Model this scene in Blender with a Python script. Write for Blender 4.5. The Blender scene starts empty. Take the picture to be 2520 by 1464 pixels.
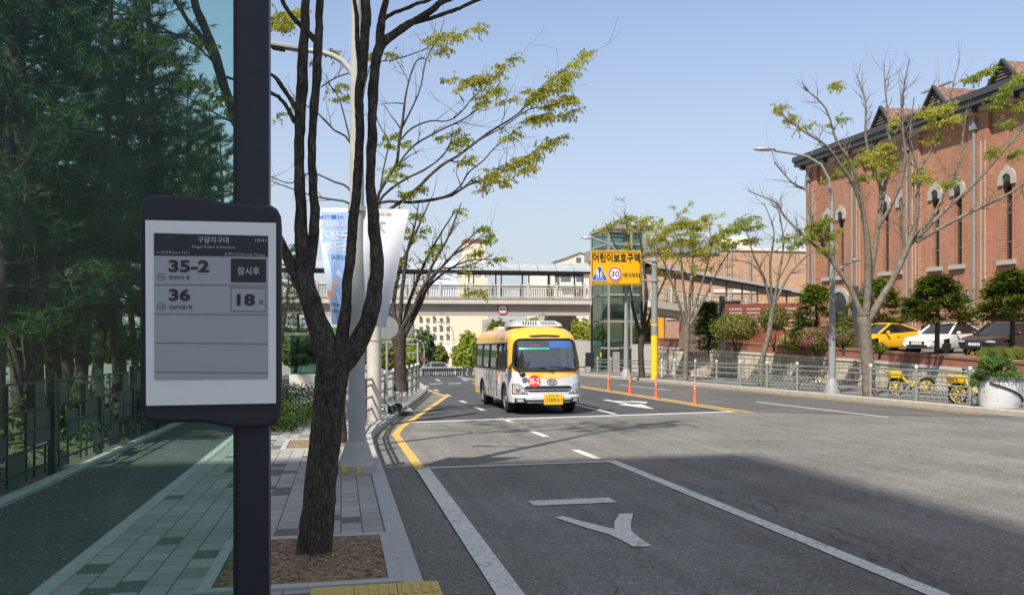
import bpy, math, random
from mathutils import Vector, Matrix, noise
import numpy as np
C = bpy.context.scene.collection
SC = bpy.context.scene
# ---------------------------------------------------------------- camera, sky, sun, exposure
F, CX, HOR = 2100.0, 1260.0, 800.0            # focal length, centre and horizon of the photograph in 2520-wide pixels
YAW = math.atan(421 / F); CAMH = 1.85; SLOPE = 0.028
cam = bpy.data.cameras.new('camera'); camo = bpy.data.objects.new('camera', cam); C.objects.link(camo)
cam.sensor_width = 36; cam.lens = F / 2520 * 36; cam.clip_end = 2000; cam.clip_start = 0.05
cam.shift_y = (HOR - 732) / 2520
camo.location = (0, 0, CAMH); camo.rotation_euler = (math.pi / 2, 0, -YAW)
SC.camera = camo
SUN_EL = math.radians(50); SX, SY = 0.66, 0.75      # shadows run towards +X +Y
w = bpy.data.worlds.new("World"); SC.world = w; w.use_nodes = True
nt = w.node_tree; nt.nodes.clear()
sky = nt.nodes.new('ShaderNodeTexSky'); sky.sky_type = 'NISHITA'; sky.sun_disc = False
sky.sun_elevation = SUN_EL; sky.sun_rotation = math.atan2(-SX, -SY); sky.altitude = 0
sky.air_density = 1.0; sky.dust_density = 0.3; sky.ozone_density = 1.0
bg = nt.nodes.new('ShaderNodeBackground'); bg.inputs[1].default_value = 0.112
wo = nt.nodes.new('ShaderNodeOutputWorld')
# daylight haze: the sky pales towards the horizon, as on a dry spring day
tc = nt.nodes.new('ShaderNodeTexCoord'); sp = nt.nodes.new('ShaderNodeSeparateXYZ'); nt.links.new(tc.outputs['Generated'], sp.inputs[0])
rp = nt.nodes.new('ShaderNodeValToRGB'); rp.color_ramp.elements[0].color = (.96,) * 3 + (1,); rp.color_ramp.elements[1].color = (.78,) * 3 + (1,)
rp.color_ramp.elements[0].position = .02; rp.color_ramp.elements[1].position = .6; e_ = rp.color_ramp.elements.new(.16); e_.color = (.66,) * 3 + (1,)
e_ = rp.color_ramp.elements.new(.36); e_.color = (.32,) * 3 + (1,)
nt.links.new(sp.outputs['Z'], rp.inputs[0])
tm = nt.nodes.new('ShaderNodeMix'); tm.data_type = 'RGBA'; tm.blend_type = 'MULTIPLY'; tm.inputs[0].default_value = 1; tm.inputs[7].default_value = (1.0, 1.10, 1.29, 1)
nt.links.new(sky.outputs[0], tm.inputs[6])
hm = nt.nodes.new('ShaderNodeMix'); hm.data_type = 'RGBA'; hm.inputs[7].default_value = (3.9, 4.12, 4.3, 1)
nt.links.new(rp.outputs[0], hm.inputs[0]); nt.links.new(tm.outputs[2], hm.inputs[6]); nt.links.new(hm.outputs[2], bg.inputs[0]); nt.links.new(bg.outputs[0], wo.inputs[0])
sl = bpy.data.lights.new('sun', 'SUN'); sl.energy = 5.0; sl.angle = math.radians(0.8); sl.color = (1, .93, .83)
so = bpy.data.objects.new('sun', sl); C.objects.link(so)
so.rotation_euler = Vector((SX * math.cos(SUN_EL), SY * math.cos(SUN_EL), -math.sin(SUN_EL))).to_track_quat('-Z', 'Y').to_euler()
SC.view_settings.view_transform = 'Standard'; SC.view_settings.look = 'None'
SC.view_settings.exposure = 0.45; SC.view_settings.gamma = 1.0
SC.render.engine = 'CYCLES'; SC.cycles.use_denoising = True
SC.cycles.max_bounces = 6; SC.cycles.transparent_max_bounces = 16; SC.cycles.sample_clamp_indirect = 6
# ---------------------------------------------------------------- pixel <-> world
SI, CO = math.sin(YAW), math.cos(YAW)
def ray(u, v):
    a = (u - CX) / F; return Vector((SI + a * CO, CO - a * SI, (HOR - v) / F))
def at(u, v, D):
    d = ray(u, v) * D; return Vector((d.x, d.y, CAMH + d.z))
def gnd(u, v, h=0.0):
    d = ray(u, v); t = (h - CAMH) / (d.z + SLOPE * d.y); return Vector((d.x * t, d.y * t, CAMH + d.z * t))
def onX(u, v, X):
    d = ray(u, v); t = X / d.x; return Vector((X, d.y * t, CAMH + d.z * t))
def onY(u, v, Y):
    d = ray(u, v); t = Y / d.y; return Vector((d.x * t, Y, CAMH + d.z * t))
def RZ(y):
    if y <= 60: return -SLOPE * y
    if y <= 120: return -SLOPE * 60 - .09 * (y - 60)
    if y <= 280: return -SLOPE * 60 - 5.4 - .035 * (y - 120)
    return -SLOPE * 60 - 11
# ---------------------------------------------------------------- materials
MATS = {}
def nodes(name):
    m = bpy.data.materials.new(name); m.use_nodes = True
    t = m.node_tree; b = t.nodes['Principled BSDF']; MATS[name] = m
    return m, t, b
def N(t, kind, **kw):
    n = t.nodes.new(kind)
    for k, v in kw.items():
        if k.startswith('i_'):
            n.inputs[int(k[2:]) if k[2:].isdigit() else k[2:].replace('_', ' ')].default_value = v
        else: setattr(n, k, v)
    return n
def L(t, a, b): t.links.new(a, b)
def ramp(t, fac, stops):
    r = t.nodes.new('ShaderNodeValToRGB'); e = r.color_ramp.elements
    while len(e) < len(stops): e.new(0.5)
    for i, (p, c) in enumerate(stops):
        e[i].position = p; e[i].color = (c, c, c, 1) if not hasattr(c, '__len__') else (*c, 1)
    L(t, fac, r.inputs[0]); return r.outputs[0]
def mul(t, a, b, mode='MULTIPLY', fac=1.0):
    m = t.nodes.new('ShaderNodeMix'); m.data_type = 'RGBA'; m.blend_type = mode
    for s, x in ((m.inputs[0], fac), (m.inputs[6], a), (m.inputs[7], b)):
        if hasattr(x, 'is_output'): L(t, x, s)
        elif hasattr(x, '__len__'): s.default_value = (*x[:3], 1)
        elif s is m.inputs[0] or s.identifier.startswith('Factor'): s.default_value = x
        else: s.default_value = (x, x, x, 1)
    return m.outputs[2]
def coords(t, swap=None):
    c = t.nodes.new('ShaderNodeTexCoord').outputs['Object']
    if swap:
        s = t.nodes.new('ShaderNodeSeparateXYZ'); L(t, c, s.inputs[0]); k = t.nodes.new('ShaderNodeCombineXYZ')
        for i, ch in enumerate(swap):
            if ch in 'xyz': L(t, s.outputs['xyz'.index(ch)], k.inputs[i])
        c = k.outputs[0]
    return c
def noi(t, c, scale, detail=4, rough=.6, out=0):
    n = N(t, 'ShaderNodeTexNoise'); n.inputs['Scale'].default_value = scale; n.inputs['Detail'].default_value = detail
    n.inputs['Roughness'].default_value = rough
    if c is not None: L(t, c, n.inputs['Vector'])
    return n.outputs[out]
def bumpn(t, b, h, strength, dist=.01):
    n = N(t, 'ShaderNodeBump'); n.inputs['Strength'].default_value = strength; n.inputs['Distance'].default_value = dist
    L(t, h, n.inputs['Height']); L(t, n.outputs[0], b.inputs['Normal'])
def pbr(name, col, rough=.6, metal=0.0, var=.12, scale=6, bump=0.0, bscale=60, spec=.5, coat=0.0):
    m, t, b = nodes(name); c = coords(t)
    b.inputs['Roughness'].default_value = rough; b.inputs['Metallic'].default_value = metal
    b.inputs['Specular IOR Level'].default_value = spec; b.inputs['Coat Weight'].default_value = coat
    b.inputs['Coat Roughness'].default_value = .08
    if var:
        f = noi(t, c, scale, 5, .65); L(t, mul(t, col, ramp(t, f, [(.25, 1 - var), (.75, 1 + var)])), b.inputs['Base Color'])
        L(t, ramp(t, f, [(.2, max(0, rough - .08)), (.8, min(1, rough + .08))]), b.inputs['Roughness'])
    else: b.inputs['Base Color'].default_value = (*col, 1)
    if bump: bumpn(t, b, noi(t, c, bscale, 5, .7), bump)
    return m
def M(n): return MATS[n]
# ---------------------------------------------------------------- mesh builder
class MB:
    def __init__(s): s.v, s.f, s.m, s.ms = [], [], [], []
    def mi(s, m):
        if m not in s.ms: s.ms.append(m)
        return s.ms.index(m)
    def add(s, vs, fs, m):
        k = len(s.v); s.v.extend(tuple(p) for p in vs); i = s.mi(m)
        for f in fs: s.f.append(tuple(a + k for a in f)); s.m.append(i)
        return s
    def box(s, c, d, m, R=None):
        x, y, z = d[0] / 2, d[1] / 2, d[2] / 2
        vs = [Vector(p) for p in ((-x, -y, -z), (x, -y, -z), (x, y, -z), (-x, y, -z), (-x, -y, z), (x, -y, z), (x, y, z), (-x, y, z))]
        if R is not None: vs = [R @ p for p in vs]
        c = Vector(c)
        return s.add([p + c for p in vs], [(0, 3, 2, 1), (4, 5, 6, 7), (0, 1, 5, 4), (1, 2, 6, 5), (2, 3, 7, 6), (3, 0, 4, 7)], m)
    def box2(s, a, b, m): return s.box([(p + q) / 2 for p, q in zip(a, b)], [abs(q - p) for p, q in zip(a, b)], m)
    def bar(s, p, q, wd, ht, m):
        p, q = Vector(p), Vector(q); d = q - p; R = d.to_track_quat('Y', 'Z').to_matrix()
        return s.box((p + q) / 2, (wd, d.length, ht), m, R)
    def tube(s, pts, rs, m, n=8, cap=True):
        pts = [Vector(p) for p in pts]
        if not hasattr(rs, '__len__'): rs = [rs] * len(pts)
        d0 = (pts[1] - pts[0]).normalized(); a = d0.orthogonal().normalized(); vs = []
        for i, p in enumerate(pts):
            d = (pts[min(i + 1, len(pts) - 1)] - pts[max(i - 1, 0)]).normalized()
            a = a - d * a.dot(d)
            a = a.normalized() if a.length > 1e-6 else d.orthogonal().normalized()
            b = d.cross(a)
            for k in range(n):
                t = 2 * math.pi * k / n; vs.append(p + (a * math.cos(t) + b * math.sin(t)) * rs[i])
        fs = [(i * n + k, i * n + (k + 1) % n, (i + 1) * n + (k + 1) % n, (i + 1) * n + k) for i in range(len(pts) - 1) for k in range(n)]
        if cap: fs += [tuple(range(n - 1, -1, -1)), tuple((len(pts) - 1) * n + k for k in range(n))]
        return s.add(vs, fs, m)
    def lathe(s, prof, c, m, n=20, axis=None, cap=True):
        R = Matrix.Identity(3) if axis is None else Vector(axis).to_track_quat('Z', 'Y').to_matrix(); c = Vector(c)
        vs = [c + R @ Vector((r * math.cos(2 * math.pi * k / n), r * math.sin(2 * math.pi * k / n), z)) for r, z in prof for k in range(n)]
        fs = [(i * n + k, i * n + (k + 1) % n, (i + 1) * n + (k + 1) % n, (i + 1) * n + k) for i in range(len(prof) - 1) for k in range(n)]
        if cap: fs += [tuple(range(n - 1, -1, -1)), tuple((len(prof) - 1) * n + k for k in range(n))]
        return s.add(vs, fs, m)
    def prism(s, poly, o, ux, uy, th, m):          # polygon in the ux,uy plane, extruded by th along ux x uy
        o, ux, uy = Vector(o), Vector(ux).normalized(), Vector(uy).normalized(); nn = ux.cross(uy) * th; k = len(poly)
        a = [o + ux * x + uy * y for x, y in poly]; vs = a + [p + nn for p in a]
        return s.add(vs, [tuple(range(k - 1, -1, -1)), tuple(range(k, 2 * k))] + [(i, (i + 1) % k, k + (i + 1) % k, k + i) for i in range(k)], m)
    def ell(s, c, r, m, nu=12, nv=8, jit=0, seed=0, R=None):
        c = Vector(c); vs = []; rng = random.Random(seed)
        for j in range(nv + 1):
            ph = math.pi * j / nv
            for i in range(nu):
                th = 2 * math.pi * i / nu; p = Vector((math.sin(ph) * math.cos(th), math.sin(ph) * math.sin(th), math.cos(ph)))
                q = 1 + jit * noise.noise(p * 2.3 + Vector((seed, 0, 0))); q = Vector((p.x * r[0] * q, p.y * r[1] * q, p.z * r[2] * q))
                vs.append(c + (R @ q if R else q))
        return s.add(vs, [(j * nu + i, (j + 1) * nu + i, (j + 1) * nu + (i + 1) % nu, j * nu + (i + 1) % nu) for j in range(nv) for i in range(nu)], m)
    def text(s, body, size, o, ux, uy, m, ext=.002, bold=0.0, align='CENTER', wid=None):
        cu = bpy.data.curves.new('t', 'FONT'); cu.body = body; cu.size = 1; cu.offset = bold; cu.align_x = 'LEFT'; cu.resolution_u = 3
        ob = bpy.data.objects.new('t', cu); C.objects.link(ob); dg = bpy.context.evaluated_depsgraph_get()
        me = bpy.data.meshes.new_from_object(ob.evaluated_get(dg))
        co = np.empty(len(me.vertices) * 3); me.vertices.foreach_get('co', co); co = co.reshape(-1, 3)
        fs = [tuple(p.vertices) for p in me.polygons]
        bpy.data.objects.remove(ob); bpy.data.curves.remove(cu); bpy.data.meshes.remove(me)
        if len(co) == 0: return s
        mn, mx = co.min(0), co.max(0); k = size / max(.001, (mx[1] - mn[1])); kx = k
        if wid: kx = wid / (mx[0] - mn[0])
        x0 = {'CENTER': (mn[0] + mx[0]) / 2, 'LEFT': mn[0], 'RIGHT': mx[0]}[align]; y0 = (mn[1] + mx[1]) / 2
        o, ux, uy = Vector(o), Vector(ux).normalized(), Vector(uy).normalized(); nn = ux.cross(uy).normalized() * ext
        return s.add([o + ux * ((p[0] - x0) * kx) + uy * ((p[1] - y0) * k) + nn for p in co], fs, m)
    def build(s, name, parent=None, loc=None, smooth=40, bevel=0.0, seg=2, label=None):
        me = bpy.data.meshes.new(name)
        off = Vector(loc) if loc is not None else Vector((0, 0, 0))
        if parent is not None and parent.get('w'): off = Vector(parent['w'])
        vs = s.v if off.length == 0 else [(p[0] - off.x, p[1] - off.y, p[2] - off.z) for p in s.v]
        me.from_pydata([tuple(p) for p in vs], [], s.f)
        for m in s.ms: me.materials.append(M(m))
        me.polygons.foreach_set('material_index', s.m)
        if smooth:
            me.polygons.foreach_set('use_smooth', [True] * len(s.f)); me.set_sharp_from_angle(angle=math.radians(smooth))
        o = bpy.data.objects.new(name, me); C.objects.link(o)
        if parent is not None:
            o.parent = parent
            if parent.get('w'): o['w'] = list(parent['w'])
        elif loc is not None: o.location = loc
        if bevel:
            b = o.modifiers.new('bevel', 'BEVEL'); b.width = bevel; b.segments = seg; b.limit_method = 'ANGLE'; b.angle_limit = math.radians(35)
        if label: o['label'] = label
        return o
ALLT = []
def tag(o, label, cat, group=None):
    o['label'] = label; o['category'] = cat
    if group: o['group'] = group
    return o
def thing(name, label, cat, loc=(0, 0, 0), rot=(0, 0, 0), group=None, world=True):
    """Empty at the base of a thing. world=True: its parts are modelled in world coordinates."""
    o = bpy.data.objects.new(name, None); C.objects.link(o); o.empty_display_size = .2
    o.location = loc; o.rotation_euler = rot; tag(o, label, cat, group)
    if world: o['w'] = list(loc)
    return o
def struct(o, kind='structure'): o['kind'] = kind; return o
def copy_tree(o, parent=None):
    c = o.copy(); C.objects.link(c)
    if parent is not None: c.parent = parent
    for ch in list(o.children): copy_tree(ch, c)
    return c
X3, Y3, Z3 = Vector((1, 0, 0)), Vector((0, 1, 0)), Vector((0, 0, 1))
# ---------------------------------------------------------------- materials of the place
def asphalt(name, base, warm, speck, crack=0.0, streak=0.0):
    m, t, b = nodes(name); c = coords(t)
    fine = noi(t, c, 60, 3, .85); mid = noi(t, c, 7, 4, .6); big = noi(t, c, .55, 4, .6)
    col = mul(t, base, ramp(t, fine, [(.3, 1 - speck), (.7, 1 + speck)]))
    col = mul(t, col, ramp(t, mid, [(.25, .88), (.75, 1.12)])); col = mul(t, col, ramp(t, big, [(.3, .82), (.7, 1.15)]))
    vf = N(t, 'ShaderNodeTexVoronoi'); vf.inputs['Scale'].default_value = 48; L(t, c, vf.inputs['Vector']); sx_ = t.nodes.new('ShaderNodeSeparateColor'); L(t, vf.outputs['Color'], sx_.inputs[0])
    col = mul(t, col, ramp(t, sx_.outputs[0], [(.0, .62), (.25, .95), (.86, 1.0), (.93, 1.4), (1, 1.75)]))
    if streak:
        mp = N(t, 'ShaderNodeMapping'); mp.inputs['Scale'].default_value = (2.2, .09, 1); L(t, c, mp.inputs[0])
        col = mul(t, col, ramp(t, noi(t, mp.outputs[0], 1.3, 5, .65), [(.3, 1 - streak), (.65, 1 + streak)]))
    if crack:
        v = N(t, 'ShaderNodeTexVoronoi'); v.feature = 'DISTANCE_TO_EDGE'; v.inputs['Scale'].default_value = 1.1
        wv = N(t, 'ShaderNodeVectorMath'); wv.operation = 'ADD'; L(t, c, wv.inputs[0])
        nz = noi(t, c, 2.6, 5, .7, 1); L(t, nz, wv.inputs[1]); L(t, wv.outputs[0], v.inputs['Vector'])
        msk = mul(t, ramp(t, v.outputs['Distance'], [(.0, 1), (.012, 0)]), ramp(t, noi(t, c, .5, 3), [(.52, 0), (.62, 1)]))
        col = mul(t, col, mul(t, (1, 1, 1), (1 - crack,) * 3, 'MIX', msk))
    L(t, col, b.inputs['Base Color']); b.inputs['Roughness'].default_value = .85; b.inputs['Specular IOR Level'].default_value = .3
    bumpn(t, b, fine, .35, .006); return m
asphalt('asphalt_new', (.066, .068, .074), 0, .5, 0, .14)
asphalt('asphalt_old', (.160, .153, .142), 0, .40, .55, .16)
asphalt('asphalt_path', (.085, .088, .088), 0, .6)
asphalt('gutter', (.150, .145, .135), 0, .5)
def paver(name, base, bw, bh, dark, swap='xy', gap=.006, darkp=.09):
    m, t, b = nodes(name); c = coords(t, swap)
    br = N(t, 'ShaderNodeTexBrick'); br.inputs['Scale'].default_value = 1; br.inputs['Brick Width'].default_value = bw; br.inputs['Row Height'].default_value = bh
    br.inputs['Mortar Size'].default_value = gap; br.inputs['Mortar Smooth'].default_value = .2; br.inputs['Bias'].default_value = 0; br.offset = .5
    br.inputs['Color1'].default_value = (0, 0, 0, 1); br.inputs['Color2'].default_value = (1, 1, 1, 1); br.inputs['Mortar'].default_value = (.5, .5, .5, 1)
    L(t, c, br.inputs['Vector'])
    tone = ramp(t, br.outputs['Color'], [(0, [x * dark for x in base]), (darkp, [x * dark for x in base]), (darkp + .01, [x * .88 for x in base]), (1, [x * 1.12 for x in base])])
    tone = mul(t, tone, ramp(t, noi(t, c, 55, 4, .7), [(.3, .82), (.7, 1.15)])); tone = mul(t, tone, ramp(t, noi(t, c, .9, 4), [(.3, .86), (.7, 1.1)]))
    col = mul(t, tone, [x * .32 for x in base], 'MIX', br.outputs['Fac'])
    L(t, col, b.inputs['Base Color']); b.inputs['Roughness'].default_value = .85
    iv = N(t, 'ShaderNodeMath'); iv.operation = 'SUBTRACT'; iv.inputs[0].default_value = 1; L(t, br.outputs['Fac'], iv.inputs[1]); bumpn(t, b, iv.outputs[0], .5, .006)
    return m
paver('pavers', (.30, .295, .285), .30, .20, .38, 'yx', .007, .09)
def brick(name, c1, c2, mortar, swap, bw=.21, bh=.07, gap=.010, flat=1.0):
    m, t, b = nodes(name); c = coords(t, swap)
    br = N(t, 'ShaderNodeTexBrick'); br.inputs['Scale'].default_value = 1; br.inputs['Brick Width'].default_value = bw; br.inputs['Row Height'].default_value = bh
    br.inputs['Mortar Size'].default_value = gap; br.inputs['Mortar Smooth'].default_value = .3; br.inputs['Color1'].default_value = (*c1, 1); br.inputs['Color2'].default_value = (*c2, 1)
    br.inputs['Mortar'].default_value = (*mortar, 1); L(t, c, br.inputs['Vector'])
    col = mul(t, br.outputs['Color'], ramp(t, noi(t, c, .35, 4), [(.3, .84), (.7, 1.10)])); col = mul(t, col, ramp(t, noi(t, c, 3, 4), [(.3, .84), (.7, 1.15)]))
    mp = N(t, 'ShaderNodeMapping'); mp.inputs['Scale'].default_value = (1.2, .08, 1); L(t, c, mp.inputs[0])
    col = mul(t, col, ramp(t, noi(t, mp.outputs[0], 1.0, 4), [(.3, .88), (.7, 1.06)]))
    L(t, col, b.inputs['Base Color']); b.inputs['Roughness'].default_value = .88; bumpn(t, b, br.outputs['Fac'], -.3, .008); return m
brick('brick_red_x', (.37, .130, .067), (.275, .095, .048), (.41, .28, .19), 'yz', .24, .085, .014)
brick('brick_red_y', (.37, .130, .067), (.275, .095, .048), (.41, .28, .19), 'xz', .24, .085, .014)
brick('brick_tan_y', (.52, .30, .17), (.44, .23, .125), (.55, .40, .28), 'xz', .34, .12, .02)
brick('brick_pink', (.40, .21, .15), (.33, .16, .11), (.5, .38, .3), 'xz', .3, .1, .015)
brick('brick_coping', (.28, .085, .050), (.22, .063, .037), (.33, .22, .16), 'yz', .22, .075, .01)
brick('stone_wall', (.47, .43, .35), (.37, .33, .26), (.13, .12, .10), 'yz', .75, .34, .022)
brick('roof_tile', (.25, .135, .10), (.20, .11, .08), (.10, .05, .04), 'yx', .4, .35, .03)
def marking(name, col, wear):
    m, t, b = nodes(name); c = coords(t); n1 = noi(t, c, 22, 6, .75); n2 = noi(t, c, 1.2, 3)
    f = mul(t, ramp(t, n1, [(.41, 1), (.49, 0)]), wear); f = mul(t, f, ramp(t, n2, [(.4, .35), (.6, 1)]))
    col = mul(t, col, ramp(t, noi(t, c, 8, 4), [(.25, .85), (.75, 1.08)])); L(t, mul(t, col, (.09, .09, .09), 'MIX', f), b.inputs['Base Color'])
    b.inputs['Roughness'].default_value = .7; return m
marking('paint_white', (.62, .61, .58), .9); marking('paint_yellow', (.62, .39, .09), .85)
def bark(name, a, bcol, sc=1.0):
    m, t, b = nodes(name); c = coords(t); mp = N(t, 'ShaderNodeMapping'); mp.inputs['Scale'].default_value = (1, 1, .4); L(t, c, mp.inputs[0])
    n0 = noi(t, mp.outputs[0], 28 * sc, 6, .75); k = noi(t, c, 5 * sc, 4)
    vo = N(t, 'ShaderNodeTexVoronoi'); vo.feature = 'DISTANCE_TO_EDGE'; vo.inputs['Scale'].default_value = 34 * sc; L(t, mp.outputs[0], vo.inputs['Vector'])
    n = mul(t, n0, ramp(t, vo.outputs['Distance'], [(0, .78), (.25, 1.06)]))
    L(t, mul(t, mul(t, a, bcol, 'MIX', ramp(t, n, [(.35, 0), (.68, 1)])), ramp(t, k, [(.3, .72), (.7, 1.3)])), b.inputs['Base Color'])
    b.inputs['Roughness'].default_value = .95; b.inputs['Specular IOR Level'].default_value = .15; bumpn(t, b, n, .6, .015); return m
bark('bark_dark', (.038, .031, .026), (.135, .115, .095)); bark('bark_pale', (.12, .10, .08), (.27, .235, .19)); bark('bark_pine', (.055, .045, .038), (.17, .135, .11))
def leafm(name, cols, trans=.35, rough=.55):
    m, t, b = nodes(name); c = coords(t); g = t.nodes.new('ShaderNodeNewGeometry')
    col = ramp(t, g.outputs['Random Per Island'], [(i / max(1, len(cols) - 1), x) for i, x in enumerate(cols)])
    col = mul(t, col, ramp(t, noi(t, c, 1.3, 3), [(.3, .8), (.7, 1.2)]))
    L(t, col, b.inputs['Base Color']); b.inputs['Roughness'].default_value = rough; b.inputs['Specular IOR Level'].default_value = .25
    tr = t.nodes.new('ShaderNodeBsdfTranslucent'); L(t, mul(t, col, (1.3, 1.35, .8)), tr.inputs[0]); mx = t.nodes.new('ShaderNodeMixShader'); mx.inputs[0].default_value = trans
    L(t, b.outputs[0], mx.inputs[1]); L(t, tr.outputs[0], mx.inputs[2]); L(t, mx.outputs[0], t.nodes['Material Output'].inputs[0]); return m
leafm('leaf_yellow', [(.40, .39, .055), (.31, .35, .045), (.46, .43, .07), (.38, .32, .055)], .5)
leafm('leaf_fresh', [(.22, .28, .035), (.32, .34, .045), (.16, .23, .035)], .5)
leafm('leaf_shrub', [(.10, .13, .025), (.20, .19, .03), (.06, .09, .02), (.27, .24, .05)], .3)
leafm('leaf_hedge', [(.05, .10, .02), (.08, .14, .025), (.035, .07, .015)], .3)
leafm('needle_dark', [(.026, .062, .022), (.048, .098, .03), (.075, .135, .04), (.022, .05, .022)], .2)
leafm('needle_yew', [(.06, .10, .015), (.11, .16, .02), (.18, .20, .03), (.08, .12, .015)], .35)
leafm('needle_far', [(.05, .085, .03), (.07, .12, .04), (.04, .07, .03)], .2)
leafm('juniper', [(.06, .13, .035), (.10, .19, .045), (.15, .25, .06)], .25)
leafm('flower_pink', [(.42, .03, .25), (.50, .06, .33), (.33, .025, .18)], .3)
leafm('blade', [(.09, .16, .03), (.14, .20, .04), (.11, .17, .03), (.32, .16, .04)], .35)
leafm('dry_grass', [(.42, .36, .14), (.36, .33, .11), (.30, .30, .08)], .2)
leafm('petal', [(.62, .50, .48), (.55, .40, .38), (.66, .60, .58)], .2)
leafm('mulch_bit', [(.22, .12, .06), (.30, .19, .10), (.14, .08, .05), (.42, .33, .22)], 0, .9)
pbr('granite', (.36, .36, .36), .8, var=.16, scale=30, bump=.15, bscale=160); pbr('granite_warm', (.40, .365, .30), .85, var=.2, scale=5, bump=.2)
pbr('concrete', (.46, .43, .38), .85, var=.10, scale=3, bump=.12); pbr('concrete_girder', (.40, .355, .31), .8, var=.06, scale=2, bump=.05); pbr('concrete_pale', (.52, .49, .44), .85, var=.15, scale=4, bump=.1)
pbr('soil', (.23, .16, .10), .95, var=.4, scale=40, bump=.6, bscale=90); pbr('earth', (.10, .085, .06), .95, var=.35, scale=8, bump=.4)
pbr('lawn', (.40, .36, .15), .95, var=.3, scale=9, bump=.4); pbr('lot_asphalt', (.16, .155, .15), .9, var=.2, scale=4, bump=.1)
pbr('far_ground', (.17, .17, .14), .95, var=.3, scale=.6)
pbr('tactile', (.50, .37, .10), .7, var=.18, scale=20)
pbr('navy_metal', (.012, .013, .022), .45, var=.15, scale=18, spec=.5); pbr('housing', (.020, .020, .027), .55, var=.12, scale=40, bump=.05, bscale=400)
pbr('screen_white', (.90, .90, .87), .35, var=.02); pbr('screen_grey', (.41, .42, .42), .35, var=.03, scale=9); pbr('screen_ink', (.012, .013, .018), .4, var=.0); pbr('screen_pale', (.5, .52, .55), .4, var=0); pbr('screen_line', (.075, .08, .09), .4, var=0)
pbr('fence_dark', (.020, .034, .030), .5, var=.2, scale=12); pbr('fence_panel', (.075, .085, .085), .6, var=.25, scale=60)
pbr('fence_sunlit', (.235, .26, .235), .5, metal=.1, var=.15, scale=14); pbr('fence_shaded', (.135, .165, .155), .5, metal=.1, var=.15, scale=14); pbr('cap_pale', (.62, .66, .68), .5, var=.1)  # guard fence paint twice: sunlit right and shaded left put into the tone
pbr('steel_grey', (.30, .31, .315), .45, metal=.35, var=.12, scale=5); pbr('pole_paint', (.37, .37, .34), .55, var=.14, scale=4, bump=.03); pbr('pole_dim', (.25, .26, .26), .5, var=.12, scale=4); pbr('galv', (.50, .51, .52), .4, metal=.6, var=.1)
pbr('rail_pale', (.52, .49, .44), .5, var=.1); pbr('frame_bronze', (.10, .075, .06), .5, var=.1); pbr('frame_alu', (.32, .30, .265), .45, metal=.2, var=.08)
pbr('sign_yellow', (.82, .42, .004), .45, var=.03); pbr('pole_yellow', (.80, .52, .015), .5, var=.06); pbr('black', (.012, .012, .013), .5, var=.0); pbr('rubber', (.016, .016, .017), .75, var=.2, scale=20); pbr('sign_black', (.015, .013, .01), .6, var=0)
pbr('sign_white', (.78, .78, .77), .45, var=.02); pbr('sign_red', (.55, .03, .03), .45, var=.04); pbr('sign_blue', (.02, .09, .45), .45, var=.04); pbr('delin_orange', (.75, .13, .035), .5, var=.08, scale=12); pbr('reflect_grey', (.52, .42, .40), .4, var=.05)
pbr('banner_white', (.70, .70, .76), .7, var=.05, scale=3); pbr('banner_green', (.32, .47, .33), .7, var=.05); pbr('banner_mark', (.10, .16, .40), .7, var=0); pbr('banner_gold', (.52, .38, .14), .7, var=0); pbr('banner_orange', (.75, .42, .30), .7, var=.2, scale=14); pbr('banner_pale', (.62, .72, .88), .7, var=.05)
pbr('slate', (.048, .05, .056), .6, var=.15, scale=3); pbr('cornice', (.46, .42, .36), .8, var=.1); pbr('stone_trim', (.36, .34, .31), .8, var=.1, scale=5); pbr('win_dark', (.018, .018, .022), .12, var=0, spec=.6); pbr('louver', (.11, .11, .115), .6, var=.1); pbr('downpipe', (.21, .22, .215), .5, var=.15, scale=3)
pbr('corten', (.175, .045, .027), .85, var=.3, scale=3, bump=.1); pbr('corten_text', (.40, .36, .33), .8, var=.1)
pbr('cream_wall', (.72, .62, .47), .9, var=.04, scale=1); pbr('cream_dark', (.64, .53, .40), .9, var=.04); pbr('win_far', (.13, .15, .165), .2, var=.3, scale=1.5); pbr('roof_maroon', (.20, .075, .06), .8, var=.1); pbr('white_wall', (.70, .67, .60), .9, var=.04, scale=1); pbr('roof_grey', (.25, .26, .27), .6, var=.1); pbr('orange_wall', (.75, .34, .02), .7, var=.05)
pbr('canopy_dark', (.030, .030, .032), .5, var=.1)
pbr('pot_white', (.60, .61, .60), .6, var=.12, scale=5, bump=.1, bscale=30); pbr('pot_grey', (.22, .23, .23), .6, var=.2, scale=12)
pbr('bike_yellow', (.80, .50, .01), .4, var=.05); pbr('bike_red', (.10, .018, .018), .4, var=.1); pbr('scooter_green', (.25, .55, .32), .5, var=.05); pbr('wood', (.30, .2, .12), .8); pbr('wood_brown', (.17, .115, .09), .8)
pbr('car_white', (.70, .69, .65), .25, var=.0, coat=.6); pbr('car_yellow', (.80, .42, .012), .25, var=.0, coat=.6); pbr('car_navy', (.010, .012, .022), .2, var=.0, coat=1); pbr('car_grey', (.20, .21, .23), .25, var=0, coat=.6); pbr('car_glass', (.012, .014, .016), .04, var=0, spec=.8); pbr('chrome', (.62, .62, .62), .18, metal=1, var=0); pbr('alloy', (.42, .42, .43), .3, metal=.8, var=0); pbr('lamp_clear', (.55, .57, .60), .1, metal=.5, var=0); pbr('lamp_red', (.32, .012, .012), .2, var=0); pbr('plate_white', (.70, .72, .74), .5, var=0); pbr('plate_yellow', (.72, .42, .012), .5, var=0); pbr('trim_black', (.02, .02, .021), .5, var=0)
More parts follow.
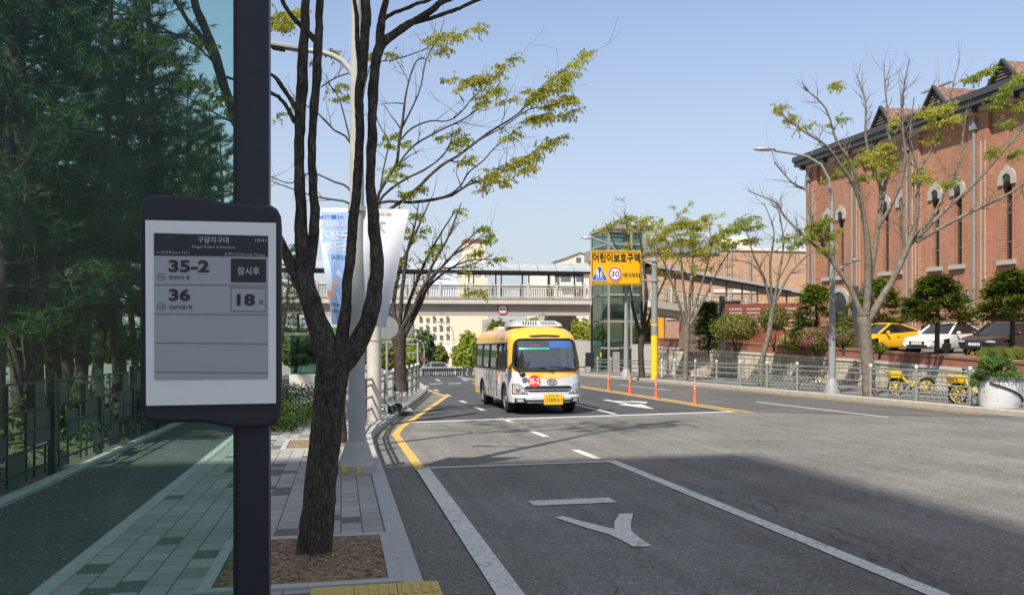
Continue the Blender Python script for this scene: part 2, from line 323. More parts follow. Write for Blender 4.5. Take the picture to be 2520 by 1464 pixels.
pbr('skin', (.42, .25, .18), .6, var=0); pbr('cloth_dark', (.04, .045, .06), .9, var=.1); pbr('cloth_grey', (.16, .16, .18), .9, var=.1); pbr('hair', (.012, .010, .009), .6, var=0); pbr('interior', (.07, .075, .085), .8, var=.1); pbr('seat_fabric', (.05, .06, .10), .9, var=.15)
pbr('bus_mirror', (.015, .015, .016), .35, var=0); pbr('bus_ac', (.50, .51, .51), .5, var=.05); pbr('bus_orange', (.78, .38, .10), .4, var=0); pbr('bus_green', (.02, .45, .28), .4, var=0); pbr('bus_tint', (.05, .12, .36), .2, var=0)
def emis(name, col, s):
    m, t, b = nodes(name); b.inputs['Base Color'].default_value = (*col, 1); b.inputs['Emission Color'].default_value = (*col, 1); b.inputs['Emission Strength'].default_value = s
emis('led_red', (.9, .03, .08), 1.2)
def glass(name, tint, refl=.06, rough=0.0, fmax=.9):
    m = bpy.data.materials.new(name); m.use_nodes = True; t = m.node_tree; t.nodes.clear(); MATS[name] = m
    o = t.nodes.new('ShaderNodeOutputMaterial'); tr = t.nodes.new('ShaderNodeBsdfTransparent'); tr.inputs[0].default_value = (*tint, 1)
    gl = t.nodes.new('ShaderNodeBsdfGlossy'); gl.inputs['Roughness'].default_value = rough; fr = t.nodes.new('ShaderNodeLayerWeight'); fr.inputs[0].default_value = .25
    r = ramp(t, fr.outputs['Fresnel'], [(0, refl), (1, fmax)]); mx = t.nodes.new('ShaderNodeMixShader')
    L(t, r, mx.inputs[0]); L(t, tr.outputs[0], mx.inputs[1]); L(t, gl.outputs[0], mx.inputs[2]); L(t, mx.outputs[0], o.inputs[0])
def dusty(name):
    m = MATS[name]; t = m.node_tree; o = [n for n in t.nodes if n.type == 'OUTPUT_MATERIAL'][0]; src = o.inputs[0].links[0].from_socket
    c = coords(t); mp = N(t, 'ShaderNodeMapping'); mp.inputs['Scale'].default_value = (3, 3, .8); L(t, c, mp.inputs[0]); d = t.nodes.new('ShaderNodeBsdfDiffuse'); d.inputs[0].default_value = (.6, .6, .55, 1)
    f = mul(t, ramp(t, noi(t, mp.outputs[0], 1.6, 6, .7), [(.42, 0), (.75, .045)]), ramp(t, noi(t, c, 60, 3, .8), [(.3, .4), (.7, 1)])); mx = t.nodes.new('ShaderNodeMixShader'); L(t, f, mx.inputs[0]); L(t, src, mx.inputs[1]); L(t, d.outputs[0], mx.inputs[2]); L(t, mx.outputs[0], o.inputs[0])
glass('shelter_glass', (.74, .88, .825), .003, .0, .3); glass('lift_glass', (.40, .58, .52), .06, .0, .8); glass('bus_glass', (.68, .73, .76), .30, .0, .7); glass('bus_glass_dark', (.30, .33, .33), .10, .0, .7); pbr('roof_pale', (.34, .37, .40), .35, var=.1, scale=2); glass('poly_roof', (.62, .70, .78), .12, .15, .6)
dusty('shelter_glass')
# ---------------------------------------------------------------- ground, road, pavements
asphalt('asphalt_mid', (.105, .102, .098), 0, .35, .2, .15)
def lerp_tab(tab, y):
    if y <= tab[0][0]: return tab[0][1]
    for (a, p), (b, q) in zip(tab, tab[1:]):
        if y <= b: return p + (q - p) * (y - a) / (b - a)
    return tab[-1][1]
KL = [(-40, .60), (16.5, .60), (18.2, .66), (20, .95), (23.8, 1.58), (30.8, 2.76), (35, 3.42), (38, 3.75), (46, 4.1), (60, 4.3)]
KR = [(-40, 17.45), (22, 17.35), (30, 17.2), (40, 16.9), (50.5, 16.3), (60, 15.6)]
kl = lambda y: lerp_tab(KL, y)
kr = lambda y: lerp_tab(KR, y)
def strip(name, ys, fl, fr, dz, mat, th=0.0, loc=None):
    b = MB(); vs = []
    for y in ys: vs += [(fl(y), y, RZ(y) + dz), (fr(y), y, RZ(y) + dz)]
    n = len(ys); b.add(vs, [(2 * i, 2 * i + 1, 2 * i + 3, 2 * i + 2) for i in range(n - 1)], mat)
    if th:
        k = len(b.v); b.v += [(x, y, z - th) for x, y, z in vs]; i_ = b.mi(mat)
        for i in range(n - 1):
            for f in ((2 * i, 2 * i + 2, k + 2 * i + 2, k + 2 * i), (2 * i + 1, k + 2 * i + 1, k + 2 * i + 3, 2 * i + 3)): b.f.append(f); b.m.append(i_)
        b.f.append((0, k, k + 1, 1)); b.m.append(i_); e = 2 * n - 2; b.f.append((e, e + 1, k + e + 1, k + e)); b.m.append(i_)
    return struct(b.build(name, smooth=0))
def yr(a, b, st=1.0):
    n = max(1, int(round((b - a) / st))); return [a + (b - a) * i / n for i in range(n + 1)]
def cst(v): return lambda y: v
# one big sheet reaching the horizon
g = MB(); xs = [-900, -300, -100, -40, 0, 40, 100, 300, 900]; ysg = [-400, -100, -20, 0, 30, 60, 90, 120, 160, 220, 280, 500, 1500]
for y in ysg:
    for x in xs: g.v.append((x, y, RZ(y) - .08))
i_ = g.mi('far_ground')
for j in range(len(ysg) - 1):
    for i in range(len(xs) - 1):
        a = j * len(xs) + i; g.f.append((a, a + 1, a + 1 + len(xs), a + len(xs))); g.m.append(i_)
struct(g.build('ground', smooth=0))
YS = yr(-40, 60, 1.25)
strip('road', YS, kl, kr, 0, 'asphalt_old')
strip('road_far', yr(60, 200, 5), lambda y: 4.3 - ((y - 60) ** 2) * .004, lambda y: 15.6 - ((y - 60) ** 2) * .004, .0, 'asphalt_mid')
def flat(name, polys, dz, mat):
    b = MB()
    for p in polys: b.add([(x, y, RZ(y) + dz) for x, y in p], [tuple(range(len(p)))], mat)
    return struct(b.build(name, smooth=0))
EDGE = [(4.0, 60), (3.85, 38.4), (4.0, 32.9), (1.38, 20.2), (1.16, 18.6), (1.2, 13.1)]
flat('road_resurfaced', [[(1.75, 21.9), (11.0, 22.85), (11.2, 30), (11.0, 45), (10.7, 59.5), (4.02, 59.5), (3.87, 38.4), (4.02, 32.9)]], .004, 'asphalt_new')
flat('road_opposite_lanes', [[(11.0, 22.85), (14.2, 20.4), (17.33, 18.8), (17.33, 22), (17.18, 30), (16.88, 40), (16.28, 50.5), (15.7, 59), (10.7, 59), (11.0, 45), (11.2, 30)]], .004, 'asphalt_mid')
strip('gutter_strip', yr(-40, 38, 1), kl, lambda y: min(kl(y) + .58, 1.14) if y < 18 else kl(y) + .4 + (.25 if y < 33 else 0), .004, 'gutter')
# markings
def line(p, q, wd):
    p, q = Vector(p), Vector(q); d = (q - p).normalized(); n = Vector((-d.y, d.x)) * wd / 2
    return [tuple(p - n), tuple(q - n), tuple(q + n), tuple(p + n)]
def pline(pts, wd):
    pts = [Vector(p) for p in pts]; A, B = [], []
    for i, p in enumerate(pts):
        d0 = (p - pts[i - 1]).normalized() if i else None; d1 = (pts[i + 1] - p).normalized() if i < len(pts) - 1 else None
        d = ((d0 or d1) + (d1 or d0)).normalized(); k = 1 / max(.5, d.dot(d1 or d0)); n = Vector((-d.y, d.x)) * wd / 2 * k
        A.append(tuple(p - n)); B.append(tuple(p + n))
    return [[A[i], A[i + 1], B[i + 1], B[i]] for i in range(len(pts) - 1)]
WH = []
WH += [line((1.28, -20), (1.24, 13.2), .21)]                      # bay edge line
WH += [line((4.40, -20), (4.34, 13.3), .17)]                      # divider of the bay lane
WH += [line((1.2, 13.24), (4.42, 13.33), .14)]                    # bay end line
for y0, y1 in ((13.65, 14.95), (17.3, 18.6), (21.0, 22.2), (25.3, 26.6), (29.0, 30.2), (33.2, 34.4), (37.5, 38.8), (41.8, 43)):
    WH.append(line((4.20, y0), (4.17, y1), .15))
WH += [line((1.72, 21.62), (11.0, 22.75), .32)]                   # stop line
WH += [line((7.52, 22.8), (7.75, 58), .14)]
for y0, y1 in ((19.9, 26.6), (35, 41), (49, 55)): WH.append(line((14.0, y0), (13.75, y1), .13))
for x in (4.6, 5.6, 6.9): WH.append(line((x, 45.2), (x + .7, 45.2), .6))
for x in (5.6, 7.2): WH.append(line((x, 49), (x + .1, 52), .16))
# straight-and-turn arrow of the third lane
def arrow(ox, oy): return [[(ox + a, oy + b) for a, b in P] for P in (
    [(-.10, 5.0), (.10, 5.0), (.10, 2.35), (.42, 2.35), (0, 0), (-.42, 2.35), (-.10, 2.35)],
    [(.10, 4.3), (.62, 3.75), (.62, 4.25), (1.02, 3.3), (.62, 2.5), (.62, 3.05), (.10, 3.75)])]
WH += arrow(9.25, 24.3)
# the painted syllable of the bus bay, read from the far side
WH += [line((2.22, 9.93), (3.24, 9.93), .33)]
WH += [[(lambda g_: (g_.x, g_.y))(gnd(u, v)) for u, v in ((1367, 1275), (1385, 1271), (1450, 1288), (1512, 1303), (1512, 1285), (1524, 1265), (1558, 1264), (1552, 1290), (1554, 1308), (1574, 1325), (1605, 1345), (1560, 1347), (1527, 1329), (1500, 1316), (1440, 1299))]]
# speckled worn pieces by the kerb
flat('white_road_markings', WH, .009, 'paint_white')
YE = pline(EDGE, .16) + [line((11.05, 22.6), (11.15, 59), .17), line((11.38, 22.2), (11.50, 59), .17)]
YE += pline([(kr(y) - .42, y) for y in yr(20, 59, 3)], .13)
flat('yellow_road_markings', YE, .010, 'paint_yellow')
# asphalt lip by the right kerb
flat('driveway_lip', [[(16.2, 17.6), (17.3, 18.9), (17.35, 8), (15.5, 8)]], .012, 'granite_warm')
# cracks and a repair seam beside the bay line
rng = random.Random(21); CR = []
for x0, y0, y1, amp in ((4.72, 5.4, 12.6, .10), (4.60, 4.2, 8.6, .07), (4.95, 6.5, 10.5, .12), (2.1, 5.2, 6.4, .1), (9.6, 6, 14, .22), (8.2, 13, 19, .2)):
    pts = []; y = y0; x = x0
    while y < y1: pts.append((x, y)); y += rng.uniform(.10, .26); x = x0 + (y - y0) * -.03 + rng.gauss(0, amp * .45)
    for p, q in zip(pts, pts[1:]):
        if rng.random() < .85: CR.append(line(p, q, rng.uniform(.004, .012)))
        if rng.random() < .18: CR.append(line(p, (p[0] + rng.uniform(-.35, .35), p[1] + rng.uniform(-.15, .25)), .007))
pbr('crack', (.04, .04, .04), .95, var=0); flat('road_cracks', CR, .0125, 'crack')
flat('asphalt_seam', [line((1.17, 4), (1.13, 13), .05)], .007, 'crack')
# left pavement
PX = -2.0
def kerb(name, f, wd, ys, mat, dz=.15, side=1, gap=.006, th=.30):
    b = MB()
    for a, c in zip(ys, ys[1:]):
        y0, y1 = a + gap, c - gap; x0, x1 = f(y0), f(y1); z0, z1 = RZ(y0) + dz, RZ(y1) + dz
        o0, o1 = sorted((0, side * wd)); r = .018
        vs = []
        for (x, y, z) in ((x0, y0, z0), (x1, y1, z1)):
            vs += [(x + o0, y, z - th), (x + o0, y, z - r), (x + o0 + r, y, z), (x + o1 - r, y, z), (x + o1, y, z - r), (x + o1, y, z - th)]
        b.add(vs, [(i, i + 1, i + 7, i + 6) for i in range(5)] + [(0, 5, 4, 3, 2, 1), (6, 7, 8, 9, 10, 11)], mat)
    return struct(b.build(name, smooth=0))
kerb('left_kerb', kl, .20, yr(-20, 60, 1.0), 'granite', side=-1)
kerb('right_kerb', kr, .24, yr(-10, 60, 1.6), 'granite_warm', side=1)
strip('left_pavement', yr(-40, 60, 1), cst(PX), lambda y: kl(y) - .195, .146, 'pavers', .3)
kerb('path_edge_stones', cst(PX - .15), .15, yr(-20, 60, 1.0), 'granite', dz=.158, side=1)
strip('cycle_path', yr(-40, 60, 1.5), cst(-3.62), cst(PX - .15), .143, 'asphalt_path', .3)
kerb('fence_footing', cst(-3.80), .16, yr(-20, 60, 1.0), 'granite', dz=.20, side=1)
strip('right_pavement', yr(-10, 62, 1.5), lambda y: kr(y) + .235, cst(26), .146, 'lot_asphalt', .3)
# tree pits: soil sheets with granite frames
pitc = [(-.28, 7.10, .62, .76), (-.38, 15.75, .54, .76), (1.35, 24.6, .5, .8)]
b = MB(); fr = MB(); rng = random.Random(4); bits = MB()
for x, y, hx, hy in pitc:
    b.add([(x + i * hx, y + j * hy, RZ(y + j * hy) + .153) for i, j in ((-1, -1), (1, -1), (1, 1), (-1, 1))], [(0, 1, 2, 3)], 'soil')
    for s in (-1, 1):
        fr.bar((x - hx - .1, y + s * (hy + .05), RZ(y + s * (hy + .05)) + .155), (x + hx + .1, y + s * (hy + .05), RZ(y + s * (hy + .05)) + .155), .09, .03, 'granite')
        if s < 0 or True: fr.bar((x + s * (hx + .05), y - hy, RZ(y - hy) + .155), (x + s * (hx + .05), y + hy, RZ(y + hy) + .155), .09, .028, 'granite')
    for k in range(1500 if y < 10 else 300):
        px, py = x + rng.uniform(-hx, hx), y + rng.uniform(-hy, hy); a = rng.uniform(0, 6.28); l = rng.uniform(.008, .03); n = Vector((math.cos(a), math.sin(a), rng.uniform(-.3, .3))) * l; q = Vector((-math.sin(a), math.cos(a), rng.uniform(-.4, .4))) * l * rng.uniform(.25, .6)
        o = Vector((px, py, RZ(py) + .158 + rng.uniform(0, .012))); bits.add([o - n, o + q, o + n, o - q], [(0, 1, 2, 3)], 'mulch_bit')
struct(b.build('tree_pit_soil', smooth=0)); struct(fr.build('tree_pit_edging', smooth=0, bevel=.004))
struct(bits.build('bark_mulch', smooth=0), 'stuff')
# tactile paving by the near pit
b = MB()
for i in range(3):
    for j in range(3):
        cx, cy = -.06 + i * .302, 6.07 - j * .302
        b.box((cx, cy, RZ(cy) + .148), (.296, .296, .02), 'tactile')
        for p in range(4): b.bar((cx - .105 + p * .07, cy - .13, RZ(cy - .13) + .160), (cx - .105 + p * .07, cy + .13, RZ(cy + .13) + .160), .03, .012, 'tactile')
struct(b.build('tactile_paving', smooth=0))
# petals blown along the path
pt = MB(); rng = random.Random(8)
def petal(x, y, z, s):
    a = rng.uniform(0, 6.28); u = Vector((math.cos(a), math.sin(a), rng.uniform(-.2, .2))) * s; v = Vector((-math.sin(a), math.cos(a), rng.uniform(-.2, .3))) * s * .7
    o = Vector((x, y, z + .004)); pt.add([o - u, o + v, o + u, o - v], [(0, 1, 2, 3)], 'petal')
for k in range(2600):
    y = 4 + 26 * rng.random() ** 1.6; t = rng.random()
    x = -3.6 + abs(rng.gauss(0, .12)) if t < .55 else rng.uniform(-3.6, .4)
    petal(x, y, RZ(y) + (.205 if False else .148) + (.012 if x > PX - .15 and x < PX else 0), rng.uniform(.006, .013))
for k in range(260):
    y = rng.uniform(5.5, 20); petal(.62 + abs(rng.gauss(0, .2)), y, RZ(y) + .006, rng.uniform(.006, .012))
for k in range(160): 
    y = 6.4 + rng.random() * 1.4; petal(rng.uniform(-.85, .33), y, RZ(y) + .17, rng.uniform(.006, .012))
struct(pt.build('fallen_petals', smooth=0), 'stuff')
# forest floor, lot behind the retaining wall
b = MB(); nx, ny = 26, 40; rng = random.Random(2)
for j in range(ny + 1):
    for i in range(nx + 1):
        x = -3.8 - 34 * (i / nx) ** 1.3; y = -12 + 80 * j / ny; e = min(1, (-3.8 - x) / 2)
        b.v.append((x, y, RZ(y) + .15 + e * (.10 + .22 * noise.noise(Vector((x * .4, y * .4, 0)))) - .02 * max(0, -x - 9)))
i_ = b.mi('earth')
for j in range(ny):
    for i in range(nx): a = j * (nx + 1) + i; b.f.append((a, a + nx + 1, a + nx + 2, a + 1)); b.m.append(i_)
struct(b.build('forest_floor'))
LOT = .50
WX = [(-10, 21.6), (14, 22.0), (24.9, 22.35), (33.6, 22.7), (38, 22.3), (42.6, 21.6), (48, 20.7), (52, 20.0)]
wx = lambda y: lerp_tab(WX, y)
b = MB(); ys = yr(-10, 52, 2)
for y in ys: b.v += [(wx(y) + .3, y, LOT), (62, y, LOT)]
i_ = b.mi('lot_asphalt')
for i in range(len(ys) - 1): b.f.append((2 * i, 2 * i + 1, 2 * i + 3, 2 * i + 2)); b.m.append(i_)
b.add([(20.3, 52, LOT), (62, 52, LOT), (62, 78, LOT), (20.3, 78, LOT)], [(0, 1, 2, 3)], 'lot_asphalt')
b.add([(20.3, 52, LOT), (20.3, 78, LOT), (20.3, 78, LOT - 5), (20.3, 52, LOT - 5)], [(0, 1, 2, 3)], 'concrete')
struct(b.build('car_park_ground', smooth=0))
b = MB()
def bed(pts, z, m): b.add([(x, y, z) for x, y in pts], [tuple(range(len(pts)))], m)
bed([(wx(38) + .35, 38), (30.5, 40), (30, 51.9), (wx(51.9) + .35, 51.9), (wx(45) + .35, 45)], LOT + .10, 'lawn')
bed([(wx(-8) + .35, -8), (24.6, -8), (25.2, 33), (25.4, 38), (wx(38) + .35, 38), (wx(33) + .35, 33), (wx(24) + .35, 24)], LOT + .08, 'lawn')
struct(b.build('planting_bed', smooth=0))
# ---------------------------------------------------------------- trees
def smooth_pts(pts, n=3):
    """Catmull-Rom through (Vector, radius) points."""
    out = []; P = [pts[0]] + list(pts) + [pts[-1]]
    for i in range(1, len(P) - 2):
        for k in range(n):
            t = k / n; a, b, c, d = (q[0] for q in P[i - 1:i + 3])
            p = .5 * ((2 * b) + (-a + c) * t + (2 * a - 5 * b + 4 * c - d) * t * t + (-a + 3 * b - 3 * c + d) * t ** 3)
            out.append((p, P[i][1] + (P[i + 1][1] - P[i][1]) * t))
    out.append(pts[-1]); return out
class Tree:
    def __init__(s, seed, barkm, leafmat, leaf=.06, twig=.45, leafp=.5, lscale=1.0, leafn=10):
        s.r = random.Random(seed); s.w, s.lv = MB(), MB(); s.bk, s.lm = barkm, leafmat
        s.leaf, s.twig, s.leafp, s.leafn = leaf, twig, leafp, leafn; s.seed = seed
    def rv(s, k=1.0): return Vector((s.r.gauss(0, k), s.r.gauss(0, k), s.r.gauss(0, k)))
    def leaf_at(s, p, out):
        r = s.r; d = (Vector((0, 0, -1)) * r.uniform(.5, 1.1) + out * r.uniform(.1, .6) + s.rv(.35)).normalized(); l = s.leaf * r.uniform(.65, 1.3)
        q = d.cross(s.rv()).normalized() * l * .21
        s.lv.add([p, p + d * l * .45 + q, p + d * l, p + d * l * .45 - q], [(0, 1, 2, 3)], s.lm)
    def spray(s, p, d, size, n):
        """a drooping spray of leafy twiglets"""
        r = s.r
        for k in range(n):
            e = (d + s.rv(.55)); e.z = e.z * .5 + .05; e.normalize(); ln = size * r.uniform(.4, 1.0); q = p - d * r.uniform(0, size * .8)
            pts = [q, q + e * ln * .5 + Vector((0, 0, .02)), q + e * ln - Vector((0, 0, ln * .12))]
            s.w.tube(pts, [.0035, .0025, .0015], s.bk, 3, False)
            m = max(3, int(ln / (s.leaf * .42)))
            for i in range(m):
                t = (i + .5) / m; c = pts[0].lerp(pts[1], t * 2) if t < .5 else pts[1].lerp(pts[2], t * 2 - 1)
                side = e.cross(Z3).normalized() * (1 if i % 2 else -1)
                s.leaf_at(c, side)
                if r.random() < .35: s.leaf_at(c, -side)
    def limb(s, pts, kids=1.0, level=1, nseg=8, n=3):
        """pts: (Vector, radius). tube + side branches on its outer half"""
        sp = smooth_pts(pts, n) if len(pts) > 2 else pts
        j = []
        for i, (p, r) in enumerate(sp):
            j.append(p + (s.rv(r * (.07 if n < 6 else .0)) if 0 < i < len(sp) - 1 else Vector((0, 0, 0))))
        s.w.tube(j, [r * (1 + (.035 if n < 6 else .01) * s.r.gauss(0, 1)) for _, r in sp], s.bk, nseg)
        ln = sum((j[i + 1] - j[i]).length for i in range(len(j) - 1))
        nk = int(kids * ln / s.twig + .5)
        for k in range(nk):
            t = s.r.uniform(.3, 1.0); i = min(len(j) - 2, int(t * (len(j) - 1))); p = j[i].lerp(j[i + 1], s.r.random())
            d = (j[i + 1] - j[i]).normalized(); s.side(p, d, min(sp[i][1] * .6, .02), s.r.uniform(.35, .9) * s.twig * 1.7, level)
        return j
    def side(s, p, d, r, ln, level):
        e = (d + s.rv(.62) + Vector((0, 0, .18))).normalized(); pts = [(p, r)]; q = p; m = 4
        for k in range(m):
            e = (e + s.rv(.16) + Vector((0, 0, .05))).normalized(); q = q + e * ln / m; pts.append((q, max(.0022, r * (1 - (k + 1) / m * .85))))
        s.w.tube([a for a, _ in pts], [b for _, b in pts], s.bk, 4 if r < .012 else 5, False)
        if level > 0:
            for k in range(s.r.randint(2, 3)):
                a = pts[s.r.randint(1, m)]; s.side(a[0], e, a[1] * .7, ln * s.r.uniform(.4, .75), level - 1)
        elif s.clump(q) and s.leafp > 0: s.spray(q, e, s.twig * .55, s.leafn)
    def clump(s, p): return noise.noise(p * .55 + Vector((s.seed * 3.1, 0, 0))) * .5 + .5 > 1 - s.leafp
    def done(s, name, label, group, base, cat='tree'):
        t = thing(name, label, cat, base, group=group)
        s.w.build('trunk', t, smooth=60)
        if s.lv.v: s.lv.build('crown', t, smooth=0)
        return t
RS = 1.0
def pix(D, pts, rpx=None):
    """polyline through pixels at depth D (+ offset per point), radius in pixels"""
    return [(at(p[0], p[1], D + (p[3] if len(p) > 3 else 0)), p[2] * RS * D / F) for p in pts]
GT = 'street trees along the road'
RS = .85
# --- the near tree in front of the bus stop
D1 = 7.15; T = Tree(11, 'bark_dark', 'leaf_yellow', .05, .5, 0.0)
for p in (
    [(772, 1400, 60), (775, 1345, 51), (785, 1230, 46), (800, 1080, 45), (815, 950, 45), (822, 895, 50), (826, 870, 44)],
    [(818, 905, 38), (795, 835, 34), (768, 755, 29), (750, 685, 27), (744, 610, 22), (739, 500, 16), (736, 350, 15), (743, 220, 16), (748, 100, 13), (754, -30, 11), (757, -150, 9)],
    [(752, 700, 18), (766, 625, 17), (776, 545, 15), (769, 440, 12), (768, 330, 12), (777, 220, 13), (783, 110, 13), (786, 30, 11), (790, -150, 9)],
    [(832, 890, 26), (850, 770, 16), (859, 660, 14.5), (868, 560, 14), (879, 440, 14), (886, 330, 12), (884, 250, 13), (893, 150, 13), (900, 60, 15), (899, -40, 13), (894, -150, 11)],
    [(830, 905, 38), (868, 862, 32), (902, 800, 26), (921, 725, 22), (928, 650, 20), (919, 550, 17), (912, 450, 14), (916, 340, 14), (918, 240, 14), (923, 160, 14), (938, 112, 15), (968, 84, 12), (1010, 58, 11), (1055, 30, 10), (1090, 4, 9), (1150, -20, 8, .3), (1250, -80, 6, .6)],
    [(936, 110, 13), (938, 50, 11), (950, 0, 9), (965, -80, 8)],
    [(1000, 64, 6), (1050, 48, 5.5), (1110, 28, 5.5), (1180, 0, 5), (1280, -50, 4)],
    [(945, 46, 6), (980, 30, 5.5), (1020, 10, 5), (1060, -3, 5), (1150, -60, 4)],
    [(742, 705, 18), (714, 648, 15), (680, 575, 13), (640, 480, 13), (592, 335, 12.5), (562, 240, 13), (527, 130, 13.5), (500, 60, 12), (478, 0, 11), (450, -100, 9)],
    [(540, 165, 9), (500, 100, 8), (455, 40, 7), (425, -10, 6)],
    [(780, 105, 9), (750, 75, 8), (722, 45, 7), (698, 8, 6.5), (670, -60, 5)],
    [(886, 190, 8), (880, 120, 7), (876, 40, 6), (868, -60, 5)],
    [(728, 265, 8), (707, 232, 6.5), (690, 208, 6), (672, 190, 5), (600, 150, 4, .3)], [(726, 300, 8), (708, 268, 6), (690, 243, 5.5), (672, 232, 5), (560, 190, 4, .3)]): T.limb(pix(D1, p), 0, nseg=26, n=9)
for p in ([(540, 170, 4), (480, 110, 3.5), (400, 70, 3), (330, 45, 2)], [(520, 125, 4), (470, 95, 3), (420, 80, 3), (360, 82, 2)], [(560, 235, 3.5), (600, 262, 3), (650, 300, 2)], [(577, 300, 3.5), (545, 290, 3), (500, 262, 2), (460, 240, 1.6)]):
    T.limb(pix(7.0, p), 0, nseg=5)
T.leaf = .05; T.lm = 'leaf_fresh'
for u, v, n, dx in ((300, 60, 5, -1), (340, 85, 5, -1), (380, 95, 6, -1), (420, 110, 6, -1), (470, 100, 5, -1), (350, 115, 5, -1), (400, 130, 5, -1), (520, 115, 4, -1), (420, 160, 4, -1), (460, 205, 6, -1), (500, 220, 6, -1), (540, 240, 5, 1), (575, 280, 5, 1), (500, 255, 4, -1), (570, 245, 4, 1)):
    T.spray(at(u, v, 6.9), Vector((dx * .8, .1, -.1)), .17, n)
T.w.v = [tuple(Vector(v) + noise.noise_vector(Vector(v) * 6) * .012 + noise.noise_vector(Vector(v) * 30) * .0045) for v in T.w.v]
T.done('street_tree', 'dark-barked tree with forking stems rising from the pit nearest the bus stop post', GT, gnd(775, 1372, .15))
RS = .55
# --- second tree, hidden low down behind the first, with the wide leafy branches
D2 = 15.6; T = Tree(23, 'bark_dark', 'leaf_yellow', .075, .55, 0.0)
T.limb(pix(D2, [(835, 1092, 36), (838, 960, 20), (860, 760, 19), (885, 600, 18), (905, 540, 16)]), 0)
br = (
    [(905, 545, 8), (933, 475, 7), (957, 434, 7), (977, 400, 7), (981, 359, 7), (991, 297, 6), (1001, 219, 4), (1025, 150, 3), (1049, 147, 2)],
    [(981, 330, 5), (1012, 270, 4), (1035, 215, 3.2), (1049, 147, 3), (1076, 99, 2.4), (1094, 51, 1.5)],
    [(985, 345, 4), (1015, 315, 4), (1059, 298, 3.6), (1100, 298, 3), (1131, 280, 3), (1165, 239, 2.4), (1205, 205, 2), (1245, 155, 1.3)],
    [(905, 545, 6), (945, 450, 5), (981, 404, 4.5), (1018, 359, 4.5), (1083, 321, 4.5), (1152, 287, 3.6), (1203, 239, 2.8), (1232, 200, 2)],
    [(905, 548, 6), (943, 482, 6), (998, 441, 5), (1039, 421, 4.5), (1080, 393, 3.5), (1104, 363, 2.8), (1114, 328, 2)],
    [(905, 550, 8), (988, 496, 7.5), (1032, 458, 7), (1083, 410, 6.5), (1128, 383, 6), (1200, 329, 5), (1259, 292, 4), (1296, 261, 3.2), (1340, 215, 2.6), (1374, 183, 2.2), (1420, 150, 1.5), (1463, 127, 1)],
    [(1128, 385, 4), (1180, 345, 3.4), (1240, 312, 3), (1300, 270, 2.6), (1350, 262, 2), (1410, 240, 1.4)],
    [(905, 552, 8), (933, 500, 7), (1015, 498, 6.5), (1066, 492, 6), (1114, 479, 5.5), (1152, 455, 4.5), (1203, 438, 4), (1228, 426, 3.2), (1265, 411, 3), (1312, 375, 2.2), (1380, 338, 1.2)],
    [(1017, 497, 5), (1094, 484, 4.5), (1132, 459, 4), (1153, 425, 3.5), (1191, 394, 3), (1215, 366, 2.5), (1253, 338, 2), (1281, 310, 1.3)],
    [(880, 480, 5), (863, 354, 5), (823, 321, 4), (799, 297, 3.6), (770, 270, 3), (700, 230, 2)],
    [(890, 520, 5), (856, 462, 5), (823, 448, 4.5), (793, 434, 4), (760, 426, 4), (717, 451, 3), (674, 438, 2.5), (640, 425, 2)],
    [(890, 530, 5), (856, 499, 5), (823, 492, 4.5), (769, 482, 4), (720, 465, 3), (672, 448, 2.5)],
    [(870, 380, 4), (840, 260, 3), (820, 220, 2.5), (800, 200, 1.6)], [(930, 500, 4), (945, 410, 3.4), (955, 350, 3), (930, 300, 2.5), (918, 240, 2)],
    [(885, 300, 3), (910, 165, 3), (960, 150, 2.6), (1010, 135, 2.6), (1050, 118, 2), (1090, 85, 1.5)], [(790, 215, 3.2), (830, 190, 3.4), (880, 175, 3)])
for k, p in enumerate(br):
    z = [(0, .5, -.6, .9, -.9, .2, -.5, .6, 1.0, -.6, .4, .9, -.3, .7, .2, 0)[k] * i / len(p) for i in range(len(p))]
    T.limb(pix(D2, [(a, b, c, z[i]) for i, (a, b, c) in enumerate(p)]), 1.15, 1, 7)
T.leaf = .068
rng = random.Random(5)
SPR = 1.0
def sprays(T, D, spots, spread, size):
    for u, v, n in spots:
        for k in range(int(n * SPR + .5)):
            a = rng.gauss(0, spread); T.spray(at(u + a, v - a * .45 + rng.gauss(0, spread * .3), D + rng.gauss(0, .35)), Vector((.8, rng.uniform(-.4, .4), .15)), size * 1.1, 6)
sprays(T, D2, [(1100, 92, 5), (1140, 84, 4), (1065, 95, 3), (1172, 80, 2), (1095, 120, 3), (1150, 205, 6), (1185, 200, 6), (1215, 225, 6), (1235, 180, 4), (1248, 150, 4), (1265, 240, 3), (1200, 255, 3), (1120, 190, 2)], 12, .26)
sprays(T, D2, [(1330, 232, 8), (1362, 208, 8), (1395, 185, 6), (1425, 155, 4), (1450, 136, 3), (1310, 245, 5), (1360, 260, 6), (1395, 250, 5), (1320, 290, 7), (1350, 285, 4), (1410, 280, 4), (1385, 215, 4)], 13, .26)
sprays(T, D2, [(1222, 428, 6), (1252, 412, 6), (1285, 398, 7), (1310, 385, 6), (1340, 362, 5), (1370, 345, 3), (1200, 432, 3), (1160, 395, 3), (1215, 450, 3), (1245, 452, 3), (1300, 415, 4), (1270, 330, 3)], 12, .26)
T.lm = 'leaf_fresh'; sprays(T, D2, [(1110, 330, 4), (1140, 345, 3), (1130, 355, 3), (965, 340, 2), (955, 355, 2), (1010, 350, 2), (940, 135, 3), (965, 140, 2), (840, 215, 3), (860, 235, 3), (815, 130, 2), (790, 145, 2), (700, 65, 4), (725, 45, 3), (1000, 480, 4), (1040, 465, 4), (960, 420, 3), (970, 440, 3), (690, 280, 3), (670, 60, 3)], 10, .24)
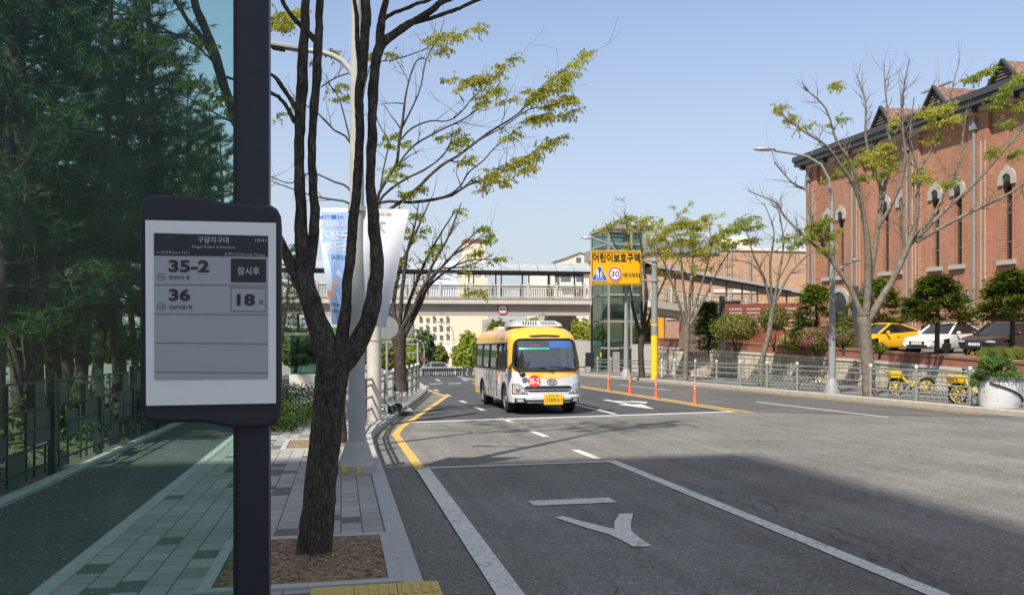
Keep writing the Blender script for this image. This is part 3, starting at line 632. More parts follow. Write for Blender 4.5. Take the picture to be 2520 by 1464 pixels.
T.lm = 'leaf_yellow'; sprays(T, D2, [(690, 35, 5), (705, 55, 4), (735, 30, 3)], 8, .24)
T.done('street_tree', 'tree behind the nearest trunk whose long branches end in yellow-green leaf sprays', GT, gnd(835, 1092, .15))
RS = .62
# --- third tree, pruned, with a fan of stems
D3 = 24.2; T = Tree(31, 'bark_dark', 'leaf_fresh', .10, .6, .16, leafn=4)
T.limb(pix(D3, [(986, 962, 30), (985, 930, 25), (984, 870, 23), (982, 810, 25)]), 0)
for k, p in enumerate((
    [(985, 815, 11), (1015, 765, 9), (1045, 700, 7), (1090, 655, 5), (1130, 610, 4), (1190, 555, 2)],
    [(988, 840, 10), (1012, 795, 9), (1042, 730, 8), (1060, 660, 6), (1100, 590, 4), (1135, 500, 2)],
    [(978, 815, 11), (968, 750, 9), (985, 660, 7), (1020, 580, 5), (1060, 490, 2)],
    [(982, 815, 10), (990, 720, 8), (1002, 620, 6), (1020, 560, 4), (1030, 500, 2)],
    [(972, 820, 10), (952, 750, 8), (952, 690, 6), (962, 600, 4), (985, 500, 2)],
    [(988, 815, 9), (1008, 740, 7), (1040, 660, 6), (1075, 590, 4), (1120, 520, 2)],
    [(1020, 760, 7), (1060, 700, 5), (1110, 660, 4), (1160, 640, 3), (1228, 640, 1.5)],
    [(975, 870, 10), (960, 800, 8), (948, 760, 6), (942, 700, 4), (935, 620, 2)],
    [(1045, 715, 5), (1100, 640, 4), (1160, 600, 3), (1208, 560, 1.5)], [(1090, 660, 4), (1150, 655, 3), (1215, 625, 1.5)])):
    T.limb(pix(D3, [(a, b, c, (k % 3 - 1) * .5 * i / 4) for i, (a, b, c) in enumerate(p)]), 1.3, 1, 7)
T.lm = 'leaf_fresh'; sprays(T, D3, [(1030, 580, 3), (1000, 560, 3), (1020, 535, 3), (1075, 610, 3), (1060, 630, 2), (1190, 565, 3), (1200, 590, 3), (1180, 620, 3), (1225, 640, 2), (1185, 725, 3), (1170, 720, 2), (1130, 520, 2), (1150, 660, 2), (990, 640, 3)], 9, .4)
T.done('street_tree', 'pruned tree with a fan of upright stems behind the green guard fence', GT, gnd(986, 958, .15))
RS = .72; SPR = 1.6
# --- right side of the road
DR = 29.3; T = Tree(41, 'bark_pale', 'leaf_fresh', .10, .62, .10, leafn=4)
T.limb(pix(DR, [(2150, 985, 32), (2140, 968, 24), (2135, 900, 21), (2128, 800, 21), (2126, 770, 22)]), 0, nseg=12)
for k, p in enumerate((
    [(2130, 790, 14), (2137, 673, 12), (2130, 555, 9), (2104, 462, 7), (2070, 409, 5), (2032, 357, 4), (1976, 323, 3), (1916, 275, 1.5)],
    [(2130, 560, 7), (2118, 484, 6), (2096, 402, 5), (2058, 346, 4), (2032, 267, 3), (1976, 215, 1.3)],
    [(2140, 690, 10), (2163, 537, 7), (2167, 462, 6), (2148, 417, 5), (2130, 335, 4), (2130, 249, 3), (2107, 185, 1.3)],
    [(2163, 560, 7), (2178, 454, 6), (2193, 387, 5), (2186, 293, 4), (2178, 215, 2.5), (2175, 155, 1.2)],
    [(2168, 550, 6), (2205, 480, 6), (2228, 400, 5), (2220, 300, 4), (2222, 230, 3), (2238, 147, 1.3)],
    [(2130, 800, 14), (2170, 735, 12), (2205, 673, 11), (2238, 597, 9), (2257, 529, 7), (2258, 424, 5), (2240, 335, 3), (2250, 240, 1.5)],
    [(2257, 440, 5), (2285, 380, 4), (2320, 330, 3), (2340, 230, 2.4), (2362, 147, 1.2)],
    [(2232, 610, 8), (2298, 529, 6), (2330, 460, 5), (2358, 409, 4), (2381, 256, 1.5)],
    [(2250, 592, 8), (2321, 522, 6.5), (2407, 443, 5), (2482, 357, 3.6), (2530, 300, 2.5)],
    [(2255, 595, 7), (2358, 537, 6), (2470, 484, 4.5), (2540, 440, 3)],
    [(2125, 790, 11), (2092, 705, 9), (2040, 632, 7), (1995, 529, 5.5), (1985, 470, 4), (1950, 450, 3), (1905, 400, 1.5)],
    [(2042, 636, 6), (1984, 585, 5), (1931, 533, 4), (1909, 499, 3), (1840, 470, 1.5)],
    [(2215, 655, 6), (2225, 600, 5), (2215, 540, 5), (2225, 500, 3)])):
    T.limb(pix(DR, [(a, b, c, (k % 4 - 1.5) * .55 * i / 5) for i, (a, b, c) in enumerate(p)]), 2.3, 1, 8)
T.lm = 'leaf_yellow'; sprays(T, DR, [(1925, 265, 3), (1950, 290, 3), (1985, 310, 2), (2050, 215, 3), (2160, 375, 5), (2185, 360, 6), (2170, 400, 5), (2140, 380, 4), (2300, 280, 6), (2330, 265, 6), (2350, 290, 5), (2280, 275, 5), (2310, 300, 4), (2200, 300, 3), (2260, 430, 4), (2300, 340, 4)], 10, .42)
T.lm = 'leaf_fresh'; sprays(T, DR, [(2170, 430, 4), (2195, 410, 4), (2100, 400, 3), (2060, 300, 2), (2400, 190, 5), (2440, 170, 5), (2470, 230, 6), (2490, 210, 5), (2505, 265, 5), (2450, 260, 4), (2480, 300, 4), (2510, 190, 4), (2010, 560, 6), (2035, 540, 5), (2000, 580, 5), (2050, 580, 4), (1990, 560, 4), (2030, 615, 4), (2450, 370, 5), (2490, 385, 4), (2340, 450, 3), (2280, 440, 3), (1960, 600, 3), (2060, 430, 3), (2115, 440, 3)], 11, .42)
T.done('street_tree', 'large many-stemmed pale-barked tree in front of the red brick church', GT, gnd(2140, 975, .15))
RS = .55
def auto_tree(D, base, rpx, limbs, seed, barkm, leaf, label, twig=.6, leafp=.3, kids=2.0, leafn=5, lsz=.11, forks=()):
    T = Tree(seed, barkm, leaf, lsz, twig, leafp, leafn=leafn)
    T.limb(pix(D, base), 0, nseg=10)
    for k, p in enumerate(limbs): T.limb(pix(D, [(a, b, c, (k % 3 - 1) * .5 * i / 3) for i, (a, b, c) in enumerate(p)]), kids, 1, 6)
    return T
T = auto_tree(37.5, [(1875, 953, 15), (1873, 935, 12), (1877, 880, 11), (1893, 820, 11), (1901, 760, 11)], 0, (
    [(1900, 770, 8), (1882, 690, 6), (1855, 630, 4), (1835, 560, 2)], [(1902, 760, 7), (1918, 670, 6), (1928, 600, 4), (1918, 520, 1.6)],
    [(1905, 750, 7), (1940, 680, 5), (1985, 630, 3.5), (2035, 590, 1.6)], [(1900, 740, 6), (1895, 650, 5), (1905, 570, 3), (1880, 500, 1.5)], [(1915, 690, 4), (1950, 620, 3), (1960, 560, 1.4)], [(1885, 690, 4), (1850, 650, 3), (1800, 640, 1.5)]), 51, 'bark_pale', 'leaf_fresh', '', .8, .22)
sprays(T, 37.5, [(1830, 545, 5), (1815, 560, 5), (1790, 570, 4), (1860, 560, 4), (1945, 580, 3), (1850, 590, 4), (1800, 600, 4)], 12, .5)
T.done('street_tree', 'slim leaning tree with a thin crown in front of the rust-coloured panel wall', GT, gnd(1875, 950, .15))
T = auto_tree(43.5, [(1688, 943, 15), (1687, 925, 13), (1690, 850, 11), (1692, 800, 13)], 0, (
    [(1690, 800, 8), (1665, 730, 6), (1640, 660, 4), (1610, 590, 2)], [(1694, 795, 8), (1700, 700, 6), (1705, 620, 4), (1695, 550, 2)], [(1698, 800, 7), (1740, 720, 5.5), (1775, 650, 4), (1820, 590, 2)],
    [(1690, 780, 6), (1680, 680, 5), (1672, 600, 3), (1650, 550, 1.6)], [(1700, 780, 6), (1730, 690, 4), (1750, 610, 3), (1745, 550, 1.5)]), 52, 'bark_pale', 'leaf_yellow', '', .8, .62, 1.3, 6)
sprays(T, 43.5, [(1640, 570, 6), (1665, 555, 7), (1690, 550, 8), (1720, 560, 8), (1735, 540, 6), (1700, 590, 7), (1660, 600, 6), (1755, 590, 6), (1780, 600, 5), (1730, 610, 5), (1625, 590, 4)], 13, .55)
T.done('street_tree', 'leafy yellow-green tree at the far end of the stone retaining wall', GT, gnd(1687, 940, .15))
T = auto_tree(48.5, [(1580, 938, 17), (1579, 915, 14), (1577, 860, 13), (1580, 820, 15)], 0, (
    [(1577, 825, 9), (1560, 770, 7), (1548, 700, 5), (1520, 620, 3), (1490, 550, 1.6)], [(1582, 820, 9), (1590, 740, 7), (1585, 650, 5), (1570, 560, 2)], [(1585, 825, 8), (1610, 750, 6), (1640, 680, 4), (1680, 620, 2)], [(1580, 800, 7), (1575, 700, 5), (1548, 600, 3), (1540, 530, 1.6)]), 53, 'bark_dark', 'leaf_yellow', '', .8, .3)
sprays(T, 48.5, [(1495, 560, 4), (1520, 545, 4), (1550, 540, 5), (1580, 545, 5), (1600, 560, 5), (1560, 560, 4), (1620, 590, 4)], 12, .6)
T.done('street_tree', 'dark branching tree beside the glass lift tower', GT, gnd(1580, 935, .15))
# --- trees standing behind and beside the camera; their crowns shade the pavement and the bus bay
def broad_tree(name, label, x, y, h, cr, seed, n, leafm_, size, group):
    r = random.Random(seed); base = Vector((x, y, RZ(y) + .12)); w, lv = MB(), MB(); top = base + Vector((r.uniform(-.3, .3), r.uniform(-.3, .3), h * .55))
    w.tube([base, base.lerp(top, .5) + Vector((r.uniform(-.1, .1), 0, 0)), top], [.22, .17, .13], 'bark_dark', 8); cc = base + Vector((0, 0, h - cr[2]))
    ends = []
    for k in range(11):
        d = Vector((r.gauss(0, 1), r.gauss(0, 1), r.uniform(-.3, 1))).normalized(); e = cc + Vector((d.x * cr[0], d.y * cr[1], d.z * cr[2])) * r.uniform(.6, .95)
        s_ = base.lerp(top, r.uniform(.55, 1)); mid = s_.lerp(e, .5) + Vector((0, 0, .3)); w.tube([s_, mid, e], [.08, .05, .02], 'bark_dark', 5); ends += [mid, e, mid.lerp(e, .5)]
    for k in range(n):
        a = r.choice(ends) if r.random() < .45 else cc + Vector((r.gauss(0, .45) * cr[0], r.gauss(0, .45) * cr[1], r.gauss(0, .45) * cr[2]))
        p = a + Vector((r.gauss(0, .5), r.gauss(0, .5), r.gauss(0, .4))); u = Vector((r.gauss(0, 1), r.gauss(0, 1), r.gauss(0, .6))).normalized() * size; v = u.cross(Vector((r.gauss(0, 1), r.gauss(0, 1), r.gauss(0, 1)))).normalized() * size * .6
        lv.add([p - u, p + v, p + u, p - v], [(0, 1, 2, 3)], leafm_)
    t = thing(name, label, 'tree', base, group=group); w.build('trunk', t); lv.build('crown', t, smooth=0); return t
# ---------------------------------------------------------------- pines behind the dark fence
def pine_proto(seed, h, first):
    r = random.Random(seed); w, lv = MB(), MB(); n = 9; pts, rs = [], []; lx, ly = r.uniform(-.5, .5), r.uniform(-.3, .3)
    for i in range(n + 1):
        t = i / n; pts.append(Vector((lx * t * 1.6 + .18 * math.sin(t * 5 + seed), ly * t * 1.6 + .15 * math.cos(t * 4 + seed), h * t))); rs.append(.15 * (1 - t) ** .8 + .012)
    rs[0] = .19; w.tube(pts, rs, 'bark_pine', 9)
    def tuft(p, d, s):
        for k in range(22):
            e = (d * r.uniform(.15, 1.0) + Vector((r.gauss(0, .55), r.gauss(0, .55), r.gauss(0, .5) + .12))).normalized(); l = s * r.uniform(.65, 1.15); q = e.cross(Vector((r.gauss(0, 1), r.gauss(0, 1), r.gauss(0, 1)))).normalized() * .0065
            b = p + d * r.uniform(-.10, .06); lv.add([b - q, b + q, b + e * l + Vector((0, 0, -l * .1))], [(0, 1, 2)], 'needle_dark')
    z = first
    while z < h - .2:
        t = z / h; i = min(n - 1, int(t * n)); c = pts[i].lerp(pts[i + 1], t * n - i); bl = (2.5 * (1 - t) ** .75 + .35) * (.75 if t < .35 else 1)
        a0 = r.uniform(0, 6.28); m = r.randint(4, 6)
        for k in range(m):
            a = a0 + 6.283 * k / m + r.gauss(0, .25); l = bl * r.uniform(.6, 1.15); up = .05 + .75 * t ** 2; dead = t < .33 and r.random() < .45
            d = Vector((math.cos(a), math.sin(a), up * .6)); P = [c, c + d * l * .4 + Vector((0, 0, -.04 * l)), c + d * l * .75, c + d * l + Vector((0, 0, .14 * l))]
            w.tube(P, [.028 * (1 - t) + .012, .018, .011, .005], 'bark_pine', 4, False)
            if dead: continue
            for q in range(int(l * 13) + 3):
                s = r.uniform(.30, 1.0); j = min(2, int(s * 3)); p = P[j].lerp(P[j + 1], s * 3 - j); off = Vector((r.gauss(0, .15), r.gauss(0, .15), r.gauss(0, .07))) * l * .62
                dd = (d.normalized() * .8 + off.normalized() * .6 + Vector((0, 0, .35))).normalized(); w.tube([p, p + off], [.007, .004], 'bark_pine', 3, False); tuft(p + off, dd, .19)
            tuft(P[3], (d + Vector((0, 0, .5))).normalized(), .2)
        z += r.uniform(.38, .6)
    tuft(pts[-1], Z3, .25)
    return w, lv
GP = 'pines growing beyond the dark metal fence'
PINEL = ['dark green pine beyond the dark metal fence with a straight grey-brown trunk', 'dark green pine beyond the dark fence with a thinner sparse lower trunk', 'tall dark pine beyond the dark fence with needles starting low']
protos = []
for i, (sd, h, fs) in enumerate(((3, 11.5, 2.1), (8, 12.5, 2.6), (14, 10.5, 1.6))):
    w_, l_ = pine_proto(sd, h, fs); t = thing('pine_tree', PINEL[i], 'pine', world=False, group=GP); w_.build('trunk', t); l_.build('crown', t, smooth=0); protos.append(t)
PS = [(12, 14.6, 0), (72, 15.3, 1), (118, 17.2, 1), (212, 19.8, 1), (283, 18.8, 2), (345, 21.5, 0), (30, 21, 2), (165, 24, 0), (250, 26, 2), (60, 28, 1), (400, 26, 1), (440, 29, 2), (330, 33, 0), (480, 31.5, 0), (515, 36, 2), (548, 40, 1), (420, 40, 1), (582, 45, 0), (640, 46, 1), (150, 33, 2), (690, 55, 2), (725, 60, 0), (-150, 15, 0), (-60, 18, 2)]
used = [False] * 3; rng = random.Random(77)
for i, (u, D, k) in enumerate(PS):
    p = at(u, 850, D); p.z = RZ(p.y) + .15
    o = protos[k] if not used[k] else copy_tree(protos[k]); used[k] = True
    o.location = p; o.rotation_euler = (0, 0, rng.uniform(0, 6.28)); s = rng.uniform(.88, 1.12); o.scale = (s, s, s)
    if u > 560: o.scale = (.8, .8, .8)
# apartment house behind the bus stop: it throws the broad shadow over the bay
AH = 38.0; kx, ky = SX / math.tan(SUN_EL), SY / math.tan(SUN_EL); ax, ay = 6.45 - kx * AH, 13.2 - ky * AH
ab = thing('apartment_block', 'tall cream apartment block standing behind the bus stop, casting its shadow on the bay', 'apartment', (ax - 12, ay - 6, -.5))
b = MB(); b.box2((ax - 34, ay - 13, -3), (ax, ay, AH), 'cream_wall'); b.build('wall', ab, smooth=0)
b = MB(); b.box2((ax - 34.4, ay - 13.4, AH), (ax + .12, ay + .12, AH + .35), 'concrete'); b.build('roof', ab, smooth=0)
for i in range(7):
    for j in range(12): b = MB(); x, z = ax - 2.6 - i * 4.4, 1.6 + j * 2.95; b.box2((x - 1.3, ay + .01, z), (x + 1.3, ay + .06, z + 1.5), 'win_far'); b.build('window', ab, smooth=0)
# undergrowth along the forest edge
b = MB(); rng = random.Random(12)
for k in range(5200):
    y = rng.uniform(8, 48); x = -4.0 - abs(rng.gauss(0, 1.3)) - rng.random() * 1.5; hh = abs(rng.gauss(0, .5)) * (.4 if x > -4.6 else 1.4) * (noise.noise(Vector((x * .7, y * .5, 3))) * .5 + .6)
    p = Vector((x, y, RZ(y) + .2 + hh)); u = Vector((rng.gauss(0, 1), rng.gauss(0, 1), rng.gauss(0, .6))).normalized() * rng.uniform(.04, .09); v = u.cross(Vector((rng.gauss(0, 1), rng.gauss(0, 1), 1))).normalized() * .035
    b.add([p - u, p + v, p + u, p - v], [(0, 1, 2, 3)], 'leaf_hedge')
struct(b.build('undergrowth', smooth=0), 'stuff')
# pale fence glimpsed beyond the pines
# ---------------------------------------------------------------- dark metal fence beside the cycle path
FX = -3.88
fence = thing('metal_fence', 'dark green metal fence with solid square panels along the cycle path', 'fence', (FX, 12, RZ(12) + .15))
posts = [5.8 + 2.3 * i for i in range(19)]
HF = 1.42; rng = random.Random(6)
for i, y in enumerate(posts):
    b = MB(); z = RZ(y) + .12; b.box((FX, y, z + HF / 2), (.09, .09, HF), 'fence_dark'); b.box((FX, y, z + HF + .008), (.10, .10, .016), 'fence_dark'); b.build('post', fence, smooth=0)
    if i == len(posts) - 1: break
    y1 = posts[i + 1]; zz = lambda yy: RZ(yy) + .12; rb = MB()
    for hgt, t0, t1 in ((1.33, 0, 1), (.98, 0, 1), (.48, 0, 1), (.22, 0, 1), (.72, .25, .55), (.72, .62, 1)):
        a, c = y + .045 + (2.21) * t0, y + .045 + 2.21 * t1; rb.bar((FX, a, zz(a) + hgt), (FX, c, zz(c) + hgt), .03, .028, 'fence_dark')
    for t, h0, h1 in ((.12, .1, 1.33), (.30, .1, 1.33), (.57, .1, .98), (.70, .1, 1.33), (.88, .1, .48)):
        yy = y + 2.3 * t; rb.box((FX, yy, zz(yy) + (h0 + h1) / 2), (.026, .026, h1 - h0), 'fence_dark')
    rb.build('rail', fence, smooth=0)
    for (t0, t1, h0, h1) in ((.13, .29, .98, 1.32), (.31, .50, .49, .86), (.71, .975, .60, .97), (.02, .11, .35, .75), (.13, .29, .1, .30)) if i % 2 else ((.58, .975, .52, .97), (.03, .29, .42, .72), (.71, .87, .99, 1.32), (.31, .56, .1, .46)):
        yy0, yy1 = y + 2.3 * t0, y + 2.3 * t1; pb = MB(); pb.prism([(0, h0), (yy1 - yy0, h0), (yy1 - yy0, h1), (0, h1)], (FX + .004, yy0, zz(yy0)), (0, 1, -SLOPE), (0, 0, 1), -.008, 'fence_panel'); pb.build('panel', fence, smooth=0)
# ---------------------------------------------------------------- bus shelter: post and tinted end pane
SP = at(626, 800, 2.5)                       # centre of the post
SZ = RZ(SP.y) + .146
sh = thing('bus_shelter', 'bus shelter end with a dark square post and a large tinted glass pane', 'bus shelter', (SP.x, SP.y, SZ))
b = MB(); b.box((SP.x, SP.y, SZ + 1.45), (.088, .075, 2.9), 'navy_metal'); b.build('post', sh, smooth=0, bevel=.004)
b = MB(); b.box((SP.x - .052, SP.y + .004, SZ + 1.45), (.012, .03, 2.9), 'black'); b.build('seal', sh, smooth=0)
b = MB(); b.box2((SP.x - 1.92, SP.y - .005, SZ + .12), (SP.x - .0585, SP.y + .005, SZ + 2.75), 'shelter_glass'); b.build('glass_pane', sh, smooth=0)
b = MB(); b.box((SP.x - 1.97, SP.y, SZ + 1.45), (.088, .075, 2.9), 'navy_metal'); b.build('post', sh, smooth=0, bevel=.004)
b = MB(); b.box2((SP.x - 1.92, SP.y - .03, SZ + 2.76), (SP.x - .046, SP.y + .03, SZ + 2.84), 'navy_metal'); b.build('top_rail', sh, smooth=0)
# ---------------------------------------------------------------- e-paper arrival display clamped to the post
FY = SP.y - .085                             # front face plane
def dp(u, v): return onY(u, v, FY)
disp = thing('arrival_display', 'dark e-paper bus arrival display showing routes 35-2 and 36, clamped on the post', 'display', (SP.x - .1, SP.y - .04, dp(520, 1050).z))
P0 = dp(344, 760); P1 = dp(680, 760); PXW = (P1.x - P0.x) / (680 - 344); 
def hp(pts):
    return [(p.x, p.z) for p in (dp(u, v) for u, v in pts)]
out = [(343, 540), (345, 505), (352, 488), (366, 479), (400, 478), (470, 481), (505, 486), (532, 494), (560, 498), (640, 502), (668, 505), (682, 514), (690, 530), (692, 560),
       (692, 990), (689, 1022), (682, 1040), (668, 1049), (640, 1053), (575, 1053), (545, 1049), (515, 1042), (480, 1040), (400, 1041), (372, 1038), (356, 1030), (346, 1012), (343, 985)]
b = MB(); b.prism(hp(out), (0, FY, 0), X3, Z3, -.05, 'housing')
hs = b.build('housing', disp, smooth=50, bevel=.012, seg=4)
b = MB(); b.prism(hp([(360, 543), (680, 550), (680, 991), (362, 997)]), (0, FY - .0125, 0), X3, Z3, -.002, 'screen_white'); b.build('screen_surround', disp, smooth=0)
b = MB(); q = FY - .0150
b.prism(hp([(382, 575), (661, 582), (661, 931), (383, 934)]), (0, q, 0), X3, Z3, -.001, 'screen_grey')
def spoly(pts, m, k): b.prism(hp(pts), (0, q - .0012 - k * .0006, 0), X3, Z3, -.0006, m)
spoly([(382, 575), (661, 582), (661, 633), (382, 630)], 'screen_ink', 0)
spoly([(570, 637), (656, 639), (656, 696), (570, 695)], 'screen_ink', 0)
for v0, v1 in ((700, 702), (772, 773), (843, 844), (914, 915)): spoly([(383, v0), (661, v1 + 1), (661, v1 + 2.4), (383, v0 + 1.4)], 'screen_line', 0)
for e in ([(570, 707), (656, 709), (656, 710.5), (570, 708.5)], [(570, 765), (656, 766), (656, 767.4), (570, 766.4)], [(570, 707), (571.3, 707), (571.3, 766), (570, 766)], [(654.8, 709), (656, 709), (656, 767), (654.8, 767)]): spoly(e, 'screen_line', 0)
b.build('screen', disp, smooth=0)
def st(b, body, u, v, hpx, m, wpx=None, bold=0.0, al='CENTER'):
    p = dp(u, v); b.text(body, hpx * PXW, (p.x, q - .0026, p.z), X3, Z3, m, .0, bold, al, wpx * PXW if wpx else None)
b = MB(); st(b, '구갈지구대', 527, 592, 16, 'screen_pale', 76, .012); st(b, 'Gugal Police Substation', 528, 610, 9, 'screen_pale', 106); st(b, '[56806]', 414, 587, 10, 'screen_line', 40); st(b, '10:41', 643, 593, 9, 'screen_pale', 28)
st(b, '노선번호(Line No.)', 429, 623, 9, 'screen_pale', 80); st(b, '도착시간(Arrival Times)', 604, 628, 10, 'screen_pale', 100); b.build('header_text', disp, smooth=0)
for main, u, v, w_, sub, su, sv, sw in (('35-2', 468, 656, 98, '롯데마트 행', 444, 684, 50), ('36', 445, 726, 51, '강남마을1행', 447, 756, 56)):
    b = MB(); st(b, main, u, v, 31, 'screen_ink', w_, .035); st(b, sub, su, sv, 11, 'screen_line', sw, .015); st(b, '마을', 400, sv - 2, 8, 'screen_line', 13); b.build('route_text', disp, smooth=0)
b = MB(); st(b, '잠시후', 613, 668, 21, 'screen_pale', 55, .012); b.build('arrival_text', disp, smooth=0)
b = MB(); st(b, '18', 607, 738, 30, 'screen_ink', 45, .035); st(b, '분', 644, 744, 11, 'screen_ink', 11); b.build('arrival_text', disp, smooth=0)
for v in (682, 754):
    b = MB(); p = dp(400, v)
    for k in range(24):
        a0, a1 = 6.2832 * k / 24, 6.2832 * (k + 1) / 24; r0, r1 = 10 * PXW, 8.9 * PXW
        b.add([(p.x + r * math.cos(a), q - .0025, p.z + r * math.sin(a)) for a, r in ((a0, r0), (a1, r0), (a1, r1), (a0, r1))], [(0, 1, 2, 3)], 'screen_line')
    b.build('badge_ring', disp, smooth=0)
b = MB(); b.box((SP.x, SP.y - .0355 + .0, dp(600, 600).z), (.10, .02, .06), 'navy_metal'); b.build('bracket', disp, smooth=0); b = MB(); b.box((SP.x, SP.y - .0355, dp(600, 940).z), (.10, .02, .06), 'navy_metal'); b.build('bracket', disp, smooth=0)
# ---------------------------------------------------------------- lamp pole with banners
LP = gnd(878, 1163, .15)
lamp = thing('street_lamp', 'tall pale steel lamp pole with a flared hexagonal base on the left pavement', 'street lamp', LP, group='street lamps')
b = MB(); z0 = LP.z
b.tube([(LP.x, LP.y, z0 + .35), (LP.x, LP.y, z0 + 3), (LP.x, LP.y, z0 + 8.6)], [.118, .105, .062], 'pole_paint', 20); b.build('pole', lamp)
b = MB(); b.lathe([(.26, 0), (.26, .12), (.235, .16), (.17, .36), (.15, .42), (.137, .44)], LP, 'pole_paint', 12); ob = b.build('base', lamp, smooth=25)
b = MB()
for a in (-.55, -1.25): b.prism([(0, 0), (.085, 0), (.085, .075), (0, .075)] if a < -1 else [(0, 0), (.05, 0), (.09, .037), (.05, .075), (0, .075), (.035, .037)], Vector((LP.x + .262 * math.cos(a - 1.0) - .03, LP.y + .262 * math.sin(a - 1.0), z0 + .045)), (math.cos(a - 1.0 + 1.57), math.sin(a - 1.0 + 1.57), 0), Z3, .004, 'pole_yellow')
b.build('warning_mark', lamp, smooth=0)
def px_on(D, pts): return [at(u, v, D) for u, v in pts]
DL = LP.x * SI + LP.y * CO
b = MB(); pa = px_on(DL, [(884, 240), (876, 200), (862, 172), (842, 150), (818, 137), (790, 128), (735, 122)]); b.tube(pa, [.05, .045, .042, .04, .038, .036, .034], 'pole_paint', 10); b.build('lamp_arm', lamp)
b = MB(); hd = px_on(DL, [(740, 121), (700, 116), (668, 110)])
b.bar(hd[0], hd[2] + (hd[2] - hd[0]) * .05, .16, .06, 'pole_dim'); b.bar(hd[1] + Vector((0, 0, -.045)), hd[2] + Vector((0, 0, -.045)), .12, .03, 'black'); b.build('lamp_head', lamp, smooth=0, bevel=.012)
b = MB(); tp = Vector((LP.x, LP.y, z0 + 8.5)); b.tube([tp, tp + Vector((.3, .25, .55)), tp + Vector((1.0, .9, .85)), tp + Vector((2.1, 1.7, .95))], [.05, .045, .04, .035], 'pole_paint', 8); b.build('road_arm', lamp)
b = MB(); b.bar(tp + Vector((2.0, 1.62, .94)), tp + Vector((2.7, 2.2, .99)), .22, .08, 'pole_dim'); b.build('lamp_head', lamp, smooth=0, bevel=.02)
b = MB(); b.tube(px_on(DL, [(775, 513), (1008, 517)]), .012, 'galv', 6); b.build('banner_bar', lamp)
b = MB(); b.lathe([(.125, -.03), (.125, .03)], Vector((LP.x, LP.y, at(880, 515, DL).z)), 'galv', 16); b.build('clamp', lamp)
# banners: rippled cloth of real thickness, the print worked into the cloth (seen reversed from behind)
pbr('banner_blue', (.33, .49, .82), .7, var=.12, scale=5)
def banner(name, corners, seed, zone, texts, label, amp=.030):
    tl, tr_, br_, bl = px_on(DL, corners); nx, ny = 44, 90; b = MB(); vs = []
    def P(s, t):
        p = tl.lerp(tr_, s).lerp(bl.lerp(br_, s), t); k = amp * t ** .6 * (math.sin(s * 9 + t * 3 + seed) + .6 * math.sin(s * 4 - t * 7 + seed * 2)); return p + Vector((.3 * k, k - .02, 0))
    for j in range(ny + 1):
        for i in range(nx + 1): vs.append(P(i / nx, j / ny))
    n = len(vs); q = lambda j, i: j * (nx + 1) + i; b.v = vs + [v + Vector((0, .003, 0)) for v in vs]
    for j in range(ny):
        for i in range(nx):
            a = (q(j, i), q(j + 1, i), q(j + 1, i + 1), q(j, i + 1)); mi = b.mi(zone((i + .5) / nx, (j + .5) / ny)); b.f += [a, tuple(n + x for x in reversed(a))]; b.m += [mi, mi]
    o = b.build(name, loc=tl, smooth=60); tag(o, label, 'banner', 'banners on the lamp pole')
    tb = MB()
    for body, s, t, ws, ht, m in texts:
        k = MB(); k.text(body, ht, (0, 0, 0), X3, Y3, m, 0, .02, 'CENTER', ws); base = len(tb.v); mi = tb.mi(m)
        tb.v += [tuple(P(min(.99, max(.01, s - x)), t - y) + Vector((0, -.004, 0))) for x, y, z in k.v]
        for f in k.f: tb.f.append(tuple(v + base for v in f)); tb.m.append(mi)
    tb.v = [tuple(Vector(v) - tl) for v in tb.v]; to = tb.build('lettering', smooth=0); to.parent = o
    return o
def zone_blue(s, t):
    if t < .035: return 'banner_white'
    e = .10 + .10 * (t > .3) + .05 * math.sin(t * 14)
    if t > .62 and noise.noise(Vector((s * 5, t * 9, 1))) > .22 and s < .75: return 'banner_orange'
    if t > .45 and noise.noise(Vector((s * 4, t * 8, 7))) > .30: return 'banner_pale'
    return 'banner_blue' if s > e - .02 * t else 'banner_pale'
banner('hanging_banner', [(776, 513), (884, 513), (872, 800), (818, 798)], 1.0, zone_blue,
    [('시즐기는', .33, .075, .62, .035, 'banner_mark'), ('무도회뮤지컬', .42, .14, .75, .05, 'banner_white'), ('구쟁기', .42, .235, .74, .085, 'banner_white'), ('뜰공개', .46, .33, .62, .085, 'banner_white'), ('아나저씨', .52, .42, .5, .05, 'banner_mark'), ('24일', .3, .83, .5, .035, 'banner_mark'), ('승리', .3, .885, .4, .035, 'banner_mark')],
    'blue and white hanging banner on the pole, its white print seen reversed')
banner('hanging_banner', [(888, 514), (1007, 517), (948, 806), (890, 800)], 3.0, lambda s, t: 'banner_white',
    [('뮤지컬', .44, .045, .42, .03, 'banner_gold'), ('개', .40, .16, .30, .14, 'banner_green'), ('구', .38, .34, .30, .12, 'banner_green'), ('쟁', .36, .49, .30, .12, 'banner_green'), ('기', .34, .64, .30, .12, 'banner_green'), ('공연', .2, .95, .3, .03, 'banner_green')],
    'white hanging banner on the pole with pale green reversed letters')
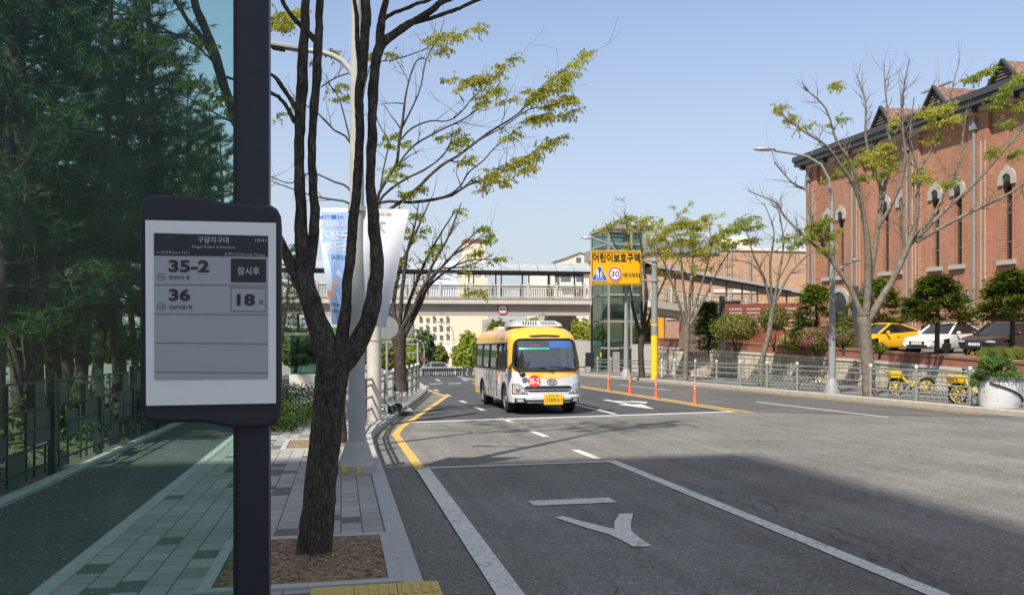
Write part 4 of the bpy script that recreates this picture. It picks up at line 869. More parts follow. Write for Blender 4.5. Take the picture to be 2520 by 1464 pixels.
# ---------------------------------------------------------------- pale utility pole, sign backs, hedge, glass booth
up = at(921, 870, 20.5); uz = RZ(up.y) + .15
o = thing('utility_pole', 'pale rust-streaked concrete pole behind the banners', 'pole', (up.x, up.y, uz)); b = MB(); b.lathe([(.17, 0), (.165, 3.0), (.16, 5.2)], (up.x, up.y, uz), 'concrete_pale', 18); b.build('shaft', o)
b = MB(); b.lathe([(.176, 1.9), (.176, 1.93)], (up.x, up.y, uz), 'galv', 18); b.bar((up.x - .1, up.y - .18, uz + 2.5), (up.x + .25, up.y - .18, uz + 2.5), .03, .03, 'pole_dim'); b.build('band', o)
sp_ = at(952, 805, 22.3); sz = RZ(sp_.y) + .15
o = thing('road_sign', 'grey back of a round road sign on a thin post', 'sign', (sp_.x, sp_.y + .03, sz)); b = MB(); b.lathe([(.30, 0), (.30, .012)], (sp_.x, sp_.y, at(952, 806, 22.3).z), 'steel_grey', 28, axis=(0, -1, 0)); b.build('plate', o, smooth=30)
b = MB(); b.tube([(sp_.x, sp_.y + .04, sz), (sp_.x, sp_.y + .04, sz + 3.6)], .032, 'galv', 8); b.build('post', o)
sp_ = at(984, 800, 25.5); sz = RZ(sp_.y) + .15
o = thing('road_sign', 'dark back of a round road sign half behind the fan-shaped tree', 'sign', (sp_.x + .1, sp_.y + .05, sz)); b = MB(); b.lathe([(.40, 0), (.40, .012)], at(986, 800, 25.5), 'pole_dim', 28, axis=(0, -1, 0)); b.build('plate', o, smooth=30); b = MB(); b.tube([(sp_.x + .03, sp_.y + .05, sz), (sp_.x + .03, sp_.y + .05, sz + 2.9)], .035, 'galv', 8); b.build('post', o)
def leaf_mass(name, label, cat, c, r, n, m, size, seed, base=None, group=None, flat=.0, stems=0, extra=None):
    rg = random.Random(seed); b = MB(); c = Vector(c)
    for k in range(n):
        d = Vector((rg.gauss(0, 1), rg.gauss(0, 1), rg.gauss(0, 1))).normalized(); q = rg.uniform(.45, 1.0) ** .5; q *= 1 + .28 * noise.noise(d * 2.2 + Vector((seed, 0, 0)))
        p = c + Vector((d.x * r[0], d.y * r[1], max(d.z, -.75) * r[2])) * q; nn = (d + Vector((rg.gauss(0, .6), rg.gauss(0, .6), rg.gauss(0, .6) + .3))).normalized(); u = nn.orthogonal().normalized(); u = (u * math.cos(k) + nn.cross(u) * math.sin(k)) * size * rg.uniform(.6, 1.3); v = nn.cross(u).normalized() * size * .55
        mm = extra[0] if extra and rg.random() < extra[1] * (1 + noise.noise(p * 1.7) * 2.5) else m
        b.add([p - u, p + v, p + u, p - v], [(0, 1, 2, 3)], mm)
    base = Vector(base) if base is not None else c - Vector((0, 0, r[2])); t = thing(name, label, cat, base, group=group); b.build('foliage', t, smooth=0)
    if stems:
        s = MB()
        for k in range(stems): e = c + Vector((rg.gauss(0, .35) * r[0], rg.gauss(0, .35) * r[1], rg.uniform(-.2, .5) * r[2])); s.tube([base + Vector((rg.gauss(0, .05), rg.gauss(0, .05), -.05)), base.lerp(e, .5) + Vector((rg.gauss(0, .05), rg.gauss(0, .05), 0)), e], [.03, .02, .008], 'bark_dark', 5)
        s.build('trunk', t)
    return t
for k, (u, v, D, rr) in enumerate(((735, 962, 19.5, (1.0, .8, .45)), (712, 968, 18.2, (.7, .7, .40)), (770, 950, 22, (.9, .9, .5)))):
    p = at(u, v, D); zb = RZ(p.y) + .14
    leaf_mass('hedge', ('low clipped bright green hedge beside the path, widest of the row', 'low clipped green hedge nearest the path bend', 'low clipped green hedge partly behind the near trunk')[k], 'hedge', (p.x - .3, p.y, zb + rr[2] * .75), rr, 1800, 'leaf_hedge', .035, 90 + k, (p.x - .3, p.y, zb), 'hedges beside the path')
p = at(748, 870, 38); zb = RZ(p.y) + .1
o = thing('glass_booth', 'green glass booth with a pale base among the pines', 'booth', (p.x, p.y, zb)); b = MB(); b.box((p.x, p.y, zb + .35), (1.2, 1.2, .7), 'white_wall'); b.build('base', o, smooth=0); b = MB(); b.box((p.x, p.y, zb + 1.55), (1.1, 1.1, 1.7), 'lift_glass'); b.build('glass', o, smooth=0); b = MB(); b.box((p.x, p.y, zb + 2.45), (1.25, 1.25, .1), 'steel_grey'); b.build('roof', o, smooth=0)
# ---------------------------------------------------------------- green guard fence on the left kerb
def guard_fence(label, pts, rails, hgt, m='fence_shaded', group='guard fences'):
    t = thing('guard_fence', label, 'fence', pts[0], group=group)
    for i, p in enumerate(pts):
        b = MB(); b.lathe([(.042, -.05), (.042, .14), (.052, .15), (.052, hgt), ], p, m, 14); o = b.build('post', t)
        b = MB(); b.lathe([(.056, hgt - .05), (.056, hgt + .02), (.03, hgt + .03)], p, 'cap_pale', 14); c = b.build('cap', o)
    for p, q in zip(pts, pts[1:]):
        b = MB()
        for h in rails: b.tube([p + Vector((0, 0, h)), q + Vector((0, 0, h))], .026, m, 8)
        b.build('rail', t)
    return t
def along(fx, y0, y1, step):
    P = []; y = y0
    while y <= y1 + .01: P.append(Vector((fx(y), y, RZ(y) + .15))); y += step
    return P
PL = along(lambda y: kl(y) - .33, 13.2, 36, 2.06)
guard_fence('grey-green tubular guard fence with pale caps along the left kerb', PL, (.30, .58, .86, 1.0), 1.10)
# end frame with open cream pipe ends
e0 = PL[0] + Vector((.02, -.05, 0)); o = thing('fence_end_frame', 'cream end frame with open round pipe ends beside the lamp pole', 'fence', e0)
b = MB(); b.bar(e0 + Vector((-.02, 0, 0)), e0 + Vector((-.02, 0, 1.08)), .07, .05, 'concrete_pale'); b.build('post', o, smooth=0)
for h in (.14, .46, .80, 1.0):
    b = MB(); c = e0 + Vector((.03, -.12, h)); n = 16
    b.lathe([(.042, 0), (.042, .16), (.028, .16), (.028, .02)], c + Vector((0, .16, 0)), 'concrete_pale', n, axis=(0, -1, 0), cap=False); b.lathe([(.028, .03), (.001, .03)], c + Vector((0, .16, 0)), 'black', n, axis=(0, -1, 0), cap=False); b.build('pipe', o)
# kick scooters behind the fence
def scooter(p, rot, label):
    t = thing('kick_scooter', label, 'scooter', p, (0, 0, rot), 'kick scooters behind the left fence', world=False)
    b = MB(); b.box((0, .0, .13), (.16, .62, .06), 'scooter_green'); b.build('deck', t, bevel=.01)
    b = MB(); b.tube([(0, .36, .16), (0, .44, .30), (0, .36, 1.12)], [.035, .03, .025], 'black', 10); b.build('stem', t)
    b = MB(); b.tube([(-.26, .32, 1.10), (-.1, .36, 1.14), (.1, .36, 1.14), (.26, .32, 1.10)], .017, 'black', 8); b.build('handlebar', t)
    for y in (.47, -.42):
        b = MB(); b.lathe([(.05, -.03), (.11, -.03), (.12, 0), (.11, .03), (.05, .03)], (0, y, .12), 'rubber', 18, axis=(1, 0, 0)); b.build('wheel', t)
    b = MB(); b.box((0, -.36, .24), (.10, .26, .02), 'scooter_green'); b.build('mudguard', t); return t
p = at(925, 945, 22.5); scooter((p.x, p.y, RZ(p.y) + .15), 1.2, 'black and green rental kick scooter parked behind the left fence')
p = at(941, 940, 23.3); scooter((p.x, p.y, RZ(p.y) + .15), 1.5, 'black rental kick scooter parked close to the fan-shaped tree')
# ---------------------------------------------------------------- the minibus
BW, BL, BZ0, BZT = 1.04, 6.9, .34, 2.50
def bw(z):                                   # half width at height z
    if z < 1.15: return BW - .03 * max(0, (.55 - z) / .3)
    t = (z - 1.15) / (BZT - 1.15); return BW - .10 * t ** 1.6
def roofk(z):                                # rounding of the roof edge
    t = max(0, (z - 2.08) / (BZT - 2.08)); return 1 - math.sqrt(max(0, 1 - t * t)) if t < 1 else 1
def bfront(z):                               # rake of the nose
    if z < .62: return -.04
    if z < 1.15: return -.04 + .06 * (z - .62) / .53
    return .02 + .34 * ((z - 1.15) / 1.0) ** 1.35
def half_w(z): return bw(z) - .55 * roofk(z) ** 1.2
def fr_y(x, z):
    w_ = half_w(z); t = min(1, abs(x) / w_); return bfront(z) + .62 * roofk(z) + .60 * (1 - (1 - t ** 2.9) ** (1 / 2.9))
def re_y(x, z):
    w_ = half_w(z); t = min(1, abs(x) / w_); return BL - .05 - .08 * max(0, z - 1.2) - .5 * roofk(z) - .22 * (1 - (1 - t ** 4) ** .25)
# two-tone paint: the pattern is part of the coachwork
m, t, b_ = nodes('bus_paint'); c = coords(t); s = t.nodes.new('ShaderNodeSeparateXYZ'); L(t, c, s.inputs[0])
def mth(op, a, b=None, c=None):
    n = t.nodes.new('ShaderNodeMath'); n.operation = op
    for i, x in enumerate((a, b, c)):
        if x is None: continue
        if hasattr(x, 'is_output'): L(t, x, n.inputs[i])
        else: n.inputs[i].default_value = x
    return n.outputs[0]
X_, Y_, Z_ = s.outputs
top = mth('GREATER_THAN', Z_, 1.98)
belly = mth('ADD', mth('MULTIPLY', mth('POWER', mth('ABSOLUTE', mth('SUBTRACT', X_, .1)), 2.0), .26), .985)
frontb = mth('MULTIPLY', mth('GREATER_THAN', Z_, belly), mth('LESS_THAN', Y_, .50))
rear = mth('GREATER_THAN', mth('ADD', Y_, mth('MULTIPLY', Z_, -.9)), 5.35)
pil = mth('MULTIPLY', mth('GREATER_THAN', Z_, 1.2), mth('LESS_THAN', Y_, .72))
msk = mth('MAXIMUM', mth('MAXIMUM', top, frontb), mth('MAXIMUM', rear, pil))
L(t, mul(t, mul(t, (.56, .575, .60), (.78, .43, .035), 'MIX', msk), ramp(t, noi(t, c, 3.5, 4), [(.3, .93), (.7, 1.03)])), b_.inputs['Base Color'])
b_.inputs['Roughness'].default_value = .28; b_.inputs['Coat Weight'].default_value = .5; b_.inputs['Coat Roughness'].default_value = .1
by = 23.15; bus = thing('minibus', 'yellow and white minibus on route 35-2 driving towards the stop line', 'bus', (5.68, by, RZ(by) + .005), (-math.atan(SLOPE), 0, 0), world=False)
def in_poly_round(x, z, hx, z0, z1, r):      # rounded rectangle
    cx = max(0, abs(x) - (hx - r)); cz = max(0, z0 + r - z, z - (z1 - r)); return abs(x) <= hx and z0 <= z <= z1 and cx * cx + cz * cz <= r * r
WSZ0, WSZ1 = 1.24, 2.10
def ws_h(z): return .955 - .10 * ((z - WSZ0) / (WSZ1 - WSZ0)) ** 1.5
SWZ0, SWZ1 = 1.27, 1.97
ARCH = (1.12, 5.0)
zs = sorted(set([BZ0, .45, .55, .62, .70, .8, .9, 1.0, 1.08, 1.15] + [1.15 + .035 * i for i in range(28)] + [2.13, 2.18, 2.23, 2.28, 2.33, 2.37, 2.41, 2.44, 2.465, 2.485, 2.495]))
ysd = [i / 100 for i in range(62, 660, 7)]
def ring(z):
    P = []; w_ = half_w(z); n = 44
    for i in range(n + 1): 
        a = -math.pi / 2 + math.pi * i / n; x = w_ * math.sin(a); P.append((x, fr_y(x, z)))
    y1, y0 = re_y(w_, z), fr_y(w_, z); ns = len(ysd)
    for k in range(1, ns): P.append((w_, y0 + (y1 - y0) * k / ns))
    for i in range(21): a = math.pi / 2 - math.pi * i / 20; x = w_ * math.sin(a); P.append((x, re_y(x, z)))
    for k in range(ns - 1, 0, -1): P.append((-w_, y0 + (y1 - y0) * k / ns))
    return P
b = MB(); R_ = [ring(z) for z in zs]; n = len(R_[0]); mi = b.mi('bus_paint')
for P, z in zip(R_, zs): b.v += [(x, y, z) for x, y in P]
for j in range(len(zs) - 1):
    for i in range(n):
        q = (j * n + i, j * n + (i + 1) % n, (j + 1) * n + (i + 1) % n, (j + 1) * n + i)
        cx = sum(b.v[k][0] for k in q) / 4; cy = sum(b.v[k][1] for k in q) / 4; cz = sum(b.v[k][2] for k in q) / 4
        if cy < .9 and i <= 44 and in_poly_round(cx * .9 / ws_h(min(WSZ1, max(WSZ0, cz))), cz, .9, WSZ0, WSZ1, .14): continue
        if abs(cx) > .8 and SWZ0 < cz < SWZ1 and .95 < cy < 6.4: continue
        if abs(cx) > .8 and any(math.hypot(cy - a, cz - .42) < .44 for a in ARCH): continue
        b.f.append(q); b.m.append(mi)
b.f.append(tuple((len(zs) - 1) * n + i for i in range(n))); b.m.append(mi)
b.build('body', bus, smooth=50)
b = MB(); b.box((0, 3.5, .36), (1.9, 6.3, .04), 'interior'); b.box((0, 6.55, 1.1), (1.9, .04, 1.4), 'interior'); b.box((0, .72, 1.02), (1.75, .45, .34), 'interior'); b.box((0, 3.6, 2.2), (1.6, 5.6, .03), 'interior')
for s in (-1, 1): b.box((s * .985, 3.8, .85), (.03, 5.2, .8), 'interior')
b.build('interior_lining', bus, smooth=0)
for i, (x, y) in enumerate(((-.55, 2.2), (-.55, 3.1), (-.55, 4.0), (.55, 2.6), (.55, 3.5), (.55, 4.4), (.52, 1.55))):
    b = MB(); b.box((x, y, .78), (.6, .45, .12), 'seat_fabric'); b.box((x, y + .22, 1.2), (.6, .1, .8), 'seat_fabric'); b.build('seat', bus, bevel=.03)
def patch(nm, xs_, zs_, f, m, keep=None, th=.008):
    b = MB(); vs = [f(x, z) for z in zs_ for x in xs_]; nx = len(xs_); b.v = [tuple(v) for v in vs]; k = b.mi(m)
    for j in range(len(zs_) - 1):
        for i in range(nx - 1):
            if keep and not keep((xs_[i] + xs_[i + 1]) / 2, (zs_[j] + zs_[j + 1]) / 2): continue
            b.f.append((j * nx + i, j * nx + i + 1, (j + 1) * nx + i + 1, (j + 1) * nx + i)); b.m.append(k)
    return b
lin = lambda a, c, n: [a + (c - a) * i / n for i in range(n + 1)]
def ws_pt(s, z, off=.010):                    # s in -1..1 across the windscreen
    x = s * ws_h(z); return (x, fr_y(x, z) - off, z)
def round_rows(n, r, hx):                     # rounded corner profile of the screen
    out = []
    for j in range(n + 1):
        z = WSZ0 + (WSZ1 - WSZ0) * (1 - math.cos(math.pi * j / n)) / 2; dz = min(z - WSZ0, WSZ1 - z); k = 1 - (r - math.sqrt(max(0, r * r - (r - dz) ** 2))) / hx if dz < r else 1; out.append((z, k))
    return out
rows = round_rows(22, .17, .95); b = MB(); nx = 30; vs = []
for z, k in rows: vs += [ws_pt((-1 + 2 * i / nx) * k, z, .012) for i in range(nx + 1)]
b.add(vs, [(j * (nx + 1) + i, j * (nx + 1) + i + 1, (j + 1) * (nx + 1) + i + 1, (j + 1) * (nx + 1) + i) for j in range(len(rows) - 1) for i in range(nx)], 'bus_glass'); wsg = b.build('windscreen', bus)
b = MB(); loop = [ws_pt(-k, z, .014) for z, k in rows] + [ws_pt(s, WSZ1, .014) for s in lin(-rows[-1][1], rows[-1][1], 10)[1:-1]] + [ws_pt(k, z, .014) for z, k in reversed(rows)] + [ws_pt(-s, WSZ0, .014) for s in lin(-rows[0][1], rows[0][1], 10)[1:-1]]
loop.append(loop[0]); b.tube(loop, .036, 'rubber', 6, False); b.build('rubber_seal', wsg)
b = MB(); b.v = []; vs = []
for z in lin(1.86, 2.06, 6): vs += [ws_pt(s, z, .020) for s in lin(.10, .90, 10)]
b.add(vs, [(j * 11 + i, j * 11 + i + 1, (j + 1) * 11 + i + 1, (j + 1) * 11 + i) for j in range(6) for i in range(10)], 'bus_tint'); b.build('sun_strip', wsg)
b = MB(); vs = []
for z in lin(1.82, 1.865, 2): vs += [ws_pt(s, z, .022) for s in lin(-.86, .10, 10)]
b.add(vs, [(j * 11 + i, j * 11 + i + 1, (j + 1) * 11 + i + 1, (j + 1) * 11 + i) for j in range(2) for i in range(10)], 'bus_green'); b.build('green_strip', wsg)
b = MB(); b.box((-.30, .52, 1.93), (.8, .10, .14), 'black'); b.text('롯데마트', .055, (-.27, .462, 1.935), X3, Z3, 'led_red', .002, 0, 'CENTER', .30); b.build('led_sign', bus, smooth=0)
# side glazing and door (the open side faces the kerb)
def side_patch(nm, s, y0, y1, z0, z1, m, off=.008, parent=bus, ny=10):
    b = MB(); vs = []
    for z in lin(z0, z1, 6): vs += [(s * (half_w(z) + off), y, z) for y in lin(y0, y1, ny)]
    b.add(vs, [(j * (ny + 1) + i, j * (ny + 1) + i + 1, (j + 1) * (ny + 1) + i + 1, (j + 1) * (ny + 1) + i) for j in range(6) for i in range(ny)], m); return b.build(nm, parent)
def side_bar(b, s, y0, y1, z0, z1, m, off=.016): 
    p, q = Vector((s * (half_w(z0) + off), y0, z0)), Vector((s * (half_w(z1) + off), y1, z1)); b.bar(p, q, .05, .02, m) if abs(z1 - z0) < 1e-6 else b.bar(p, q, .02, .05, m)
for s in (-1, 1):
    edges = [(.88, 1.42), (1.46, 2.18), (2.34, 3.55), (3.62, 4.9), (4.97, 6.35)] if s < 0 else [(.88, 1.75), (1.82, 3.2), (3.27, 4.7), (4.77, 6.35)]
    for y0, y1 in edges: side_patch('side_window', s, y0, y1, SWZ0 - .02, SWZ1 + .02, 'bus_glass_dark')
    b = MB()
    for y0, y1 in edges:
        for y in (y0, y1): side_bar(b, s, y, y, SWZ0 - .02, SWZ1 + .02, 'rubber')
    for z in (SWZ0 - .02, SWZ1 + .02): b.tube([(s * (half_w(z) + .012), y, z) for y in (.86, 3, 6.42)], .028, 'rubber', 6)
    b.build('window_frame', bus, smooth=0)
    b = MB(); pts = [(.72, 1.0), (.72, 1.75), (.80, 1.86), (.88, 1.86), (.88, 1.05)]
    vs = [(s * (bw(z) + .004 if y > .62 else 0), y, z) for y, z in pts]; b.add(vs, [tuple(range(5))], 'win_dark'); b.build('quarter_window', bus, smooth=0)
    for a in ARCH:
        b = MB(); n_ = 18; P = [(s * (bw(.42 + .45 * math.sin(t_)) + .004), a + .45 * math.cos(t_), .42 + .45 * math.sin(t_)) for t_ in lin(-.25, math.pi + .25, n_)]; b.tube(P, .022, 'trim_black', 6)
        b.lathe([(.44, 0), (.44, .22)], (s * .74, a, .42), 'black', 20, axis=(s, 0, 0), cap=False); b.lathe([(.44, 0), (.02, .001)], (s * .74, a, .42), 'black', 20, axis=(s, 0, 0), cap=False)
        b.build('wheel_arch', bus)
    for a in ARCH:
        wb = MB(); wb.lathe([(.20, -.10), (.34, -.11), (.385, -.07), (.39, 0), (.385, .07), (.34, .11), (.20, .10)], (s * .90, a, .388), 'rubber', 28, axis=(s, 0, 0)); wh = wb.build('wheel', bus)
        wb = MB(); wb.lathe([(.235, .095), (.23, .118), (.19, .06), (.10, .05), (.09, .11), (.03, .12)], (s * .90, a, .388), 'steel_grey', 24, axis=(s, 0, 0)); wb.build('rim', wh)
b = MB()
for y in (1.48, 2.30): side_bar(b, -1, y, y, .42, 2.0, 'trim_black', .006)
side_bar(b, -1, 2.30, 2.30, .8, 2.0, 'bus_orange', .022); b.bar((-1.075, 2.22, .7), (-1.075, 2.22, 1.6), .02, .02, 'chrome'); b.build('door', bus, smooth=0)
b = MB(); y0 = 1.56; b.prism([(0, 0), (-.46, 0), (-.46, .42), (0, .42)], (-1.052, y0, .80), Y3, Z3, -.003, 'sign_white') if False else b.box((-1.047, 1.84, 1.0), (.006, .44, .40), 'sign_white'); b.box((-1.052, 1.84, 1.165), (.004, .40, .05), 'sign_red'); b.box((-1.052, 1.66, .98), (.004, .06, .28), 'sign_red'); b.build('notice', bus, smooth=0)
b = MB(); b.text('용인버스', .14, (-1.05, 4.4, .98), -Y3, Z3, 'bus_orange', .004, .02, 'CENTER', .7); b.build('side_lettering', bus, smooth=0)
b = MB(); 
for z in (.62, .86): b.bar((-1.043, 1.6, z), (-1.043, 4.4, z), .008, .012, 'steel_grey')
b.build('side_moulding', bus, smooth=0)
# front: lamps, grille, bumper, plate, badge, wipers, mirrors
def fpt(x, z, off): return Vector((x, fr_y(x, z) - off, z))
def fpoly(b, pts, m, off=.012, sub=10):
    # fan of a polygon laid on the nose
    c = (sum(p[0] for p in pts) / len(pts), sum(p[1] for p in pts) / len(pts)); P = []
    for i, p in enumerate(pts):
        q = pts[(i + 1) % len(pts)]; P += [(p[0] + (q[0] - p[0]) * k / sub, p[1] + (q[1] - p[1]) * k / sub) for k in range(sub)]
    k = len(P); R = 4; vs = [fpt(*c, off)]
    for r in range(1, R + 1): vs += [fpt(c[0] + (x - c[0]) * r / R, c[1] + (z - c[1]) * r / R, off) for x, z in P]
    fs = [(0, 1 + i, 1 + (i + 1) % k) for i in range(k)] + [(1 + r * k + i, 1 + (r + 1) * k + i, 1 + (r + 1) * k + (i + 1) % k, 1 + r * k + (i + 1) % k) for r in range(R - 1) for i in range(k)]
    b.add(vs, fs, m)
b = MB(); fpoly(b, [(-.62, .80), (.62, .80), (.74, .70), (-.74, .70)], 'black', .012); fpoly(b, [(-.55, .64), (.55, .64), (.63, .69), (-.63, .69)], 'black', .012)
b.tube([fpt(x, .695, .02) for x in lin(-.66, .66, 12)], .016, 'chrome', 6); b.build('grille', bus, smooth=40)
for s in (-1, 1):
    b = MB(); fpoly(b, [(s * .985, .86), (s * .80, .85), (s * .66, .72), (s * .58, .57), (s * .985, .57)], 'trim_black', .006); fpoly(b, [(s * .965, .845), (s * .80, .835), (s * .675, .715), (s * .61, .585), (s * .965, .585)], 'lamp_clear', .014)
    for x, r in ((.82, .085), (.70, .045)): b.ell(fpt(s * x, .70 if r > .05 else .635, .006), (r, .03, r), 'chrome', 14, 8)
    fpoly(b, [(s * .968, .78), (s * .935, .78), (s * .93, .62), (s * .968, .62)], 'bike_red' if False else 'bus_orange', .017, 4); b.build('headlight', bus, smooth=30)
    b = MB(); fpoly(b, [(s * .93, .46), (s * .66, .46), (s * .60, .34), (s * .93, .34)], 'trim_black', .035, 6); fpoly(b, [(s * .88, .44), (s * .72, .44), (s * .70, .36), (s * .88, .36)], 'lamp_clear', .043, 6); b.build('fog_lamp', bus, smooth=30)
    b = MB(); base = fpt(s * .90, 1.42, 0) if False else Vector((s * .99, .42, 1.30)); hd_ = Vector((s * 1.26, .16, 1.52)); b.tube([base, base.lerp(hd_, .6) + Vector((0, 0, -.12)), hd_ + Vector((0, .02, -.15))], .016, 'bus_mirror', 6); b.box(hd_, (.24, .10, .40), 'bus_mirror'); b.build('mirror', bus, bevel=.035, seg=3)
b = MB(); cx, cz = -.62, 1.0
base = fpt(-.62, 1.05, 0); b.tube([(-.86, .30, 1.24), (-.80, .05, 1.18), (-.76, -.02, 1.10)], .012, 'bus_mirror', 6); b.ell((-.74, -.05, 1.12), (.09, .05, .07), 'bus_mirror'); b.build('mirror', bus)
b = MB()
for r in range(2):
    z0, z1 = (.34, .50) if r == 0 else (.50, .55); o0, o1 = (.028, .032) if r == 0 else (.032, .002); xs_ = lin(-1.0, 1.0, 30); vs = [fpt(x, z0, o0) for x in xs_] + [fpt(x, z1, o1) for x in xs_]; b.add(vs, [(i, i + 1, 32 + i, 31 + i) for i in range(30)], 'bus_paint')
b.build('bumper', bus); b = MB(); fpoly(b, [(-.66, .42), (.66, .42), (.66, .36), (-.66, .36)], 'black', .037); b.build('air_intake', bus, smooth=30)
b = MB(); b.box((.12, -.105, .43), (.54, .02, .29), 'plate_yellow'); b.text('경기 78', .055, (.12, -.1155, .525), X3, Z3, 'sign_black', .001, .0, 'CENTER', .26); b.text('아8931', .14, (.12, -.1155, .41), X3, Z3, 'sign_black', .001, .0, 'CENTER', .46); b.build('number_plate', bus, smooth=0, bevel=0)
def wrap_front(txt, size, x, z, m, bold, wid, off=.014, rot=0):
    k = MB(); k.text(txt, size, (0, 0, 0), X3, Y3, m, 0, bold, 'CENTER', wid); k.v = [tuple(fpt(x + p[0], z + p[1], off)) for p in k.v]; return k
wrap_front('용인시공공버스', .085, .22, 1.07, 'sign_white', .005, .72).build('front_lettering', bus, smooth=0)
b = MB(); P = [(-.40 + .175 * math.cos(a), .935 + .165 * math.sin(a)) for a in lin(0, 2 * math.pi, 28)[:-1]]; fpoly(b, P, 'sign_red', .013, 1); k = wrap_front('35-2', .16, -.40, .935, 'sign_white', .012, .27, .016); n0 = len(b.v); b.v += k.v; mi = b.mi('sign_white'); b.f += [tuple(v + n0 for v in f) for f in k.f]; b.m += [mi] * len(k.f); b.build('route_disc', bus, smooth=0)
b = MB(); P = [fpt(.10 + .145 * math.cos(a), .915 + .07 * math.sin(a), .018) for a in lin(0, 2 * math.pi, 24)]; b.tube(P, .011, 'chrome', 6, False)
b.tube([fpt(.01, .865, .018), fpt(.07, .965, .018)], .013, 'chrome', 6); b.tube([fpt(.13, .865, .018), fpt(.19, .965, .018)], .013, 'chrome', 6); b.tube([fpt(.04, .905, .018), fpt(.16, .925, .018)], .011, 'chrome', 6); b.build('emblem', bus)
b = MB(); P = [(x, 2.255 - .02 * (abs(x) / .45) ** 2 + .0) for x in lin(-.46, .46, 12)] + [(x, 2.20 - .035 * (abs(x) / .46) ** 2 + .05 * (abs(x) / .46) ** 6) for x in lin(.44, -.44, 12)]; fpoly(b, [(x + .10 * 0, z - .02) for x, z in P], 'black', .02, 1); b.build('roof_intake', bus, smooth=40)
for x0, x1, x2 in ((-.55, -.30, .12), (.78, .52, .05)):
    b = MB(); p, q, r = fpt(x0 if x0 < 0 else .80, 1.21, .03), fpt(x1, 1.30, .04), fpt(x2, 1.335, .03)
    if x0 < 0: p, q, r = fpt(.16, 1.18, .03), fpt(-.22, 1.31, .035), fpt(-.70, 1.30, .03)
    b.tube([p, q], .012, 'black', 5); b.tube([q - (r - q) * .35, r], .011, 'black', 5); b.build('wiper', bus)
b = MB(); ys_ = [0, .25, .6, 1.4, 1.8, 2.0]
prof = [(.02, .66), (.17, .74), (.23, .78), (.24, .80), (.20, .74), (.02, .6)]
vs = []
for (hz, hx), y in zip(prof, ys_): vs += [(sx * hx, .95 + y, 2.485 + hz * .8 * k) for sx, k in ((-1, 0), (-.92, .7), (-.75, 1), (.75, 1), (.92, .7), (1, 0))]
b.add(vs, [(j * 6 + i, j * 6 + i + 1, j * 6 + 7 + i, j * 6 + 6 + i) for j in range(5) for i in range(5)] + [tuple(range(5, -1, -1)), tuple(range(30, 36))], 'bus_ac'); ac = b.build('roof_air_conditioner', bus, smooth=50)
b = MB()
for i in range(6):
    for s in (-1, 1): x = s * (.12 + i * .075); b.bar((x, 1.0, 2.525), (x - s * .05, 1.21, 2.628), .034, .012, 'black')
b.build('vent_slots', ac, smooth=0)
b = MB(); b.box((0, 5.4, 2.53), (1.0, .9, .10), 'bus_ac'); b.build('roof_hatch', bus, bevel=.03)
# driver, a person in the cab
dr = thing('person', 'seated driver in dark clothes behind the windscreen of the minibus', 'person', bus.matrix_basis @ Vector((.52, 1.45, .84)), bus.rotation_euler, world=False)
def skin_body(parent, name, V, E, mat, sub=2):
    me = bpy.data.meshes.new(name); me.from_pydata([v[0] for v in V], E, []); o = bpy.data.objects.new(name, me); C.objects.link(o); o.parent = parent; me.materials.append(M(mat))
    md = o.modifiers.new('skin', 'SKIN'); sk = me.skin_vertices[0].data
    for i, v in enumerate(V): sk[i].radius = v[1] if hasattr(v[1], '__len__') else (v[1], v[1])
    sk[0].use_root = True; sb = o.modifiers.new('sub', 'SUBSURF'); sb.levels = sb.render_levels = sub
    dg = bpy.context.evaluated_depsgraph_get(); m2 = bpy.data.meshes.new_from_object(o.evaluated_get(dg)); o.modifiers.clear(); o.data = m2; m2.materials.clear(); m2.materials.append(M(mat))
    m2.polygons.foreach_set('use_smooth', [True] * len(m2.polygons)); return o
V = [((0, 0, .02), (.17, .13)), ((0, .02, .25), (.16, .12)), ((0, .03, .46), (.18, .11)), ((0, .01, .56), (.06, .06)), ((0, -.02, .66), (.075, .095)), ((0, -.03, .76), (.07, .09)),
     ((.20, .02, .48), .07), ((.27, -.14, .28), .05), ((.17, -.36, .36), .038), ((.13, -.42, .40), .035), ((-.20, .02, .48), .07), ((-.27, -.14, .28), .05), ((-.17, -.36, .36), .038), ((-.13, -.42, .40), .035),
     ((.11, -.22, .02), .085), ((.12, -.46, 0), .065), ((.12, -.52, -.36), .05), ((-.11, -.22, .02), .085), ((-.12, -.46, 0), .065), ((-.12, -.52, -.36), .05)]
E_ = [(0, 1), (1, 2), (2, 3), (3, 4), (4, 5), (2, 6), (6, 7), (7, 8), (8, 9), (2, 10), (10, 11), (11, 12), (12, 13), (0, 14), (14, 15), (15, 16), (0, 17), (17, 18), (18, 19)]
pbody = skin_body(dr, 'body', V, E_, 'cloth_dark'); me = pbody.data; me.materials.append(M('skin'))
for p in me.polygons:
    c_ = p.center
    if c_.z > .575 or (c_.y < -.34 and c_.z > .3): p.material_index = 1
b = MB(); b.ell((0, -.01, .77), (.088, .11, .085), 'hair', 14, 8); b.build('hair', dr)
b = MB(); P = [(.19 * math.cos(a), -.43 + .06 * math.sin(a), .36 + .17 * math.sin(a)) for a in lin(0, 2 * math.pi, 24)]; b.tube([Vector(p) + Vector((.52, 1.45, .84)) for p in P], .014, 'black', 6, False); b.build('steering_wheel', bus)
